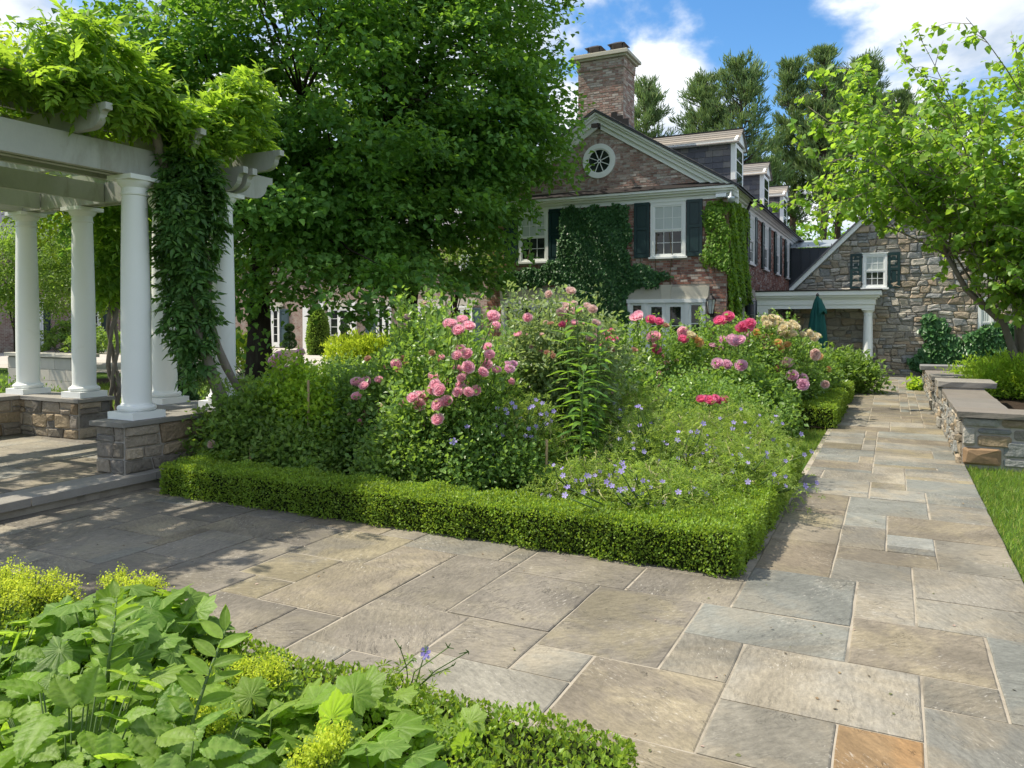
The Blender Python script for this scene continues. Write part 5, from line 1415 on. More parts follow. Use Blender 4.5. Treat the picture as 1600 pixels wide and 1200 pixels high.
# ------------------------------------------------------------------ stone gabled building
SY = 26.8
stone = thing('stone_building', 'rubble stone building with steep gable and shuttered upstairs window', 'building', (1.2, 32, 0))
sx0, sx1 = -2.95, 5.6; sa = 1.32; ez = 2.80; sp_ = 1.005
b = MB(); b.box(sx0, sx1, SY, 38, -.1, ez); b.prism([(sx0, SY, ez + .002), (sx1, SY, ez + .002), (sa, SY, ez + (sa - sx0) * sp_)], (0, 11, 0)); b.build('wall', M['mortar'], stone)
FS = Frame((sx0, SY, 0), (1, 0, 0), (0, -1, 0)); fs = lambda x: x - sx0
w1 = gy(1348, 397, SY); w2 = gy(1386, 449, SY); sw = (w1[0], w2[0], w2[2], w1[2])
sw2 = (gy(1528, 470, SY)[0], gy(1552, 520, SY)[0], .9, 2.35)
n_ = np.array([-sp_, 1.0]); cL = ez - .16; nR = np.array([sp_, 1.0]); 
pl = rubble(rs, sx1 - sx0, 7.0, (.13, .27), (.18, .46), gap=.009, jit=.34, trim=.42, planes=[((-sp_, 1.0), cL), ((sp_, 1.0), ez - .16 + sp_ * (sx1 - sx0))],
            openings=[(fs(a) - .0, fs(c) + .0, d - .06, e + .03) for a, c, d, e in (sw, sw2)], split=.35)
def seen(P):
    c = np.mean(np.array(P), 0); x = c[0] + sx0; z = c[1]
    return (0 if (-2.6 < x < 1.0) else 1, -area(P))
lay_stones(rs, pl, FS, stone, M['rubble'], .06, 300, view=seen)
window(stone, FS, fs(sw[0]), fs(sw[1]), sw[2], sw[3], casing=.07)
shutter(stone, FS, fs(sw[0]) - .36, fs(sw[0]) - .02, sw[2] - .02, sw[3] + .02); shutter(stone, FS, fs(sw[1]) + .02, fs(sw[1]) + .36, sw[2] - .02, sw[3] + .02, hinge=-1)
window(stone, FS, fs(sw2[0]), fs(sw2[1]), sw2[2], sw2[3], casing=.08)
for s in (1, -1):
    b = MB(); xe = sx0 - .12 if s < 0 else sx1 + .12; ze = ez - .12 * sp_
    az = ez + (sa - sx0) * sp_; o = .0
    b.prism([(sa, SY - .16, az - .13), (xe, SY - .16, ze - .13), (xe, SY - .16, ze + .05), (sa, SY - .16, az + .05)], (0, .155, 0)); b.build('rake_board', M['white'], stone)
    b = MB(); b.prism([(sa, SY - .22, az + .054), (xe, SY - .22, ze + .054), (xe, SY - .22, ze + .12), (sa, SY - .22, az + .12)], (0, 11.3, 0)); b.build('roof', M['slate'], stone)

# link roof of standing-seam metal
lk = thing('metal_roofed_link', 'dark standing-seam metal link between the brick house and the stone gable', 'building', (-2.5, 40, 0))
b = MB(); b.box(-4.42, .6, 38.2, 43, -.1, 5.05); b.build('wall', M['seam'], lk)
for k in range(13):
    x = -4.3 + .4 * k; b = MB(); b.box(x - .012, x + .012, 38.15, 38.198, 2.4, 5.05); b.build('seam', M['seam'], lk, loc=(x, 38.17, 2.4))
b = MB(); b.prism([(-4.4, 38.1, 5.06), (-4.4, 38.1, 5.10), (-4.4, 40.6, 5.62), (-4.4, 40.6, 5.5)], (5.0, 0, 0)); b.build('roof', M['zinc'], lk)
for k in range(10):
    b = MB(); x = -4.1 + .5 * k; b.box(x, x + .03, 38.2, 38.26, 5.1, 5.20); b.build('snow_guard', M['darkmetal'], lk)

# closed green parasol
pa = thing('patio_umbrella', 'closed dark green canvas patio umbrella by the porch', 'umbrella', (-2.55, 24.4, 0))
ux, uy = gy(1277, 500, 24.4)[0], 24.4
b = MB(); b.tube([(ux, uy, 0), (ux, uy, 2.42)], .022, 8); b.lathe(ux, uy, [(.02, 2.40), (.05, 2.42), (.035, 2.46), (.01, 2.5)], 10); b.box(ux - .25, ux + .25, uy - .25, uy + .25, -.01, .06)
b.build('pole', M['darkmetal'], pa)
V = []; Fq = []; nseg = 32; rows = [(2.40, .035), (2.25, .09), (1.9, .16), (1.5, .20), (1.1, .235), (.85, .215), (.80, .18)]
for j, (z, r) in enumerate(rows):
    for k in range(nseg):
        a = 2 * pi * k / nseg; q = r * (1 + .30 * cos(a * 8 + .5 * j) * min(1, j / 2)) ; V.append((ux + q * cos(a) * (1.0), uy + q * sin(a) * .9, z - .05 * cos(a * 8) * (j > 4)))
for j in range(len(rows) - 1):
    for k in range(nseg): Fq.append((j * nseg + k, (j + 1) * nseg + k, (j + 1) * nseg + (k + 1) % nseg, j * nseg + (k + 1) % nseg))
add('canopy', mesh_faces('canopy', np.array(V) - wloc(pa), Fq, True), M['canvas'], pa, wloc(pa))
V = []; Fq = []
for j, (z, r) in enumerate(((2.3, .10), (2.1, .19), (1.93, .27), (1.9, .25))):   # vent flap hanging loose on one side
    for k in range(9):
        a = -1.3 + k * .28; V.append((ux + r * cos(a), uy + r * sin(a), z - .05 * cos(k * 1.6)))
for j in range(3):
    for k in range(8): Fq.append((j * 9 + k, (j + 1) * 9 + k, (j + 1) * 9 + k + 1, j * 9 + k + 1))
add('vent_flap', mesh_faces('vent_flap', np.array(V) - wloc(pa), Fq, True), M['canvas'], pa, wloc(pa))

# ------------------------------------------------------------------ the wings round the courtyard
wing = thing('brick_wing', 'long pale brick wing with white french doors across the courtyard', 'building', (-27, 39, 0))
WY = 36.0
b = MB(); b.box(-43, XL - .02, WY, 43, -.1, 5.9); b.build('wall', M['far_brick_x'], wing)
b = MB(); b.prism([(-43.3, WY - .4, 5.9), (-43.3, 43.4, 5.9), (-43.3, 39.5, 8.2)], (30.8, 0, 0)); b.build('roof', M['slate'], wing)
b = MB(); b.box(-43.2, XL - .03, WY - .35, WY - .002, 5.6, 5.88); b.build('cornice', M['white'], wing)
FW = Frame((0, WY, 0), (1, 0, 0), (0, -1, 0)); wx = lambda p: gy(p, 500, WY)[0]
def french(px_a, px_b, top=2.35, par=wing, fr=FW, f=wx, leaves_n=2):
    a, c = f(px_a), f(px_b)
    bb = MB(); fr.box(bb, a, a + .08, 0, .1, 0, top); fr.box(bb, c - .08, c, 0, .1, 0, top); fr.box(bb, a - .02, c + .02, 0, .12, top + .002, top + .1); bb.build('door_frame', M['white'], par)
    for i in range(leaves_n):
        p = a + .082 + (c - a - .164) * i / leaves_n; q = a + .082 + (c - a - .164) * (i + 1) / leaves_n - .004
        glazed_door(par, fr, p, q, .02, top - .004, 4, 'french_door', .10, .3)
    bb = MB(); fr.box(bb, a - .25, c + .25, 0, .06, top + .12, top + .5); bb.build('lintel', M['limestone'], par)
for (p, q) in ((415, 438), (514, 547), (589, 612), (655, 690), (706, 739)): french(p, q)
for (p, q) in ((438.5, 452), (572, 588), (740, 752), (640, 654)): shutter(wing, FW, wx(p), wx(q), .05, 2.35, 'shutter_grey')
for (p, q) in ((476, 484), (500, 508), (550, 558)):
    b = MB(); FW.box(b, wx(p), wx(q), 0, .18, -.05, 2.8); b.build('pilaster', M['white'], wing)
for p in (733,): window(wing, FW, wx(p) - .6, wx(p) + .6, 3.7, 5.3)
wing2 = thing('brick_wing', 'brick wing with tall dark shutters seen behind the pergola columns', 'building', (-46, 20, 0))
b = MB(); b.box(-50, -42, -6, WY - .02, -.1, 5.9); b.build('wall', M['far_brick_y'], wing2)
b = MB(); b.prism([(-42 + .4, -6.3, 5.9), (-50.4, -6.3, 5.9), (-46, -6.3, 8.4)], (0, 42.3, 0)); b.build('roof', M['slate'], wing2)
FV = Frame((-42, 0, 0), (0, 1, 0), (1, 0, 0))
def wy(p):
    r = _ray(p, 500); return r[1] * (-42 / r[0])
for (p, q) in ((44, 66), (125, 156), (199, 232)): french(p, q, 2.6, wing2, FV, wy)
for (p, q) in ((112, 124), (157, 169), (188, 198), (233, 246), (30, 42), (67, 78)): shutter(wing2, FV, wy(p), wy(q), .05, 2.6)

# ------------------------------------------------------------------ clipped hedges
hedge('box_hedge', 'clipped box hedge wrapping the front corner of the rose bed', [(-6.40, -.90, 5.14, 5.58, 0, .295), (-1.34, -.88, 5.582, 8.9, 0, .285), (-6.42, -6.0, 5.582, 6.6, 0, .33)], 112000, .0215, seed=1)
hedge('box_hedge', 'clipped box hedge in the foreground round the big-leaved bed', [(-8.5, -.74, 2.03, 2.46, 0, .31), (-1.2, -.73, -.4, 2.028, 0, .31)], 78000, .0215, seed=2)
hedge('box_hedge', 'clipped box hedge corner beside the path past the patch of grass', [(-4.5, -.80, 12.95, 13.38, 0, .34), (-1.24, -.80, 13.382, 16.2, 0, .34)], 26000, .031, seed=3)
hedge('box_hedge', 'short far box hedge in front of the leafy bush by the porch', [(-3.5, -.78, 16.9, 17.3, 0, .34), (-1.2, -.78, 17.302, 18.6, 0, .34)], 16000, .03, seed=4)
hedge('box_hedge', 'narrow strip of box hedge on the raised bed before the stone building', [(1.85, 5.6, 19.5, 19.95, .4, .80)], 12000, .03, seed=5)

# ------------------------------------------------------------------ the rose bed and the beds behind
def B(px, D):
    p = gd(px, 500, D); return p[0], p[1]
def Z5(pts, s, x0, y0, D, m, size, jit=.25, seed=0):
    r = np.random.RandomState(seed + len(pts)); return [(gd(x0 + a / s, y0 + c / s, D + r.uniform(-jit, jit)), m, size * 1.15 * r.uniform(.85, 1.15)) for a, c in pts]
def bush(name, label, cat, px, D, *a, **k):
    x, y = B(px, D); return shrub(name, label, cat, x, y, .0, *a, **k)
GR = 'rose bushes in the beds'
z1 = lambda pts, m, s=.088, D=7.12, s_=.85: Z5(pts, 4, 520, 440, D, m, s * s_, seed=3)
bl = z1([(850,275),(810,235),(745,255),(785,300),(725,262),(1005,215),(1018,272),(775,460),(838,450),(800,425),(965,405),(980,455),(960,515),(940,565),(1025,550),(780,548),(845,535),(815,570),(805,600),(628,590),(640,640),(665,675),(630,672),(500,725),(530,705),(572,705),(570,750),(540,770),(780,690),(850,690),(895,680),(830,712),(800,655),(710,745),(655,770),(708,785),(655,860),(685,862),(547,897)], 'p_pink') \
   + z1([(1095,520),(1130,515),(1105,545)], 'p_mauve', .08) + z1([(1140,870),(660,490),(620,445)], 'p_faded', .05)
bush('rose_bush', 'tall pink rose bush crowded with clusters of cupped blooms', 'rose bush', 690, 8.0, .95, .8, 1.66, 12000, .058, T_OV, 'l_rose', GR, 11, tall=7, blooms=bl, more=[('p_pink', 16, .075), ('p_faded', 9, .045), ('p_pale', 6, .05)])
bl = z1([(150,625),(208,625),(192,650),(148,715),(395,515)], 'p_pink', .095, 7.75) + z1([(260,770),(210,830),(460,505),(440,480),(218,480)], 'p_faded', .06, 7.9)
bush('rose_bush', 'lower pink rose bush to the left with two large blooms side by side', 'rose bush', 590, 8.5, .6, .6, 1.15, 6500, .056, T_OV, 'l_rose', GR, 12, tall=3, blooms=bl, more=[('p_pink', 5, .07), ('p_faded', 5, .045)])
bl = z1([(470,220),(437,275),(575,130),(455,215)], 'p_pale', .07, 9.1)
bush('rose_bush', 'tall loose rose bush with reddish shoots and a few pale blooms', 'rose bush', 665, 9.5, .55, .55, 1.85, 6500, .068, T_OV, 'l_rose', GR, 13, tall=10, blooms=bl, dome=.35, more=[('p_pale', 5, .05), ('p_faded', 6, .04)])
z2 = lambda pts, m, s=.07, D=7.95: Z5(pts, 6.154, 740, 380, D, m, s, seed=5)
bl = z2([(935,455),(720,490),(890,590),(860,650),(955,575),(1145,635),(1095,600),(1180,765),(1215,840),(1000,640),(1130,910),(1160,890),(905,620),(840,665)], 'p_pale') + z2([(520,715),(425,870),(970,760)], 'p_pink', .065) + z2([(885,775),(915,790),(850,780)], 'p_hot', .065) + z2([(740,770),(740,1060),(770,1085),(705,1050)], 'p_faded', .05)
bush('rose_bush', 'tall grey-green shrub rose with pale blush blooms at its top right', 'rose bush', 862, 8.7, .78, .7, 1.86, 17000, .057, T_OV, 'l_rose_pale', GR, 14, tall=8, blooms=bl, dome=.28, spread=.075, more=[('p_pale', 14, .05), ('p_pink', 4, .05), ('p_faded', 5, .04)])
z3 = lambda pts, m, s=.10, D=9.0: Z5(pts, 3.333, 340, 380, D, m, s, seed=6)
bl = z3([(310,600),(328,582),(300,615),(315,680),(290,715),(355,670)], 'p_mauve') + z3([(430,570),(400,645),(418,615)], 'p_mauve', .08)
bush('rose_bush', 'small mauve-pink rose bush left of the kerria, blooms against the dark tree trunk', 'rose bush', 452, 9.5, .55, .5, .95, 5000, .068, T_OV, 'l_rose', GR, 15, tall=4, blooms=bl)
bush('kerria', 'yellow-green leafy shrub tied to a wooden stake', 'shrub', 472, 8.5, .48, .42, 1.2, 6500, .055, T_OV, 'l_kerria', None, 16, tall=6, base_open=.05, dome=.4)
bush('leafy_shrub', 'dark leafy shrub in the shade beside the pergola pier', 'shrub', 385, 8.3, .5, .5, 1.0, 6500, .06, T_OV, 'l_mid', None, 17, tall=4, blooms=[(gd(330, 694, 7.9), 'p_pale', .07)])
bush('leafy_shrub', 'green shrub between the staked kerria and the pink roses', 'shrub', 536, 8.7, .42, .4, 1.1, 5000, .045, T_OV, 'l_rose', None, 18, tall=3)
bush('leafy_shrub', 'low dark green shrub behind the middle of the front hedge', 'shrub', 640, 7.3, .6, .45, .78, 6500, .05, T_OV, 'l_mid', None, 19)
bush('leafy_shrub', 'low green shrub below the pink rose clusters', 'shrub', 745, 7.2, .6, .5, .85, 7000, .045, T_OV, 'l_rose', None, 20, tall=2, blooms=[(gd(730, 667, 6.9), 'p_violet', .05), (gd(708, 690, 6.8), 'p_violet', .07)], bloom_kind='flower')
bush('leafy_shrub', 'low shrub at the left end of the front hedge', 'shrub', 455, 7.9, .5, .35, .62, 4500, .05, T_OV, 'l_mid', None, 21)
# hardy geraniums spilling over the corner
r = np.random.RandomState(77)
zg = lambda pts, D, s=.054: [(gd(800 + a / 3.077, 600 + c / 3.077, D + r.uniform(-.2, .2)), 'p_violet', s * .8 * r.uniform(.7, 1.2)) for a, c in pts]
GG = 'blue geraniums spilling over the hedge corner'
def gera(label, px, D, rx, ry, h, n, seed, fl, **k):
    t = bush('geranium', label, 'geranium', px, D, rx, ry, h, n, .062, T_GER, 'l_gera', None, seed, per=11, spread=.07, canes=14, blooms=fl, bloom_kind='flower', more=[('p_violet', 26, .04)], dome=.5, upright=.5, **k)
    rr = np.random.RandomState(seed + 500); x, y = B(px, D); sb = MB()          # spent straw-coloured flower stalks
    for i in range(45):
        a = rr.rand() * 6.28; q = sqrt(rr.rand()); p = np.array([x + rx * q * cos(a), y + ry * q * sin(a), h * (1 - .5 * q * q) * .85]); e = p + np.array([rr.uniform(-.14, .14), rr.uniform(-.14, .14), rr.uniform(.02, .14)])
        m = (p + e) / 2 + rr.normal(size=3) * .02; sb.tube([p, m, e], [.004, .0035, .003], 3)
        for j in range(4):
            f = e + rr.normal(size=3) * .014; sb.tube([e, (e + f) / 2 + np.array([0, 0, .02]), f + np.array([0, 0, .025])], [.003, .004, .002], 3)
    sb.build('seed_stalks', M['p_straw'], t, kind='stuff')
    return t
gera('large blue geranium filling the front corner of the bed behind the hedge', 1035, 6.1, .52, .42, .50, 3400, 31, zg([(530,380),(540,400),(525,420),(455,470),(480,490),(520,510),(545,505),(630,465),(725,470),(800,520),(580,508),(270,495),(255,535)], 5.7))
gera('blue geranium sprawling over the hedge towards the path', 1140, 6.9, .48, .6, .60, 3200, 32, zg([(1260,435),(1315,445),(1315,490),(1135,470),(1105,540),(1140,590),(1465,475),(1410,490),(1225,330),(1225,350),(1315,370),(1405,340)], 6.4))
gera('blue geranium in the middle of the corner patch with yellowing leaves', 1035, 7.2, .7, .6, .80, 4200, 33, zg([(800,230),(795,270),(745,290),(585,310),(635,325),(705,370),(860,230),(890,230),(650,270),(920,190),(975,305),(610,105),(620,120),(600,110)], 6.7))
gera('blue geranium behind the others near the grass patch', 1135, 8.3, .62, .7, .74, 4000, 34, zg([(1065,185),(1060,215),(1125,240),(1190,150),(1250,185),(1300,190),(1255,265),(1275,295),(1325,295),(1350,315),(1440,325),(1390,240),(1270,155),(1000,165),(1120,185)], 7.9))
gera('blue geranium low behind the front hedge left of the corner', 930, 6.6, .5, .4, .48, 2600, 35, zg([(345,520),(385,510),(375,445),(400,440),(360,440),(245,440),(180,540),(20,530),(90,555),(200,390)], 6.2))
gera('tall blue geranium between the grey-green rose and the pink rose', 812, 7.5, .5, .45, .95, 3200, 36, [(gd(520 + a / 4, 440 + c / 4, 7.1), 'p_violet', .045) for a, c in ((1030,790),(1080,800),(1120,760),(1140,785),(1230,790),(1250,780),(1270,740),(1310,760),(1300,830),(1335,825),(1225,920),(1270,905),(1205,965),(1240,970),(1015,900),(1060,960),(1380,810),(1090,825))])
gera('blue geranium mixed into the foliage behind the lilies', 985, 8.6, .7, .6, .92, 3600, 37, zg([(520,125),(525,240),(455,335),(430,300),(760,30),(1100,120)], 8.1))
# tall lilies
T_LANCE = (np.array([(0,0,0), (.10,.18,.05), (.13,.45,.02), (.08,.75,-.10), (0,1,-.24), (-.08,.75,-.10), (-.13,.45,.02), (-.10,.18,.05), (0,.18,.02), (0,.45,-.02), (0,.75,-.13)], float),
           np.array([(0,1,8),(8,1,2),(8,2,9),(9,2,3),(9,3,10),(10,3,4),(10,4,5),(9,10,5),(9,5,6),(8,9,6),(8,6,7),(0,8,7)]))
def stem_plant(name, label, cat, x, y, z0, h, n, size, lm, seed, lean=(0, 0), tm=T_LANCE, wid=1.0, up=.35, group=None, w0=.12, parts=True):
    rs = np.random.RandomState(seed); t = thing(name, label, cat, (x, y, z0), group)
    top = np.array([x + lean[0], y + lean[1], z0 + h]); b0 = np.array([x, y, z0])
    path = [b0 + (top - b0) * f + np.array([lean[0], lean[1], 0]) * (f * f - f) * .6 for f in np.linspace(0, 1, 8)]
    s = MB(); s.tube(path, [.011 - .006 * f for f in np.linspace(0, 1, 8)], 6); s.build('stem', M['stem'], t, smooth=True)
    P = []; D = []; Nn = []; S = []
    for i in range(n):
        f = w0 + (1 - w0) * i / (n - 1); p = b0 + (top - b0) * f + np.array([lean[0], lean[1], 0]) * (f * f - f) * .6
        a = i * 2.4 + rs.uniform(-.3, .3); d = np.array([cos(a), sin(a), up + .5 * (f > .93)]); P.append(p); D.append(d); Nn.append(np.array([-cos(a) * .3, -sin(a) * .3, 1.0]) + rs.normal(size=3) * .12); S.append(size * (1 - .35 * abs(f - .55)) * rs.uniform(.85, 1.15))
    P, D, Nn, S = map(np.array, (P, D, Nn, S))
    if parts:
        for i in range(n):
            V, F = leaf_arrays(P[i:i+1], D[i:i+1], Nn[i:i+1], S[i:i+1], tm, wid); add('leaf', mesh_arrays('leaf', V - P[i], F, True), M[lm], t, P[i])
    else: leaves('foliage', P, D, Nn, S, tm, lm, t, smooth=True, wid=wid)
    return t
for k, (px, D, h) in enumerate(((914, 7.3, 1.83), (893, 7.5, 1.55), (934, 7.4, 1.62), (905, 7.0, 1.25), (925, 7.7, 1.4))):
    x, y = B(px, D)
    stem_plant('lily_plant', ['tallest lily stalk with drooping strap leaves, its fresh green tip above the roses', 'lily stalk just left of the tallest one', 'lily stalk just right of the tallest one', 'short lily stalk in front of the taller ones', 'lily stalk half hidden behind the tallest one'][k], 'lily', x, y, 0, h, 42, .24, 'l_lily', 60 + k, lean=(.05 * (k - 2), 0), up=.05, group='lily stalks in the rose bed')
# stakes
for (px, D, z1_, lab) in ((480, 8.15, 1.06, 'thin wooden stake standing in the yellow-green shrub'), (389, 7.8, .42, 'short wooden stake near the left end of the hedge'), (853, 6.9, .62, 'brown stake under the grey-green rose')):
    x, y = B(px, D); b = MB(); b.tube([(x, y, 0), (x + .01, y, z1_)], .013, 6); tag(b.build('plant_stake', M['stake'], None, loc=(x, y, 0)), lab, 'stake')
# the second bed
z4 = lambda pts, m, s=.12, D=11.8: Z5(pts, 3.2, 880, 460, D, m, s, jit=.4, seed=8)
bl = z4([(372,105),(452,212),(600,190),(243,457),(365,112)], 'p_pink', .14) + z4([(438,125),(480,135),(465,273),(600,222),(250,225),(210,235),(232,190),(205,270),(15,150)], 'p_hot', .115) + z4([(515,155),(355,280)], 'p_faded', .08) + z4([(660,215),(680,240)], 'p_apri', .10) + z4([(650,205),(640,200)], 'p_cream', .10)
bush('rose_bush', 'hot pink rose bush in front of the right-hand french doors', 'rose bush', 1010, 12.8, 1.35, .9, 1.62, 15000, .068, T_OV2, 'l_rose', GR, 41, tall=7, blooms=bl, more=[('p_pink', 12, .10), ('p_hot', 8, .09), ('p_faded', 8, .06), ('p_pale', 5, .07)])
bl = z4([(795,130),(780,128),(825,110),(900,160),(935,145),(885,170),(920,160)], 'p_hot', .13) + z4([(860,230),(845,225),(880,228),(800,225)], 'p_mauve', .12) + z4([(770,345),(818,350),(890,355),(905,365)], 'p_mauve', .12)
bush('rose_bush', 'rose bush with magenta and mauve blooms in front of the wall lantern', 'rose bush', 1148, 13.2, 1.15, .9, 1.62, 14000, .068, T_OV2, 'l_rose', GR, 42, tall=6, blooms=bl, more=[('p_mauve', 8, .10), ('p_hot', 5, .09), ('p_faded', 6, .06)])
bl = z4([(1010,125),(1060,118),(1040,140),(1085,135),(1110,150),(1150,145),(1165,160),(1090,190),(1120,200),(1150,195),(1235,195),(1270,205),(1100,165),(1130,160),(1045,115),(1020,150),(1070,150),(1200,200),(1255,215)], 'p_cream', .105, 13.0) + z4([(980,200),(1075,240),(1085,272),(1120,250),(1280,310),(1005,205),(970,190)], 'p_apri', .10, 12.9) + z4([(1005,215),(1030,253)], 'p_pink', .13, 12.9) + z4([(1120,340),(1110,345),(1260,300),(1135,338)], 'p_pale', .12, 12.8) + z4([(1145,405),(1195,420),(1197,450),(1208,432)], 'p_mauve', .125, 12.7) + z4([(1310,450)], 'p_pale', .1, 13.2)
bush('rose_bush', 'broad rose bush covered in cream and apricot blooms near the porch', 'rose bush', 1208, 14.4, 1.02, 1.0, 1.62, 17000, .068, T_OV2, 'l_rose', GR, 43, tall=4, blooms=bl, more=[('p_cream', 26, .10), ('p_apri', 12, .09), ('p_pale', 8, .08)])
bl = z4([(690,522),(715,520),(735,528),(760,520),(780,528),(805,525)], 'p_hot', .085, 9.6)
bush('rose_bush', 'low rose bush with a row of pink blooms above the geraniums', 'rose bush', 1105, 10.4, .9, .7, .98, 9000, .05, T_OV2, 'l_rose', GR, 44, blooms=bl)
for k, (px, D, rx, h, lab) in enumerate(((945, 11.6, .9, 1.25, 'green rose bush without flowers right of the lilies'), (1160, 11.6, .7, 1.0, 'green bush between the geraniums and the far hedge corner'), (790, 12.5, 1.0, 1.35, 'leafy bush behind the tall pink roses'), (1256, 16.0, .62, 1.15, 'dense green bush right of the cream roses'), (560, 11.0, .9, 1.0, 'green bush behind the lower pink rose'))):
    bush('leafy_shrub', lab, 'shrub', px, D, rx, rx * .8, h, 6000, .08, T_OV2, 'l_rose', None, 45 + k, tall=3)
bush('peony', 'glossy dark-leaved peony bush beside the porch column', 'peony', 1312, 18.2, .78, .8, .95, 4600, .13, T_OV2, 'l_mid', None, 52, per=12, spread=.12, wid=.8)
bush('leafy_shrub', 'spreading green shrub at the edge of the lawn left of the mauve rose', 'shrub', 405, 10.6, .75, .6, .75, 5200, .09, T_RH, 'l_mid', None, 53, wid=.5)
bush('leafy_shrub', 'feathery green shrub in front of the big tree trunk', 'shrub', 470, 12.5, 1.0, .8, .85, 6000, .09, T_RH, 'l_mid', None, 54, wid=.5)
bush('leafy_shrub', 'mixed green shrub behind the wooden stake', 'shrub', 540, 13.5, 1.0, .8, 1.0, 6000, .07, T_OV2, 'l_mid', None, 55)
for k, px in enumerate((548, 575, 600)):
    bush('grassy_shrub', ['left', 'middle', 'right'][k] + ' of three bright yellow-green mounds before the courtyard doors', 'shrub', px, 25, .9, .8, 1.15, 3800, .14, T_RH, 'l_lime', 'yellow-green mounds in the courtyard', 56 + k, wid=.45, upright=1.0, dome=.3)
bush('grassy_shrub', 'yellow-green mound beside the big tree trunk', 'shrub', 378, 24, .8, .8, 1.2, 3200, .14, T_RH, 'l_lime', None, 59, wid=.45, upright=1.0, dome=.3)
bush('leafy_shrub', 'small bush at the foot of the left pergola columns', 'shrub', 12, 12, .45, .4, .72, 2500, .06, T_RH, 'l_mid', None, 61, upright=.8)
bush('leafy_shrub', 'sprigs of yew between the two left pergola columns', 'shrub', 75, 12, .3, .3, .62, 1500, .06, T_RH, 'l_mid', None, 62, upright=1, wid=.5)
bush('leafy_shrub', 'low bush behind the front pergola column', 'shrub', 318, 11.5, .7, .5, .6, 3500, .06, T_RH, 'l_mid', None, 63)
for k, (px, D, h) in enumerate(((98, 41, 1.5), (150, 40, 1.25), (222, 39, 1.35), (290, 38, 1.2), (338, 38, 1.5))):
    bush('leafy_shrub', ['first', 'second', 'third', 'fourth', 'fifth'][k] + ' from the left of the shrubs along the foot of the courtyard wings', 'shrub', px, D, 1.5, 1.2, h, 2600, .17, T_RH, 'l_mid', 'shrubs along the courtyard wings', 70 + k)
# clipped yew cone, topiaries in pots, columnar arborvitae
def cone(name, label, cat, x, y, z0, prof, n, size, lm, seed, group=None):
    rs = np.random.RandomState(seed); t = thing(name, label, cat, (x, y, z0), group)
    prof = np.array(prof, float); zz = rs.rand(n); f = np.interp(zz, prof[:, 0], prof[:, 1]); H = prof[-1, 2] if prof.shape[1] > 2 else 1
    a = rs.rand(n) * 2 * pi; rr = f * rs.uniform(.82, 1.04, n); O = np.stack([np.cos(a), np.sin(a), np.full(n, .35)], 1)
    P = np.stack([x + rr * np.cos(a), y + rr * np.sin(a), z0 + zz * H], 1)
    c = MB(); c.lathe(x, y, [(p[1] * .8 + .005, z0 + p[0] * H * .98) for p in prof], 12); c.build('twigs', M['hedge_core'], t)
    leaves('foliage', P, unit(O + rdir(rs, n) * .7), unit(O + rdir(rs, n) * .7), size * rs.uniform(.7, 1.3, n), T_BOX, lm, t)
    return t
x, y = B(268, 11); cone('clipped_cone', 'dark clipped cone shrub behind the front pergola column', 'topiary', x, y, -.05, [(0, .5, 1.15), (.25, .47, 1.15), (.7, .26, 1.15), (1, .02, 1.15)], 9000, .035, 'l_yew', 1)
x, y = B(497, 38); cone('arborvitae', 'columnar evergreen trained against the courtyard wing', 'conifer', x, y, -.05, [(0, .42, 2.3), (.3, .55, 2.3), (.8, .42, 2.3), (1, .1, 2.3)], 5000, .11, 'l_mid', 2)
def topiary(px, D, balls, lab):
    x, y = B(px, D); t = thing('topiary', lab, 'topiary', (x, y, -.03)); rs = np.random.RandomState(px)
    b = MB(); b.lathe(x, y, [(.20, -.03), (.22, .02), (.24, .10), (.30, .42), (.34, .46), (.34, .52), (.28, .52)], 16); b.build('pot', M['terracotta'], t, smooth=False)
    b = MB(); b.tube([(x, y, .5), (x, y, balls[0][0])], .025, 6); b.build('stem', M['bark'], t)
    for (z, r_) in balls:
        n = 1200; d = rdir(rs, n); P = np.array([x, y, z]) + d * np.array([r_, r_, r_ * .75]); leaves('clipped_ball', P, unit(d + rdir(rs, n) * .8), unit(d + rdir(rs, n) * .6), .06, T_BOX, 'l_yew', t)
topiary(452, 30, [(1.40, .16), (1.06, .19), (.78, .25)], 'three-ball topiary in a stone pot beside the courtyard shutter')
topiary(538, 33, [(1.35, .19), (.95, .19)], 'two-ball topiary in a stone pot before the courtyard french doors')

# ------------------------------------------------------------------ wisteria
def wisteria(name, label, sets, trunks, seed, loc):
    rs = np.random.RandomState(seed); t = thing(name, label, 'vine', loc)
    tb = MB()
    for path, r0 in trunks:
        path = np.array(path, float); n = 22; u = np.linspace(0, len(path) - 1, n); Q = np.stack([np.interp(u, range(len(path)), path[:, i]) for i in range(3)], 1)
        Q += .02 * np.sin(np.arange(n)[:, None] * np.array([1.3, 1.7, .7])) 
        tb.tube(list(Q), [r0 * (1.15 - .6 * k / n + .12 * sin(k * 1.9)) for k in range(n)], 8)
    tb.build('trunk', M['bark_light'], t, smooth=True)
    for nm, lm, n, f, size, dn in sets:
        P, O = f(rs, n)
        D = unit(O * .8 + rdir(rs, n) * .85 + np.array([0, 0, dn])); Nn = unit(np.array([0, 0, 1.0]) + O * .5 + rdir(rs, n) * .5)
        leaves(nm, P, D, Nn, size * rs.uniform(.65, 1.2, n), T_PIN, lm, t)
    return t
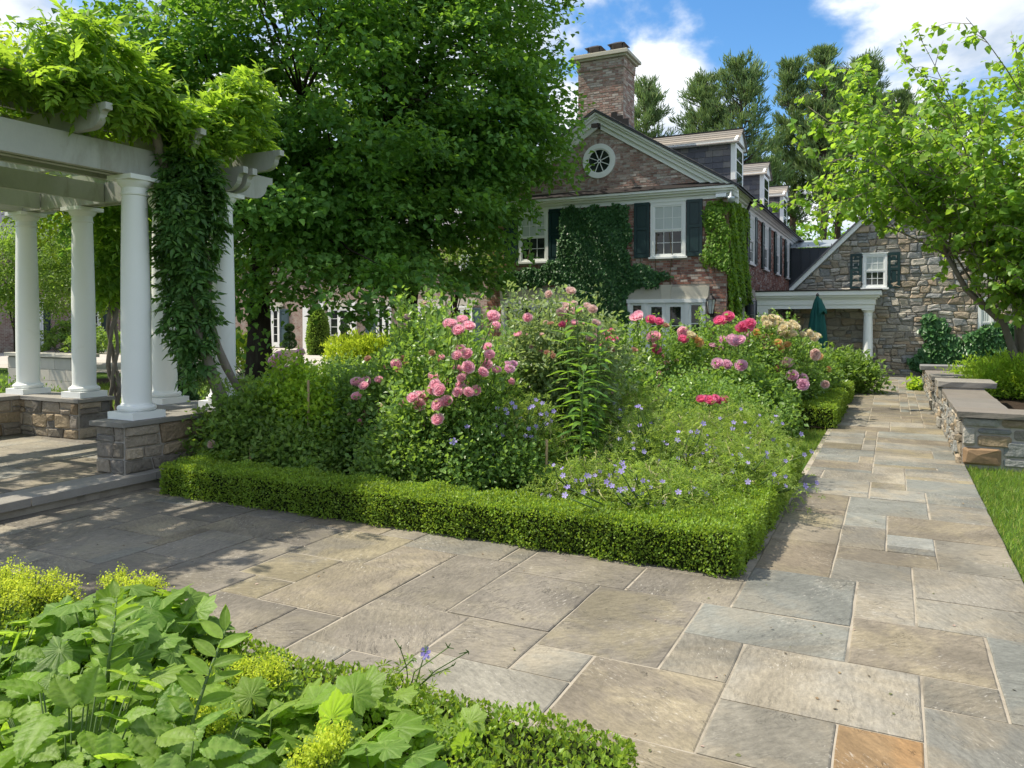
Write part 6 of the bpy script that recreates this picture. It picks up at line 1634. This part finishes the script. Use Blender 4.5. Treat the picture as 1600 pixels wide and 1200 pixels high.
def mat_top(rs, n):
    y = rs.uniform(2.6, 7.2, n); x = -10.9 + 4.1 * rs.rand(n) ** .6
    keep = np.sin(x * 2.7 + 1) * np.sin(y * 2.3 + x) + .5 * np.sin(x * 6.1 + y * 5.3) > -.32; x = np.where(keep, x, x[keep][rs.randint(0, keep.sum(), n)] if False else x); y = np.where(keep, y, np.clip(4.6 + rs.normal(size=n) * 1.3, 2.6, 7.1)); x = np.where(keep, x, -7.3 + rs.normal(size=n) * .35)
    top = .30 * np.sin(np.clip((x + 11) / 4.6, 0, 1) * pi * .85 + .3) * (1 + .35 * np.sin(y * 2.1) + .25 * np.sin(x * 3 + y)) * np.clip((7.5 - y) / 1.2, .4, 1)
    z = 3.72 + rs.rand(n) ** .8 * np.maximum(top, .15); O = np.stack([rs.normal(size=n) * .5 + .3, rs.normal(size=n) * .5, np.full(n, .5)], 1); return np.stack([x, y, z], 1), unit(O)
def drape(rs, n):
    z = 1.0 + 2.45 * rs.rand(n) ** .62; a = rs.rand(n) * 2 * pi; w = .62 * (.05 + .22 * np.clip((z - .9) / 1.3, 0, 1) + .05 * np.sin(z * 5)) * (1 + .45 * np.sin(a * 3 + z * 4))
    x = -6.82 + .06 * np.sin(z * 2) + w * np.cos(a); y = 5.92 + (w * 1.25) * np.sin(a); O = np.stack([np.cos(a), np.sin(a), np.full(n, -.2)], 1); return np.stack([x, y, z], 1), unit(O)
def fringe(rs, n):
    y = rs.uniform(4.3, 6.95, n); x = rs.uniform(-7.05, -6.6, n); z = 3.68 - .45 * np.clip((6.2 - np.abs(y - 5.9) * 2 - 5.2), 0, 1) * rs.rand(n) + rs.rand(n) * (.62 + .2 * np.sin(y * 3)) + .12 * (y > 6.4); O = np.stack([np.full(n, .7), rs.normal(size=n) * .5 + .1, np.full(n, .05)], 1); return np.stack([x, y, z], 1), unit(O)
def hang2(rs, n):
    z = 2.0 + 1.5 * rs.rand(n); a = rs.rand(n) * 6.28; w = .25 * rs.rand(n) ** .5; return np.stack([-9.75 + w * np.cos(a), 7.15 + w * np.sin(a), z], 1), unit(np.stack([np.cos(a), np.sin(a), np.full(n, -.3)], 1))
wisteria('wisteria', 'old wisteria climbing the front columns and spreading its leaves over the pergola',
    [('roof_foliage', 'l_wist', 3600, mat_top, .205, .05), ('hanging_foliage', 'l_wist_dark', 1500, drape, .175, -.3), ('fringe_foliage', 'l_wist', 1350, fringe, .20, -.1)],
    [([(-6.42, 6.35, 0), (-6.50, 6.22, .5), (-6.70, 6.02, 1.2), (-6.85, 5.95, 1.9), (-6.9, 5.9, 2.7), (-6.95, 5.75, 3.3), (-6.8, 5.4, 3.75), (-6.75, 4.5, 3.85), (-7.0, 3.2, 3.85)], .062), ([(-6.35, 6.75, 0), (-6.6, 6.55, .6), (-6.8, 6.2, 1.5), (-6.85, 6.1, 2.6), (-7.2, 6.4, 3.75), (-8.2, 6.3, 3.85)], .045)], 90, (-6.42, 6.35, 0))
tw = lambda ph, r: [(-9.80 + r * cos(k * 1.1 + ph) + .16 * (1 - min(1, k / 3)), 7.15 + r * sin(k * 1.1 + ph), .0 + .30 * k) for k in range(12)]
wisteria('wisteria', 'second wisteria with twisted bare stems behind the left columns', [('foliage', 'l_wist', 800, hang2, .2, -.3)], [(tw(0, .06), .03), (tw(2.1, .07), .026), (tw(4.2, .06), .028), ([(-9.52, 7.15, 0), (-9.5, 7.15, .5), (-9.75, 7.15, 1.0)], .03)], 91, (-9.8, 7.15, 0))

# ------------------------------------------------------------------ trees
tree('maple_tree', 'big dark green maple with a thick forked trunk beside the pergola', 'tree', -15.0, 15.2, -.05, 8.5, .30,
     [(-14.6, 15.4, 8.0, 4.6, 4.4, 5.4), (-12.0, 15.8, 5.6, 3.2, 3.0, 2.8), (-16.6, 13.6, 6.4, 3.4, 3.2, 3.0), (-13.2, 14.2, 4.4, 2.4, 2.0, 1.4), (-13.6, 16.0, 3.6, 2.6, 1.6, .8), (*gd(520, 452, 17.5), 2.3, 1.3, .75), (*gd(420, 430, 18.5), 1.8, 1.2, .6), (*gd(620, 440, 19.5), 1.6, 1.2, .7)], 560, 140, .148, T_MAP, 'l_maple', seed=5, spread=(.82, .3), limbs=12, nbranch=150)
tree('maple_tree', 'second maple standing close to the brick house, its branches over the left window', 'tree', -13.0, 18.8, -.05, 8.5, .24,
     [(-11.1, 18.9, 8.6, 3.0, 2.8, 4.6), (-12.8, 18.0, 5.6, 2.8, 2.6, 2.6), (-10.4, 19.3, 4.7, 1.2, 1.1, .6), (-10.0, 19.2, 7.0, 1.9, 1.8, 1.6), (*gd(715, 425, 21.0), 1.5, 1.0, .6), (*gd(770, 428, 21.4), .7, .6, .35)], 430, 136, .146, T_MAP, 'l_maple', seed=8, spread=(.80, .3), limbs=10, nbranch=110, lean=(1.2, .2))
p = B(44, 23); tree('lime_tree', 'sunlit yellow-green tree above the pergola at the left edge', 'tree', p[0], p[1], -.05, 7, .07, [(*B(70, 23), 7.6, 3.2, 3.0, 2.4), (*B(20, 22), 6.2, 2.6, 2.6, 2.0), (*B(150, 23.5), 7.4, 2.2, 2.2, 2.0)], 300, 60, .19, T_RH, 'l_lime', seed=12, spread=(.6, .3))
p = B(26, 27); tree('crab_apple', 'small crab apple with a slender trunk left of the first column', 'tree', p[0], p[1], -.05, 3.8, .10, [(*B(60, 26.5), 3.4, 2.3, 2.1, 1.5), (*B(-5, 27), 3.6, 2.0, 1.8, 1.5), (*B(95, 25), 5.2, 1.8, 1.6, 1.2)], 380, 60, .11, T_RH, 'l_mid', seed=14, spread=(.45, .25), limbs=10)
p = B(219, 30); tree('garden_tree', 'mid-sized green tree between the second and third columns', 'tree', p[0], p[1], -.05, 4.2, .12, [(*B(165, 30), 4.1, 2.8, 2.4, 2.1), (*B(225, 29), 3.7, 2.2, 1.8, 1.8), (*B(290, 29), 3.6, 1.9, 1.6, 1.5)], 480, 60, .14, T_RH, 'l_mid', seed=15, spread=(.55, .28))
p = B(700, 26); tree('small_tree', 'slim dogwood with bare grey branches at the left corner of the house', 'tree', p[0], p[1], -.05, 3.6, .08, [(*B(725, 25.5), 3.6, 1.2, 1.0, .9)], 60, 45, .12, T_RH, 'l_mid', seed=16, spread=(.4, .2), limbs=8, lean=(.4, 0), nbranch=30)
for k, (px, D, h, w, lm) in enumerate(((60, 62, 10, 6, 'l_mid'), (190, 66, 12, 6, 'l_maple'), (330, 62, 11, 6, 'l_mid'), (470, 66, 13, 6.5, 'l_maple'), (600, 62, 12, 6, 'l_mid'), (720, 68, 13, 6, 'l_maple'), (830, 75, 10, 5, 'l_mid'))):
    x, y = B(px, D)
    tree('background_tree', ['far tree at the left edge beyond the wings', 'dark far tree behind the shuttered wing', 'far tree above the wing roof', 'tall dark tree behind the big maple', 'far green tree behind the two maples', 'dark tree behind the left part of the house', 'far tree left of the chimney'][k], 'tree', x, y, 0, h * .7, .35, [(x, y, h * .62, w, w, h * .42), (x + 2, y, h * .4, w * .8, w * .8, h * .3)], 120, 42, .60, T_RH, lm, seed=20 + k, spread=(1.5, .8), group='trees beyond the courtyard', limbs=6, nbranch=20)

def pine(label, px, D, h, w, seed, bare=.35, n=165, lm='l_pine'):
    rs = np.random.RandomState(seed); x, y = B(px, D); t = thing('pine_tree', label, 'pine', (x, y, 0), 'white pines behind the house')
    b = MB(); b.tube([(x, y, -.2), (x + .15, y, h * .5), (x, y, h)], [.34, .24, .04], 8); b.build('trunk', M['pinebark'], t, smooth=True)
    br = MB(); P = []; D_ = []
    for k in range(n):
        f = bare + (1 - bare) * rs.rand() ** .8; z = h * f; prof = (1 - f) ** .6 * min(1, (f - bare + .12) / .25); L = w * (.35 + 1.0 * prof) * rs.uniform(.55, 1.15)
        if f < .35 and rs.rand() < .5: continue
        a = rs.rand() * 2 * pi; d = np.array([cos(a), sin(a), rs.uniform(.05, .5) + .5 * f]); d /= np.linalg.norm(d)
        s = np.array([x, y, z]); e = s + d * L; m = s + d * L * .5 + np.array([0, 0, -.05 * L]); br.tube([s, m, e], [.06, .04, .015], 4)
        nt = int(5 + 5 * L)
        for q in range(nt):
            g = rs.uniform(.35, 1.05); c = s + d * L * g + rs.normal(size=3) * np.array([.16, .16, .10]) * (.5 + .3 * L)
            m_ = 6; P.append(np.repeat(c[None], m_, 0) + rs.normal(size=(m_, 3)) * .10); D_.append(d[None] * .7 + np.array([0, 0, .55]) + rdir(rs, m_) * .62)
    for q in range(14):
        c = np.array([x, y, h * (1 - .012 * q)]) + rs.normal(size=3) * .12; P.append(np.repeat(c[None], 6, 0)); D_.append(np.array([0, 0, 1.0]) + rdir(rs, 6) * .6)
    br.build('branches', M['pinebark'], t)
    P = np.concatenate(P); D_ = np.concatenate(D_); leaves('needles', P, D_, rdir(rs, len(P)),   .50 * rs.uniform(.6, 1.3, len(P)), T_RH, lm, t, wid=.25)
pines = [(1008, 62, 20.2, 2.8, .2, 'pine just right of the chimney'), (1100, 62, 20.6, 3.3, .3, 'left of the two bushy pines behind the first dormer'), (1155, 60, 21.2, 3.6, .3, 'right of the two bushy pines behind the first dormer'), (1235, 64, 22.6, 2.6, .42, 'slender tall pine, leftmost of the right-hand group'), (1283, 62, 22.8, 2.5, .45, 'tallest pine with a bare trunk'), (1305, 66, 22.0, 2.4, .45, 'pine crowding the tallest one on its right'), (1345, 63, 22.2, 3.0, .42, 'broad pine right of the tallest one'), (1400, 66, 20.5, 3.0, .4, 'pine half hidden by the redbud leaves'), (1470, 68, 20.0, 3.2, .35, 'pine behind the redbud crown'), (1190, 66, 15.0, 2.6, .2, 'short pine filling the gap over the second dormer')]
for k, (px, D, h, w, bare, lab) in enumerate(pines): pine(lab, px, D, h, w, 200 + k, bare)
for k, (px, D, h, rx) in enumerate(((1250, 50, 5.9, 2.0), (1290, 51, 6.3, 2.2), (1330, 52, 5.8, 2.2), (1225, 53, 5.6, 1.8), (1375, 54, 6.4, 2.4))):
    x, y = B(px, D); shrub('tall_shrub', ['first', 'second', 'third', 'fourth', 'fifth'][[1, 2, 3, 0, 4][k]] + ' from the left of the sunlit willow-like shrubs behind the roofs', 'shrub', x, y, 0, rx, rx, h, 5200, .34, T_RH, 'l_kerria', 'shrubs behind the roofs', 300 + k, per=20, spread=.4, wid=.5, upright=.8, dome=.35)
for k, px in enumerate((1215, 1300, 1390, 1480, 1560, 1640)):
    x, y = B(px, 72); tree('background_tree', ['dark tree low behind the third dormer', 'dark tree under the tallest pine', 'dark tree under the right-hand pines', 'dark tree behind the stone gable', 'dark tree far right behind the redbud', 'dark tree beyond the right edge'][k], 'tree', x, y, 0, 7, .3, [(x, y, 6.0, 4.5, 4, 4.2)], 110, 40, .56, T_RH, 'l_maple', seed=310 + k, spread=(1.2, .7), group='dark trees under the pines', limbs=5, nbranch=15)

# redbud leaning over the garden wall: limbs, twigs, leaves strung along them
def redbud():
    rs = np.random.RandomState(33); x, y, z0 = 2.15, 16.6, .34
    t = thing('redbud_tree', 'multi-stemmed redbud with heart-shaped yellow-green leaves leaning over the wall', 'tree', (x, y, z0))
    tb = MB(); b = MB(); P = []; D = []
    stems = []
    for k, (ex, ey, ez) in enumerate(((-.7, -.4, 3.4), (.3, -.5, 3.6), (-.25, .3, 3.8), (.9, .2, 3.3), (-1.3, -.9, 2.5))):
        s = np.array([x + .09 * cos(k * 1.3), y + .09 * sin(k * 1.3), z0 - .05]); e = np.array([x + ex, y + ey, z0 + ez]); m = s * .5 + e * .5 + np.array([-ex * .22, -ey * .2, .1]) + rs.normal(size=3) * .04
        m2 = s * .22 + e * .78 + rs.normal(size=3) * .06
        tb.tube([s, s * .6 + m * .4, m, m2, e], [.085, .07, .06, .05, .035], 8); stems.append([s, m, m2, e])
    tb.build('trunk', M['bark_light'], t, smooth=True)
    cen = np.array([x - .1, y - .4, 4.5]); R = np.array([3.7, 3.5, 3.1])
    for k in range(176):
        st = stems[rs.randint(5)]; i = rs.randint(1, 4); s = st[i] if i == 3 else st[i] * .6 + st[min(3, i + 1)] * .4
        d = rdir(rs, 1)[0]; d[2] = abs(d[2]) * 1.15 - .50; d /= np.linalg.norm(d)
        e = cen + d * R * rs.uniform(.72, 1.12)
        if e[2] < 2.05: e[2] = 2.05 + rs.rand() * .5
        if e[0] < .5 and e[2] < 3.7: e[2] = 3.7 + rs.rand() * .6
        if k >= 104: e = cen + np.array([rs.uniform(-.75, 2.6), rs.uniform(-2.4, -.2), 0]); e[2] = rs.uniform(2.0, 3.7)
        mid = s * .5 + e * .5 + np.array([0, 0, .35 + .1 * rs.normal()]) + rs.normal(size=3) * .15
        q = [s * (1 - f) ** 2 + 2 * mid * f * (1 - f) + e * f * f for f in np.linspace(0, 1, 8)]
        b.tube(q, [.018 - .014 * f for f in np.linspace(0, 1, 8)], 5)
        for f in rs.uniform(.35, 1.0, 16):
            p = s * (1 - f) ** 2 + 2 * mid * f * (1 - f) + e * f * f + rs.normal(size=3) * .06; P.append(p); D.append(rs.normal(size=3) * .6 + np.array([0, 0, -.4]))
        for j in range(13):
            f = rs.uniform(.25, 1.0); s2 = s * (1 - f) ** 2 + 2 * mid * f * (1 - f) + e * f * f; ax = e - s; ax /= np.linalg.norm(ax)
            d2 = unit(ax * .8 + rdir(rs, 1)[0] * .9 + np.array([0, 0, .15])); L = rs.uniform(.35, 1.0) * (1.1 - .4 * f); e2 = s2 + d2 * L + np.array([0, 0, -.10 * L]); m2 = (s2 + e2) / 2 + np.array([0, 0, .06])
            b.tube([s2, m2, e2], [.008, .006, .003], 3, False)
            for l in range(14):
                g = rs.uniform(.15, 1.02); p = s2 * (1 - g) + e2 * g + rs.normal(size=3) * .045; P.append(p); sd = np.cross(d2, (0, 0, 1)) * (1 if l % 2 else -1); D.append(sd * .8 + d2 * .4 + np.array([0, 0, -.55]) + rs.normal(size=3) * .3)
    b.build('branches', M['bark_light'], t, smooth=True)
    P = np.array(P); D = unit(np.array(D)); n = len(P); Nn = unit(np.array([0, 0, 1.0]) + rs.normal(size=(n, 3)) * .5 + (P - cen) * .12); S = .118 * rs.uniform(.6, 1.25, n)
    near = np.argsort(np.linalg.norm(P - np.array([0, 0, 1.7]), axis=1)); pick = near[(np.arange(300) * 3)]
    for i in pick:
        V, F = leaf_arrays(P[i:i+1], D[i:i+1], Nn[i:i+1], S[i:i+1], T_HEART); add('leaf', mesh_arrays('leaf', V - P[i], F, True), M['l_redbud'], t, P[i])
    rest = np.setdiff1d(np.arange(n), pick)
    leaves('crown', P[rest], D[rest], Nn[rest], S[rest], T_HEARTS, 'l_redbud', t, 'stuff', smooth=True)
redbud()
# plants on the raised bed and against the stone building
for k, (px, D, h) in enumerate(((1562, 13.2, .62), (1598, 13.0, .72), (1585, 14.2, .66), (1535, 15.4, .5), (1640, 12.6, .7))):
    x, y = B(px, D); shrub('perennial', ['leafy perennial in the middle of the raised bed', 'leafy perennial at the right edge of the raised bed', 'leafy perennial behind the others in the raised bed', 'small pale sprig by the stepped wall caps', 'perennial just beyond the right edge of the bed'][k], 'perennial', x, y, .36, .5, .45, h, 2200, .10, T_RH, 'l_kerria', 'perennials in the raised bed', 330 + k, wid=.42, per=16, upright=.7, dome=.4)
x, y = B(1437, 18.6); shrub('hosta', 'small bright hosta at the far foot of the garden wall', 'perennial', x + .02, y, 0, .22, .22, .24, 260, .11, T_OV, 'l_kerria', None, 340, per=10)
us = lambda pts: [(gy(a, c, SY)[0] - sx0, gy(a, c, SY)[2]) for a, c in pts]
ivy('climbing_hydrangea', 'dark leafy climber spread over the foot of the stone building', [(FS, [us([(1440, 490), (1475, 500), (1500, 545), (1515, 520), (1560, 505), (1640, 500), (1640, 582), (1445, 582), (1425, 560), (1450, 535)])])], 5200, .19, 'l_ivy', 17)
ivy('climbing_hydrangea', 'leafy climber hanging high on the stone building behind the redbud', [(FS, [us([(1560, 395), (1640, 390), (1640, 500), (1600, 490), (1570, 450)])])], 1500, .19, 'l_mid', 18)

# ------------------------------------------------------------------ big-leaved plants in the foreground bed
def palmate():
    """broad lobed and toothed leaf: veins run to the lobe tips, the blade puckers between them"""
    n = 71; lobes = 7; V = [(0, .0, .015)]; F = []; A = [1.0]; ring = [.22, .45, .70, 1.0]
    for r_ in ring:
        for k in range(n):
            f = k / (n - 1); th = radians(-165 + 330 * f); ph = (f * lobes) % 1.0; c = abs(ph - .5) * 2            # 0 on a lobe's vein, 1 in the notch
            R0 = .47 + .10 * cos(th)
            tooth = .035 if k % 2 else 0
            R = R0 * r_ if r_ < 1 else R0 + .15 * (1 - c) ** 1.1 + tooth * (.4 + .6 * (1 - c)) - .02
            z = .020 * sin(pi * c) * sin(pi * min(1, r_ * .95)) - .20 * (r_ * .62) ** 2 + .035 * sin(th * 2 + 1.1) * r_ ** 2 + .005 * (1 if (k + int(r_ * 10)) % 2 else -1) * r_ * (c > .15)
            V.append((R * sin(th), R * cos(th), z)); A.append(1.0 if c < .09 else (.35 if (k % 3 == 0 and .4 < r_ < 1) else 0.0))
    for k in range(n - 1):
        F.append((0, 2 + k, 1 + k))
        for j in range(3):
            a = 1 + j * n + k; b_ = a + 1; c_ = 1 + (j + 1) * n + k; d_ = c_ + 1; F += [(a, b_, d_), (a, d_, c_)]
    return np.array(V), np.array([tuple(reversed(f)) if i else f for i, f in enumerate(F)]), A
def ovate(n=22, w=.37):
    """pointed oval leaf, toothed edge, herringbone veins and puckers"""
    V = []; F = []; A = []; cols = [-1, -.66, -.33, 0, .33, .66, 1]; m = len(cols)
    for i in range(n + 1):
        t = i / n; hw = w * (sin(pi * min(1, t ** .70)) ** .85) * (1 - .22 * t) + .003
        for q, s in enumerate(cols):
            sv = abs(s); edge = (.026 if i % 2 else -.010) if sv == 1 else 0
            vein = 1.0 if s == 0 else (.75 if (i - int(sv * 3)) % 4 == 0 and sv < 1 else 0)
            z = .075 * sv - .05 * sv * sv - .24 * t * t + (.022 if not vein and sv in (.33, .66) else -.010) + .02 * sin(t * 7 + s * 2)
            V.append(((hw + edge) * s, t + .07 * sv * (1 - t), z)); A.append(vein)
    for i in range(n):
        for q in range(m - 1):
            a = i * m + q; F += [(a, a + 1, a + m + 1), (a, a + m + 1, a + m)]
    return np.array(V), np.array(F), A
def seal():
    """lance-oval leaf with long parallel folds"""
    V = []; F = []; A = []; n = 10; m = 9
    for i in range(n + 1):
        t = i / n; hw = .21 * sin(pi * t ** .8) ** .9 + .002
        for j in range(m):
            s = j / (m - 1) * 2 - 1; V.append((hw * s, t, .07 * s * s - .16 * t * t + .010 * (j % 2))); A.append(.8 if j == m // 2 else (.3 if j % 2 == 0 else 0))
    for i in range(n):
        for j in range(m - 1):
            a = i * m + j; F += [(a, a + 1, a + m + 1), (a, a + m + 1, a + m)]
    return np.array(V), np.array(F), A
T_PALM, T_OVATE, T_SEAL = palmate(), ovate(), seal()
T_OVS = ovate(8)[:2]
def big_mesh(key, tm, lm):
    k = ('big', key, lm)
    if k not in BLOOM:
        me = mesh_arrays('leaf', tm[0], tm[1], True); at = me.attributes.new('vein', 'FLOAT', 'POINT'); at.data.foreach_set('value', np.array(tm[2], np.float32)); me.materials.append(M[lm]); BLOOM[k] = me
    return BLOOM[k]
from mathutils import Matrix
def big_plant(name, label, cat, x, y, r, h, n, size, key, tm, lm, seed, fill=0, group=None, tilt=.55):
    rs = np.random.RandomState(seed); t = thing(name, label, cat, (x, y, 0), group); me = big_mesh(key, tm, lm); st = MB()
    for k in range(n):
        q = sqrt((k + .5) / n); a = k * 2.39996 + rs.uniform(-.35, .35); p = np.array([x + r * q * cos(a), y + r * q * sin(a), h * (1 - .55 * q ** 2.2) * rs.uniform(.78, 1.04)])
        if rs.rand() < .45: p[2] *= rs.uniform(.5, .85)
        if sin(a) < 0: p[2] *= 1 + .18 * sin(a) * q
        out = np.array([cos(a), sin(a), 0]) * (.3 + q * .9); d = unit(out + np.array([0, 0, .25 - .75 * q]) + rs.normal(size=3) * .28); nn = unit(np.array([0, 0, 1.0]) + out * tilt * q + rs.normal(size=3) * .22)
        s = size * rs.uniform(.62, 1.15); X_ = unit(np.cross(d, nn)); nn = np.cross(X_, d)
        o = bpy.data.objects.new('leaf', me); link(o, t); b0 = wloc(t)
        Mx = Matrix(((X_[0] * s, d[0] * s, nn[0] * s, p[0] - b0[0]), (X_[1] * s, d[1] * s, nn[1] * s, p[1] - b0[1]), (X_[2] * s, d[2] * s, nn[2] * s, p[2] - b0[2]), (0, 0, 0, 1)))
        o.matrix_basis = Mx
        base = np.array([x + .22 * r * q * cos(a), y + .22 * r * q * sin(a), 0]); st.tube([base, base * .45 + p * .55 + np.array([0, 0, .05]), p], [.0045, .0035, .0025], 5)
    st.build('stems', M['stem'], t, smooth=True, kind='stuff')
    if fill:
        q = np.sqrt(rs.rand(fill)); a = rs.rand(fill) * 6.28; P = np.stack([x + r * q * np.cos(a), y + r * q * np.sin(a), h * (.25 + .6 * rs.rand(fill)) * (1 - .45 * q ** 2)], 1)
        leaves('lower_leaves', P, rdir(rs, fill) + np.array([0, 0, .1]), np.array([0, 0, 1.0]) + rs.normal(size=(fill, 3)) * .4, size * .8 * rs.uniform(.6, 1.1, fill), T_OVS, lm, t, smooth=True)
    return t
def pxz(px, py, z): p = gz(px, py, z); return p[0], p[1]
WB = 'waxbells clumps in the foreground bed'
big_plant('waxbells', 'large clump of lobed maple-like leaves at the left of the foreground bed', 'perennial', *pxz(165, 985, .42), .54, .56, 170, .165, 'palm', T_PALM, 'l_big_dark', 401, 110, WB)
big_plant('waxbells', 'lobed-leaf clump at the middle of the foreground bed next to the near hedge', 'perennial', *pxz(560, 1135, .34), .40, .42, 130, .14, 'palm', T_PALM, 'l_big', 402, 90, WB)
big_plant('waxbells', 'small lobed-leaf clump closest to the corner of the near hedge', 'perennial', *pxz(715, 1165, .30), .24, .34, 44, .12, 'palm', T_PALM, 'l_big', 403, 50, WB)
big_plant('waxbells', 'lobed-leaf clump between the arching stem and the middle clump', 'perennial', *pxz(415, 1110, .34), .32, .40, 70, .135, 'palm', T_PALM, 'l_big', 404, 70, WB)
big_plant('hydrangea', 'hydrangea with toothed oval leaves in the bottom left corner', 'shrub', *pxz(105, 1150, .42), .54, .56, 260, .145, 'ovate', T_OVATE, 'l_big', 405, 80)
big_plant('hydrangea', 'lower hydrangea leaves at the bottom edge beside the yellow froth', 'shrub', *pxz(270, 1190, .38), .40, .46, 140, .14, 'ovate', T_OVATE, 'l_big_dark', 406, 50)
big_plant('waxbells', 'lobed leaves along the bottom edge in front of the middle clump', 'perennial', *pxz(600, 1230, .36), .34, .44, 54, .15, 'palm', T_PALM, 'l_big_dark', 407, 40, WB)
big_plant('hydrangea', 'hydrangea leaves at the far left edge of the bed', 'shrub', *pxz(-40, 1030, .42), .46, .50, 160, .145, 'ovate', T_OVATE, 'l_big', 408, 50)
big_plant('hydrangea', 'hydrangea leaves under the lobed clump, near the left edge', 'shrub', *pxz(40, 1080, .42), .42, .46, 150, .14, 'ovate', T_OVATE, 'l_big', 409, 60)
big_plant('hydrangea', 'hydrangea leaves at the very bottom of the left corner', 'shrub', *pxz(40, 1260, .42), .42, .50, 150, .145, 'ovate', T_OVATE, 'l_big', 410, 60)
big_plant('waxbells', 'lobed leaves filling the space between the large clump and the hydrangea', 'perennial', *pxz(210, 1090, .40), .34, .48, 80, .14, 'palm', T_PALM, 'l_big', 411, 40, WB)
def arching(label, pts, n, size, seed):
    rs = np.random.RandomState(seed); P = np.array(pts, float); t = thing('solomons_seal', label, 'perennial', pts[0], 'arching leafy stems in the foreground')
    st = MB(); st.tube(list(P), [.007, .006, .005, .004, .003][:len(P)], 6); st.build('stem', M['stem'], t, smooth=True); me = big_mesh('seal', T_SEAL, 'l_big')
    ax = unit(P[-1] - P[0]); side = unit(np.cross(ax, np.array([-.44, .9, .2]))); b0 = wloc(t)
    for k in range(n):
        f = .18 + .82 * k / (n - 1); u = f * (len(P) - 1); i = min(int(u), len(P) - 2); p = P[i] * (1 - (u - i)) + P[i + 1] * (u - i)
        sg = 1 if k % 2 else -1; d = unit(side * sg * .9 + ax * .55 + rs.normal(size=3) * .08) if k < n - 1 else unit(ax + side * .3); nn = unit(np.array([.15, -.35, 1.0]) + rs.normal(size=3) * .15); X_ = unit(np.cross(d, nn)); nn = np.cross(X_, d); s = size * (1 - .3 * abs(f - .5)) * rs.uniform(.9, 1.1)
        o = bpy.data.objects.new('leaf', me); link(o, t)
        o.matrix_basis = Matrix(((X_[0] * s, d[0] * s, nn[0] * s, p[0] - b0[0]), (X_[1] * s, d[1] * s, nn[1] * s, p[1] - b0[1]), (X_[2] * s, d[2] * s, nn[2] * s, p[2] - b0[2]), (0, 0, 0, 1)))
arching('arching stem of paired lance leaves rising right of the lobed clump', [gz(285, 1230, .20), gz(300, 1130, .42), gz(325, 1055, .55), gz(352, 985, .62)], 13, .115, 1)
arching('arching stem of narrow paired leaves over the lobed clump', [gz(168, 1075, .40), gz(170, 1030, .52), gz(178, 980, .62), gz(182, 935, .66)], 13, .105, 2)
# yellow-green froth of lady's mantle
def froth(label, spots, seed):
    rs = np.random.RandomState(seed); P = []; loc = None
    sb = MB()
    for (px, py, z, r_, n) in spots:
        c = gz(px, py, z)
        if loc is None: loc = (c[0], c[1], 0)
        k = max(4, n // 40)
        for q in range(k):
            d = rdir(rs, 1)[0] * r_ * np.array([1, 1, .55]) * rs.rand() ** .4; g = c + d
            sb.tube([(c[0] + d[0] * .3, c[1] + d[1] * .3, .05), g * .5 + np.array([c[0], c[1], z * .6]) * .5, g], [.003, .0025, .002], 3)
            P.append(g + rs.normal(size=(40, 3)) * .017)
    t = thing('ladys_mantle', label, 'perennial', loc, "lady's mantle in flower"); sb.build('stems', M['stem'], t)
    P = np.concatenate(P); n = len(P); leaves('flowers', P, rdir(rs, n) + np.array([0, 0, .4]), rdir(rs, n) + np.array([0, 0, .5]), .010 * rs.uniform(.7, 1.4, n), T_BOX, 'l_alch', t, wid=1.2)
froth("frothy yellow-green lady's mantle over the hedge at the left edge", [(10, 905, .42, .16, 2600), (55, 920, .38, .14, 2000), (95, 925, .36, .10, 900), (0, 940, .4, .15, 1600)], 1)
froth("lady's mantle froth behind the lobed clump", [(205, 918, .44, .10, 1500), (180, 905, .44, .06, 500), (235, 915, .42, .06, 500)], 2)
froth("lady's mantle froth beside the arching stem", [(415, 1050, .38, .08, 900), (385, 1045, .36, .06, 500)], 3)
froth("lady's mantle froth low in the middle of the foreground", [(325, 1130, .36, .07, 700), (300, 1110, .36, .05, 400)], 4)
froth("lady's mantle froth at the bottom edge below the middle clump", [(510, 1172, .40, .055, 900), (525, 1150, .40, .04, 400), (470, 1195, .36, .06, 500)], 5)
# a geranium sprig with one flower over the near hedge
t = thing('geranium', 'thin geranium sprig with one lilac flower over the paving', 'geranium', gz(640, 1080, 0)); sb = MB(); rs = np.random.RandomState(9)
base = gz(640, 1085, .2)
for (px, py, fl) in ((665, 1018, 1), (625, 1012, 0), (700, 1012, 0), (732, 1018, 0), (645, 1030, 0), (708, 1040, 0)):
    e = gz(px, py, .46); m_ = (base + e) / 2 + rs.normal(size=3) * .02; sb.tube([base, m_, e], [.003, .0025, .002], 4)
    for j in range(4):
        f = e + rs.normal(size=3) * .012; sb.tube([e, f], [.003, .0015], 3)
    if fl:
        for j in range(2): put_bloom(rs, t, e + np.array([0, 0, -.012 * j]), 'p_violet', .036, (.4, -.7, .4), 'flower', j)
sb.build('stems', M['stem'], t, kind='stuff')
P = base + rs.normal(size=(60, 3)) * np.array([.07, .05, .06]); leaves('foliage', P, rdir(rs, 60) + np.array([0, 0, .5]), np.array([0, 0, 1.0]) + rdir(rs, 60) * .6, .06, T_GER, 'l_gera', t)
